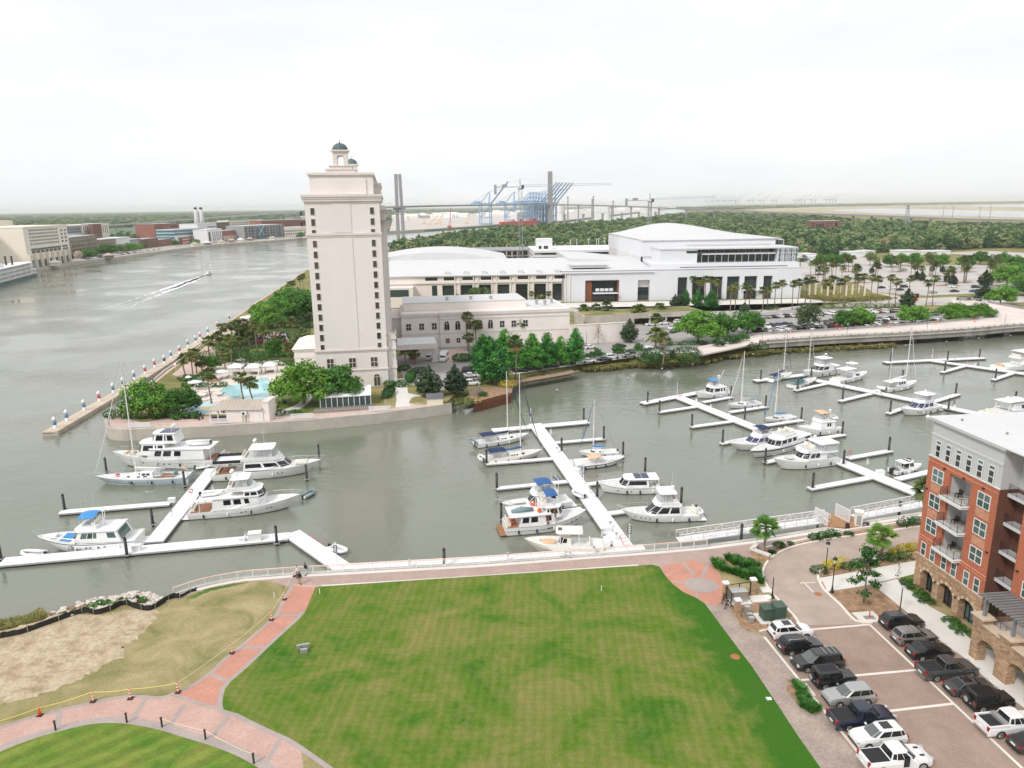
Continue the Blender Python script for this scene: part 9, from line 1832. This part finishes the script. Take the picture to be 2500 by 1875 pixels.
# city riverfront
def house(label,pl,pr,ytop,depth,mat,roof='roof_white',win=None,name='riverfront_building',cat='building',wmat='win_dark',base=0.5,extra=None):
 """front wall from left foot to right foot, roof height read off the photograph"""
 a,b_=G(*pl),G(*pr);d=b_-a;n=Vector((-d.y,d.x,0)).normalized();L_=d.length;h=zat(a,ytop)
 t=thing(name,label,cat,(a.x,a.y,base),matan2(d.y,d.x));MB().box(0,L_,0,depth,0,h).B('wall',mat,t)
 MB().box(-.3,L_+.3,-.4,depth+.3,h,h+.7).B('cornice',mat,t);MB().box(.2,L_-.2,.2,depth-.2,h+.7,h+.9).B('roof',roof,t)
 if win:
  for(x0,x1,z0,z1,nx,nz,fw,fh)in win:
   m_=MB()
   for i in range(nx):
    for j in range(nz):cx=L_*(x0+(x1-x0)*(i+.5)/nx);cz=h*(z0+(z1-z0)*(j+.5)/nz);w_=L_*(x1-x0)/nx*fw/2;q=h*(z1-z0)/nz*fh/2;m_.box(cx-w_,cx+w_,-.12,.02,cz-q,cz+q)
   tag(m_.B('windows',wmat,t),kind='stuff')
 if extra:extra(t,L_,h,depth)
 return t,L_,h
def hy_extra(t,L_,h,dp):
 for k in range(8):MB().box(L_*k/7.6,L_*k/7.6+1.6,-2.2,-.2,0,h*.36).B('pier','stucco_cream',t)
 m_=MB()
 for k in range(7):m_.box(L_*k/7.6+2.2,L_*(k+1)/7.6-.4,-.14,.02,.5,h*.2)
 m_.B('arcade_glazing','win_teal',t);MB().box(L_*.1,L_*.78,-.14,.02,h*.44,h*.485).B('strip_window','win_dark',t)
 m_=MB()
 for k in range(5):m_.box(L_*.02+1.5*k,L_*.02+1.0+1.5*k,-.12,-.02,h*.27,h*.29)
 m_.B('lettering','city_grey',t)
house('large cream riverfront hotel with rows of small windows and tall piers',(72,659),(176,641),558,40,'city_cream','city_cream',[(.1,.76,.55,.97,14,5,.5,.55),(.8,.98,.55,.93,2,4,.45,.5),(.1,.78,.36,.44,7,1,.8,.8),(.8,.97,.36,.5,1,2,.8,.7)],extra=hy_extra)
house('left wing of the cream hotel reaching the picture edge',(-70,672),(74,648),568,40,'city_cream','city_cream',[(.08,.3,.6,.92,6,4,.45,.5),(.45,.95,.6,.92,8,4,.4,.5),(.5,.98,.3,.42,3,1,.8,.7)])
house('upper set back block of the cream hotel',(-60,660),(48,643),546,30,'city_cream','city_cream',[(.1,.7,.9,.96,6,1,.5,.6)])
house('old brown stone warehouse with balconies beside the cream hotel',(176,634),(242,622),583,22,'city_stone','roof_grey',[(.04,.96,.1,.9,11,4,.4,.6)])
house('grey gabled stone warehouse',(243,622),(286,616),589,22,'city_stone','roof_grey',[(.05,.95,.2,.85,8,3,.4,.5)])
house('narrow white front between stone warehouses',(288,616),(320,611),584,20,'city_white','roof_white',[(.1,.9,.1,.6,5,2,.5,.6)])
house('pale grey warehouse with a plain wall',(321,611),(346,608),587,20,'city_grey','roof_white',[(.75,.98,.1,.9,2,4,.5,.7)])
house('brown brick row with balconies',(347,608),(388,603),587,20,'city_brick2','roof_grey',[(.05,.95,.1,.85,8,3,.4,.6)])
house('red brick row house block on the quay',(389,603),(438,597),588,20,'city_brick','roof_grey',[(.05,.95,.08,.9,9,3,.4,.6)])
house('small red brick pavilion with pale columns',(446,598),(469,595),582,16,'city_brick','roof_grey',[(.05,.95,.05,.45,5,1,.4,.8),(.05,.95,.6,.9,7,1,.6,.6)],wmat='city_cream')
house('green roofed warehouse behind the stone row',(166,612),(216,606),577,24,'city_stone','city_teal',None)
house('cream and brick hotel on the bluff',(204,592),(270,586),550,28,'city_cream','roof_white',[(.04,.96,.45,.92,13,4,.45,.6)]);house('brick bays of the bluff hotel',(232,591),(252,589),549,6,'city_brick2','roof_grey',[(.1,.9,.45,.92,4,4,.4,.6)])
house('long grey roofed block left of the bluff hotel',(150,598),(204,592),556,26,'city_grey','roof_grey',[(.04,.96,.6,.92,9,2,.5,.5)])
house('big red brick block on the bluff with rooftop pavilion',(380,585),(446,580),549,34,'city_brick','roof_grey',[(.04,.3,.5,.9,3,2,.5,.5),(.6,.85,.5,.9,3,2,.7,.7)])
def plant_ex(t,L_,h,dp):
 for k in range(3):MB().box(-1,L_+1,-1.5+k,dp,h-4.5*k-2.6,h-4.5*k).B('glass_band','city_teal',t)
house('modern riverfront hall with teal glass storeys',(429,599),(498,592),563,26,'city_white','roof_grey',[(.45,.97,.03,.5,4,1,.45,.9)],extra=plant_ex)
t,L_,h=house('tall white power plant block with twin chimneys',(486,590),(532,586),549,30,'city_white','roof_white',[(.5,.95,.78,.86,1,1,.95,.6)])
for k,x in enumerate((.3,.58)):
 p=t.matrix_basis@Vector((L_*x,10,0));zt=zat(p,507);MB().lathe([(4.0,h),(3.2,h+(zt-h)*.3),(2.3,zt-3)],L_*x,10,14).B('chimney','stack_grey',t,True);MB().lathe([(2.35,zt-3),(2.3,zt)],L_*x,10,14).B('chimney_top','boot_black',t)
house('lower white power plant block with tall window slots',(509,595),(544,590),563,20,'city_white','roof_white',[(.05,.2,.1,.85,1,1,.8,.95),(.3,.95,.1,.85,5,1,.3,.95)])
house('long red brick hall with tall white arched bays',(545,590),(597,585),566,26,'city_brick','roof_grey',[(.02,.98,.05,.55,15,1,.45,.9)],wmat='city_cream')
def fr_ex(t,L_,h,dp):
 for k in range(14):MB().box(L_*k/13-.5,L_*k/13+.5,-2.2,-.2,0,h).B('steel_column','city_grey',t)
 MB().box(L_*.31,L_*.46,-3.5,0,0,h).B('glass_tower','city_teal',t);m_=MB();m_.tube([(L_*.31,-3.7,h*.3),(L_*.46,-3.7,h)],.5,4).tube([(L_*.46,-3.7,h*.3),(L_*.31,-3.7,h)],.5,4);m_.B('cross_brace','city_white',t)
house('long grey steel framed hotel with a teal braced glass tower',(596,587),(692,579),554,30,'city_grey','roof_white',[(.02,.98,.1,.95,18,4,.55,.6)],extra=fr_ex)
house('long red brick hotel behind the steel frame',(640,572),(760,566),540,30,'city_brick','roof_white',[(.03,.97,.2,.9,22,5,.4,.5)]);house('pale row before the red brick hotel',(690,579),(770,573),558,24,'city_cream','roof_white',[(.03,.97,.1,.8,14,2,.5,.6)])
house('teal roofed apartment block behind the frame hotel',(560,572),(645,567),540,26,'city_cream','city_teal',[(.03,.97,.5,.9,16,3,.45,.5)]);house('low brick block behind the brick hall',(525,575),(562,572),545,24,'city_brick2','roof_white',[(.1,.9,.5,.9,8,2,.4,.5)]);house('small dark block above the red hotel',(720,560),(752,558),532,24,'city_grey','roof_grey',None)
for i,(x,y,w_)in enumerate([(120,652,9),(255,633,10),(470,603,18),(500,599,16),(535,596,20),(560,593,16),(582,591,16),(605,589,14),(660,586,16)]):
 p=G(x,y);t=thing('quay_pavilion',f'low quayside pavilion roof, {ordn(i + 1)} from the left','pavilion',(p.x,p.y+9,.5),2.2-i*.05,'low pavilions along the city quay');MB().box(-w_/2,w_/2,-4,4,0,3).B('wall','city_stone' if i%2 else 'city_cream',t);MB().add([(-w_/2-1,-5,3),(w_/2+1,-5,3),(w_/2+1,5,3),(-w_/2-1,5,3),(-w_/2+2,0,5.4),(w_/2-2,0,5.4)],[(0,1,5,4),(1,2,5),(2,3,4,5),(3,0,4)]).B('roof','roof_tan' if i%3 else 'tent_white',t)
for i,(x,y,w_,h)in enumerate([(205,632,24,9),(185,632,18,8),(262,625,22,12),(288,622,20,11),(310,618,22,11),(333,614,16,10),(225,628,14,8),(355,611,10,9),(430,602,10,9),(480,599,10,9),(735,583,14,10)]):
 tree(['oak0','oak1','oak2','olive'][i%4],(*G(x,y)[:2],.5),f'green tree on the city quay, {ordn(sorted([205, 185, 262, 288, 310, 333, 225, 355, 430, 480, 735]).index(x) + 1)} from the left',h,w_,'quay_tree','trees on the city quay')
p=G(193,634);t=thing('globe_monument','grey globe monument on the city quay','monument',(p.x,p.y,.5));MB().lathe([(4.5*mcos(a),4+4.5*msin(a))for a in[-1.2+.3*k for k in range(9)]],0,0,16).B('globe','city_stone',t,True);MB().box(-3,3,-3,3,0,1).B('plinth','concrete',t)
rr=RRn(9)
for i in range(46):
 u=i/46;x=lerp(205,385,u);y=lerp(636,611,u);pt=rr.choice(PAL);p=G(x,y);t=thing('parked_car',f'{CN[pt]} car parked along the city quay, {ordn(i + 1)} from the left','car',(p.x,p.y+6,.55),rr.uniform(0,.3)+.9,'cars parked along the city quay');D=car_meshes('sedan',pt)[0];link('body',D['body'],t);link('cabin',D['cabin'],t)
# cable-stayed bridge and viaduct
br=thing('cable_bridge','grey cable-stayed bridge with tall pylons and a long viaduct','bridge')
def bp3(x,ydeck,ybase):p=G(x,ybase);return Vector((p.x,p.y,zat(p,ydeck)))
DECK=[bp3(150,552,568),bp3(283,547,565.5),bp3(495,531.5,563),bp3(640,522,563),bp3(740,515.5,563),bp3(860,508.5,565),bp3(978,503,566),bp3(1160,499.5,554),bp3(1343,498.3,547),bp3(1448,500,545),bp3(1540,503,543.5),bp3(1608,505.8,543),bp3(1743,511,542),bp3(1813,513.5,542.5),bp3(1987,520.5,544),bp3(2081,523,547),bp3(2174,526,549),bp3(2327,532,553),bp3(2500,536,558),bp3(2700,541,564)]
dk=smooth_pts([tuple(v)for v in DECK],4);mb=MB();L2=offs(dk,6.5);R2=offs(dk,-6.5)
for i in range(len(dk)-1):
 z0,z1=dk[i][2],dk[i+1][2];V=[(*R2[i],z0),(*R2[i+1],z1),(*L2[i+1],z1),(*L2[i],z0)];mb.add(V+[(x,y,z-3.4)for x,y,z in V],[(0,1,2,3),(7,6,5,4),(0,4,5,1),(2,6,7,3)])
mb.B('deck','pylon_conc',br)
def pylon(p,zt):
 for sy in(-9,9):MB().loft([[(p.x-3.4,p.y+sy*1.1-3,-3),(p.x+3.4,p.y+sy*1.1-3,-3),(p.x+3.4,p.y+sy*1.1+3,-3),(p.x-3.4,p.y+sy*1.1+3,-3)],[(p.x-2.6+(sy*.7),p.y+sy-2.5,zt),(p.x+2.6+sy*.7,p.y+sy-2.5,zt),(p.x+2.6+sy*.7,p.y+sy+2.5,zt),(p.x-2.6+sy*.7,p.y+sy+2.5,zt)]]).B('pylon_leg','pylon_conc',br)
 MB().box(p.x-2.4,p.x+2.4,p.y-9,p.y+9,p.z-7,p.z-3).B('cross_beam','pylon_conc',br)
PA,PB=DECK[6],DECK[8];zpa,zpb=zat(PA,425),zat(PB,418.5)
MB().loft([[(PA.x-8,PA.y-3,-3),(PA.x-2,PA.y-3,-3),(PA.x-2,PA.y+3,-3),(PA.x-8,PA.y+3,-3)],[(PA.x-7,PA.y-3,zpa),(PA.x-1.4,PA.y-3,zpa),(PA.x-1.4,PA.y+3,zpa),(PA.x-7,PA.y+3,zpa)]][::1]).B('pylon_leg','pylon_conc',br)
MB().loft([[(PA.x+2.5,PA.y-3,-3),(PA.x+8.5,PA.y-3,-3),(PA.x+8.5,PA.y+3,-3),(PA.x+2.5,PA.y+3,-3)],[(PA.x+.6,PA.y-3,zpa),(PA.x+6,PA.y-3,zpa),(PA.x+6,PA.y+3,zpa),(PA.x+.6,PA.y+3,zpa)]]).B('pylon_leg','pylon_conc',br)
MB().box(PA.x-12,PA.x+12,PA.y-2.4,PA.y+2.4,PA.z-7,PA.z-3).B('cross_beam','pylon_conc',br)
MB().loft([[(PB.x-6.5,PB.y-9,-3),(PB.x+6.5,PB.y-9,-3),(PB.x+6.5,PB.y+9,-3),(PB.x-6.5,PB.y+9,-3)],[(PB.x-5.8,PB.y-4,zpb),(PB.x+5.8,PB.y-4,zpb),(PB.x+5.8,PB.y+4,zpb),(PB.x-5.8,PB.y+4,zpb)]]).B('pylon_leg','pylon_conc',br)
mb=MB()
for P0,zt,sgn in((PA,zpa,1),(PA,zpa,-1),(PB,zpb,1),(PB,zpb,-1)):
 tgt=PB if(P0 is PA and sgn>0)else(PA if(P0 is PB and sgn<0)else(DECK[4]if P0 is PA else DECK[10]))
 for k in range(1,9):q=Vector(P0).lerp(tgt,.49*k/8 if(tgt is PA or tgt is PB)else .8*k/8);mb.tube([(P0.x,P0.y,zt-2-3.5*(8-k)),q],.11,3,False)
tag(mb.B('stay_cables','crane_pale',br),kind='stuff')
c=[0];
for x,yd,yb in[(200,550,566),(240,548.5,566),(283,547,565.5),(330,543,565),(380,540,565),(430,536,564),(495,531.5,563),(560,527,563),(640,522,563),(690,519,563),(1412,500,546),(1493,501.5,545),(1540,503,543.5),(1608,505.8,543),(1675,508.4,542.5),(1743,511,542),(1813,513.5,542.5),(1882,516.3,543),(1941,518.7,543.5),(1987,520.5,544),(2033,521.8,545.5),(2081,523,547),(2127,524.5,548),(2174,526,549),(2223,528,550.5),(2270,530,552)]:
 p=bp3(x,yd,yb);MB().box(p.x-1.6,p.x+1.6,p.y-1.6,p.y+1.6,-3,p.z-4).box(p.x-3.4,p.x+3.4,p.y-4,p.y+4,p.z-4,p.z-2.5).B('pier','pylon_conc',br)
# port
def sts_crane(px,py,label,up=True,mat='crane_blue',k=1.0,rz=-.25):
 p=G(px,py);t=thing('quay_crane',label,'crane',(p.x,p.y,.6),rz,'container cranes at the port');t.scale=(k,)*3
 for sx in(-14,14):
  for sy in(-9,9):MB().box(sx-1.1,sx+1.1,sy-1.1,sy+1.1,0,54).B('leg',mat,t)
 MB().box(-15,15,-10,-8,16,18.5).box(-15,15,8,10,16,18.5).B('portal_beam',mat,t);MB().box(-16,16,-10,10,1,4).B('sill_beam',mat,t);MB().box(-40,18,-4,4,52,55.5).B('girder',mat,t);MB().box(-30,-16,-5,5,55.5,60).B('machine_house',mat,t)
 m_=MB();m_.tube([(10,-6,55),(13,0,84)],.9,5).tube([(10,6,55),(13,0,84)],.9,5).tube([(-14,-6,55),(13,0,84)],.7,5).tube([(-14,6,55),(13,0,84)],.7,5).tube([(-38,0,55),(13,0,84)],.45,4);m_.B('a_frame',mat,t)
 m_=MB();m_.tube([(-14,-9,18),(14,-9,50)],.8,5).tube([(-14,9,18),(14,9,50)],.8,5);m_.B('brace',mat,t)
 e=(62,0,108)if up else(76,0,54);m_=MB().tube([(16,-3,54),(e[0],-3,e[2])],1.4,4).tube([(16,3,54),(e[0],3,e[2])],1.4,4);m_.tube([(13,0,84),(lerp(16,e[0],.7),0,lerp(54,e[2],.7))],.4,4);m_.B('boom',mat,t)
 return t
BASES=[(1186,548.5,True),(1246,546.2,False),(1285,545.0,False),(1292,544.8,False),(1299,544.6,False),(1306,544.2,True),(1313,544.0,True),(1321,543.7,True),(1330,543.4,True),(1338,543.1,True),(1346,542.8,True)]
for i,(x,y,u)in enumerate(BASES):sts_crane(x,y,f'blue container crane at the port quay, {ordn(i + 1)} from the left',u)
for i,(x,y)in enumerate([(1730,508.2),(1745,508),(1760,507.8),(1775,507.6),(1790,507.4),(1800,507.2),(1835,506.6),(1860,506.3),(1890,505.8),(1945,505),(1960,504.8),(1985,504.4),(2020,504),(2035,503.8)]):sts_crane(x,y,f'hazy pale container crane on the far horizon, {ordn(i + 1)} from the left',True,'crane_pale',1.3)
sp0,sp1=G(1226,552,-1),G(1312,546.5,-1);d=sp1-sp0;t=thing('cargo_ship','red hulled cargo ship moored under the blue cranes','ship',(sp0.x,sp0.y,-2),matan2(d.y,d.x));L_=d.length
MB().prism([(-3,0),(4,-11),(L_-14,-11),(L_+2,0),(L_-14,11),(4,11)],0,11).B('hull','ship_red',t);MB().box(L_*.3,L_*.38,-10,10,11,30).box(L_*.31,L_*.37,-11,11,30,33).B('superstructure','city_white',t)
for k in range(7):
 if k!=2:MB().box(L_*.06+L_*.12*k,L_*.06+L_*.12*k+L_*.08,-9,9,11,13+(k*3)%5).B('deck_cargo',['city_white','crane_pale','city_brick','ship_red'][k%4],t)
MB().tube([(L_*.9,0,11),(L_*.9,0,24)],.6,5).B('mast','city_white',t)
rr=RRn(21)
for i,x in enumerate(sorted(rr.uniform(960,1640)for _ in range(70))):
 yb=541.5-(x-960)*.045-rr.uniform(2,13);p=G(x,max(508,yb));w_=rr.uniform(30,110);t=thing('port_shed',f'pale low port shed beyond the river, {ordn(i + 1)} from the left','shed',(p.x,p.y,.6),rr.uniform(-.3,.3),'pale sheds of the port');hh=rr.uniform(7,15);MB().box(-w_/2,w_/2,-20,20,0,hh).B('wall',rr.choice(['tank_white','city_grey','city_cream','tank_white']),t);MB().add([(-w_/2,-20,hh),(w_/2,-20,hh),(w_/2,20,hh),(-w_/2,20,hh),(-w_/2,0,hh+4),(w_/2,0,hh+4)],[(0,1,5,4),(2,3,4,5),(3,0,4),(1,2,5)]).B('roof','tank_white',t)
for i,(x,y,r_,h)in enumerate([(1366,538,16,46),(1368,537,16,46),(1458,536,10,42),(1466,536,10,42),(1474,536,10,42),(1482,536,10,42),(1575,520,30,30),(1600,518,30,28)]):p=G(x,y);t=thing('storage_silo',f'pale storage silo in the port, {ordn(i + 1)} from the left','silo',(p.x,p.y,.6),0,'silos of the port');MB().lathe([(r_,0),(r_,h),(r_*.3,h+4)],0,0,14).B('drum','tank_white',t);MB().lathe([(r_+.4,h*.5),(r_+.4,h*.52)],0,0,14).B('band','city_grey',t)
for i,(x,y,yt)in enumerate([(1386,536,481),(1448,534,480),(1445,534,487),(1496,532,491)]):p=G(x,y);t=thing('industrial_chimney',f'thin industrial chimney at the port, {ordn(sorted([1386, 1448, 1445, 1496]).index(x) + 1)} from the left','chimney',(p.x,p.y,.6),0,'chimneys of the port');MB().lathe([(3.2,0),(2.0,zat(p,yt))],0,0,8).B('shaft','city_grey',t);MB().lathe([(2.4,zat(p,yt)-3),(2.4,zat(p,yt)+1)],0,0,8).B('rim','city_brick2',t)
for i,(x,y)in enumerate([(1378,545),(1424,543),(1471,541),(1518,539),(1559,537),(1600,535)]):p=G(x,y,0);t=thing('mooring_dolphin',f'dark dolphin post in the far river, {ordn(i + 1)} from the left','post',(p.x,p.y,-2),0,'dolphins in the far river');MB().box(-3,3,-3,3,0,23).B('shaft','city_grey',t);MB().box(-4,4,-4,4,23,25).B('cap','city_grey',t)
for i,(x,y,mt,h,l)in enumerate([(1065,549,'canvas_tan',24,22),(1048,551,'canvas_tan',20,26),(1098,557,'red_paint',34,4),(1035,548,'canvas_tan',26,14),(1075,546,'canvas_tan',20,10),(1140,547,'canvas_tan',22,8)]):p=G(x,y);t=thing('yard_crane',f'small yard crane on the cleared far bank, {ordn(sorted([1065, 1048, 1098, 1035, 1075, 1140]).index(x) + 1)} from the left','crane',(p.x,p.y,.6),0,'yard cranes on the far bank');MB().tube([(0,0,3),(l,0,h*1.3)],.8,4).B('boom',mt,t);MB().box(-5,4,-3,3,0,5).B('cab',mt,t)
def tower_crane(px,base_y,D,yslew,ytop,xj,yj,xc,label):
 p=GY(px,base_y,D);p.z=0;zs,zt=zat(p,yslew),zat(p,ytop);t=thing('tower_crane',label,'crane',p);m_=MB();q=1.2;n=int(zs/3)
 for sx in(-q,q):
  for sy in(-q,q):m_.box(sx-.16,sx+.16,sy-.16,sy+.16,0,zs)
 for k in range(n):z0,z1=zs*k/n,zs*(k+1)/n;s_=1 if k%2 else-1;m_.tube([(-q*s_,-q,z0),(q*s_,-q,z1)],.11,3,False).tube([(-q*s_,q,z0),(q*s_,q,z1)],.11,3,False).tube([(-q,-q*s_,z0),(-q,q*s_,z1)],.11,3,False).tube([(q,-q*s_,z0),(q,q*s_,z1)],.11,3,False).box(-q,q,-q-.08,-q+.08,z1-.08,z1+.08)
 m_.B('mast','tower_crane',t);MB().box(-1.6,1.6,-1.6,1.6,zs,zs+1.2).B('slewing_ring','tower_crane',t);MB().box(.8,2.6,-2.8,-1,zs+.6,zs+3).B('cab','win_dark',t)
 e=GY(xj,yj,D+3);x1=e.x-p.x;e2=GY(xc,yslew,D-3);x0=e2.x-p.x
 m_=MB();nn=int(x1/3);zj=lambda x:zs+2+(e.z-zs-2)*x/x1
 m_.tube([(0,-.7,zs+2),(x1,-.7,zj(x1))],.14,4).tube([(0,.7,zs+2),(x1,.7,zj(x1))],.14,4).tube([(0,0,zs+3.3),(x1,0,zj(x1)+1.1)],.14,4)
 for k in range(nn):xa,xb=x1*k/nn,x1*(k+.5)/nn;m_.tube([(xa,-.7,zj(xa)),(xb,0,zj(xb)+1.2),(x1*(k+1)/nn,.7,zj(x1*(k+1)/nn))],.07,3,False)
 m_.B('jib','crane_pale',t);m_=MB().tube([(0,-.8,zs+2),(x0,-.8,zs+2)],.2,4).tube([(0,.8,zs+2),(x0,.8,zs+2)],.2,4);m_.box(x0*.95,x0*.25,-.9,.9,zs+1.7,zs+1.9);m_.B('counter_jib','tower_crane',t);MB().box(x0,x0+1.8,-1.1,1.1,zs-3,zs+3.6).B('counterweight','city_grey',t);MB().box(x0*.7,x0*.5,-1,1,zs+2,zs+3.8).B('winch','city_grey',t)
 m_=MB().tube([(-.6,-.6,zs+2),(-.3,0,zt)],.18,4).tube([(.6,.6,zs+2),(-.3,0,zt)],.18,4).tube([(-.3,0,zt),(x1*.62,0,zj(x1*.62)+1)],.06,3).tube([(-.3,0,zt),(x0*.9,0,zs+2)],.06,3);m_.B('tower_head','crane_pale',t)
tower_crane(1272,640,545,463,437,1490,451,1206,'tower crane over the unfinished concrete frame');tower_crane(1583,620,590,495,470,1745,482,1528,'tower crane rising behind the convention hall')
house('dark brick office block with arched windows in the woods',(1980,572),(2050,571),541,22,'city_brick2','roof_white',[(.0,.12,.3,.9,1,4,.7,.5),(.15,.42,.2,.85,3,1,.8,.95),(.48,.72,.3,.9,3,3,.5,.5),(.8,.9,.15,.9,1,1,.9,.95)],name='office_block',base=0,wmat='win_dark')
for i,(x0,x1,y,yt)in enumerate([(1965,1992,637,622),(2068,2108,628,617),(2113,2136,625,614.5),(2192,2240,626,614),(2314,2338,585,579.5),(1972,2015,640,628),(2060,2088,563,554),(2250,2320,622,615)]):house(f'white low shed among the far trees, {ordn(sorted([1965, 2068, 2113, 2192, 2314, 1972, 2060, 2250]).index(x0) + 1)} from the left',(x0,y),(x1,y-1),yt,12,'city_white','roof_white',None,'site_shed','shed',base=0)
for i,(x,y,yt)in enumerate([(2210,570,500),(2298,560,502),(2321,560,502),(2387,562,502),(2412,562,501)]):
 p=G(x,y);h=zat(p,yt);t=thing('pylon_mast' if i==0 else 'utility_pole','tall lattice antenna mast in the woods' if i==0 else f'tall thin utility pole beyond the woods, {ordn(i)} from the left','mast',(p.x,p.y,0));m_=MB()
 if i==0:
  for sx in(-1,1):
   for sy in(-1,1):m_.tube([(sx*4,sy*4,0),(sx*.7,sy*.7,h)],.35,4)
  for k in range(12):z0,z1=h*k/12,h*(k+1)/12;r0,r1=lerp(4,.7,k/12),lerp(4,.7,(k+1)/12);m_.tube([(-r0,-r0,z0),(r1,-r1,z1)],.2,3).tube([(r0,-r0,z0),(-r1,-r1,z1)],.2,3)
  m_.B('lattice','city_grey',t);MB().box(-3,3,-1,1,h-6,h-5).box(-2.4,2.4,-1,1,h-2,h-1).B('antenna_array','city_grey',t)
 else:m_.tube([(0,0,0),(0,0,h)],[.7,.3],6);m_.B('shaft','city_grey',t);MB().box(-2.5,2.5,-.2,.2,h-4,h-3.6).B('cross_arm','city_grey',t)
# air
mb=MB().box(-32500,32500,-800,40500,-7.0,150.0);hz=mb.B('haze',None);tag(hz,'pale haze over the river and the far shores','haze',None,'stuff')
m_,nt_,b_=newmat('haze_air');nt_.nodes.remove(b_);pv=nt_.nodes.new('ShaderNodeVolumePrincipled');pv.inputs['Color'].default_value=(.985,.99,1.0,1);pv.inputs['Density'].default_value=HAZE;pv.inputs['Anisotropy'].default_value=.2
nt_.links.new(pv.outputs[0],nt_.nodes['Material Output'].inputs['Volume']);hz.data.materials.append(m_)
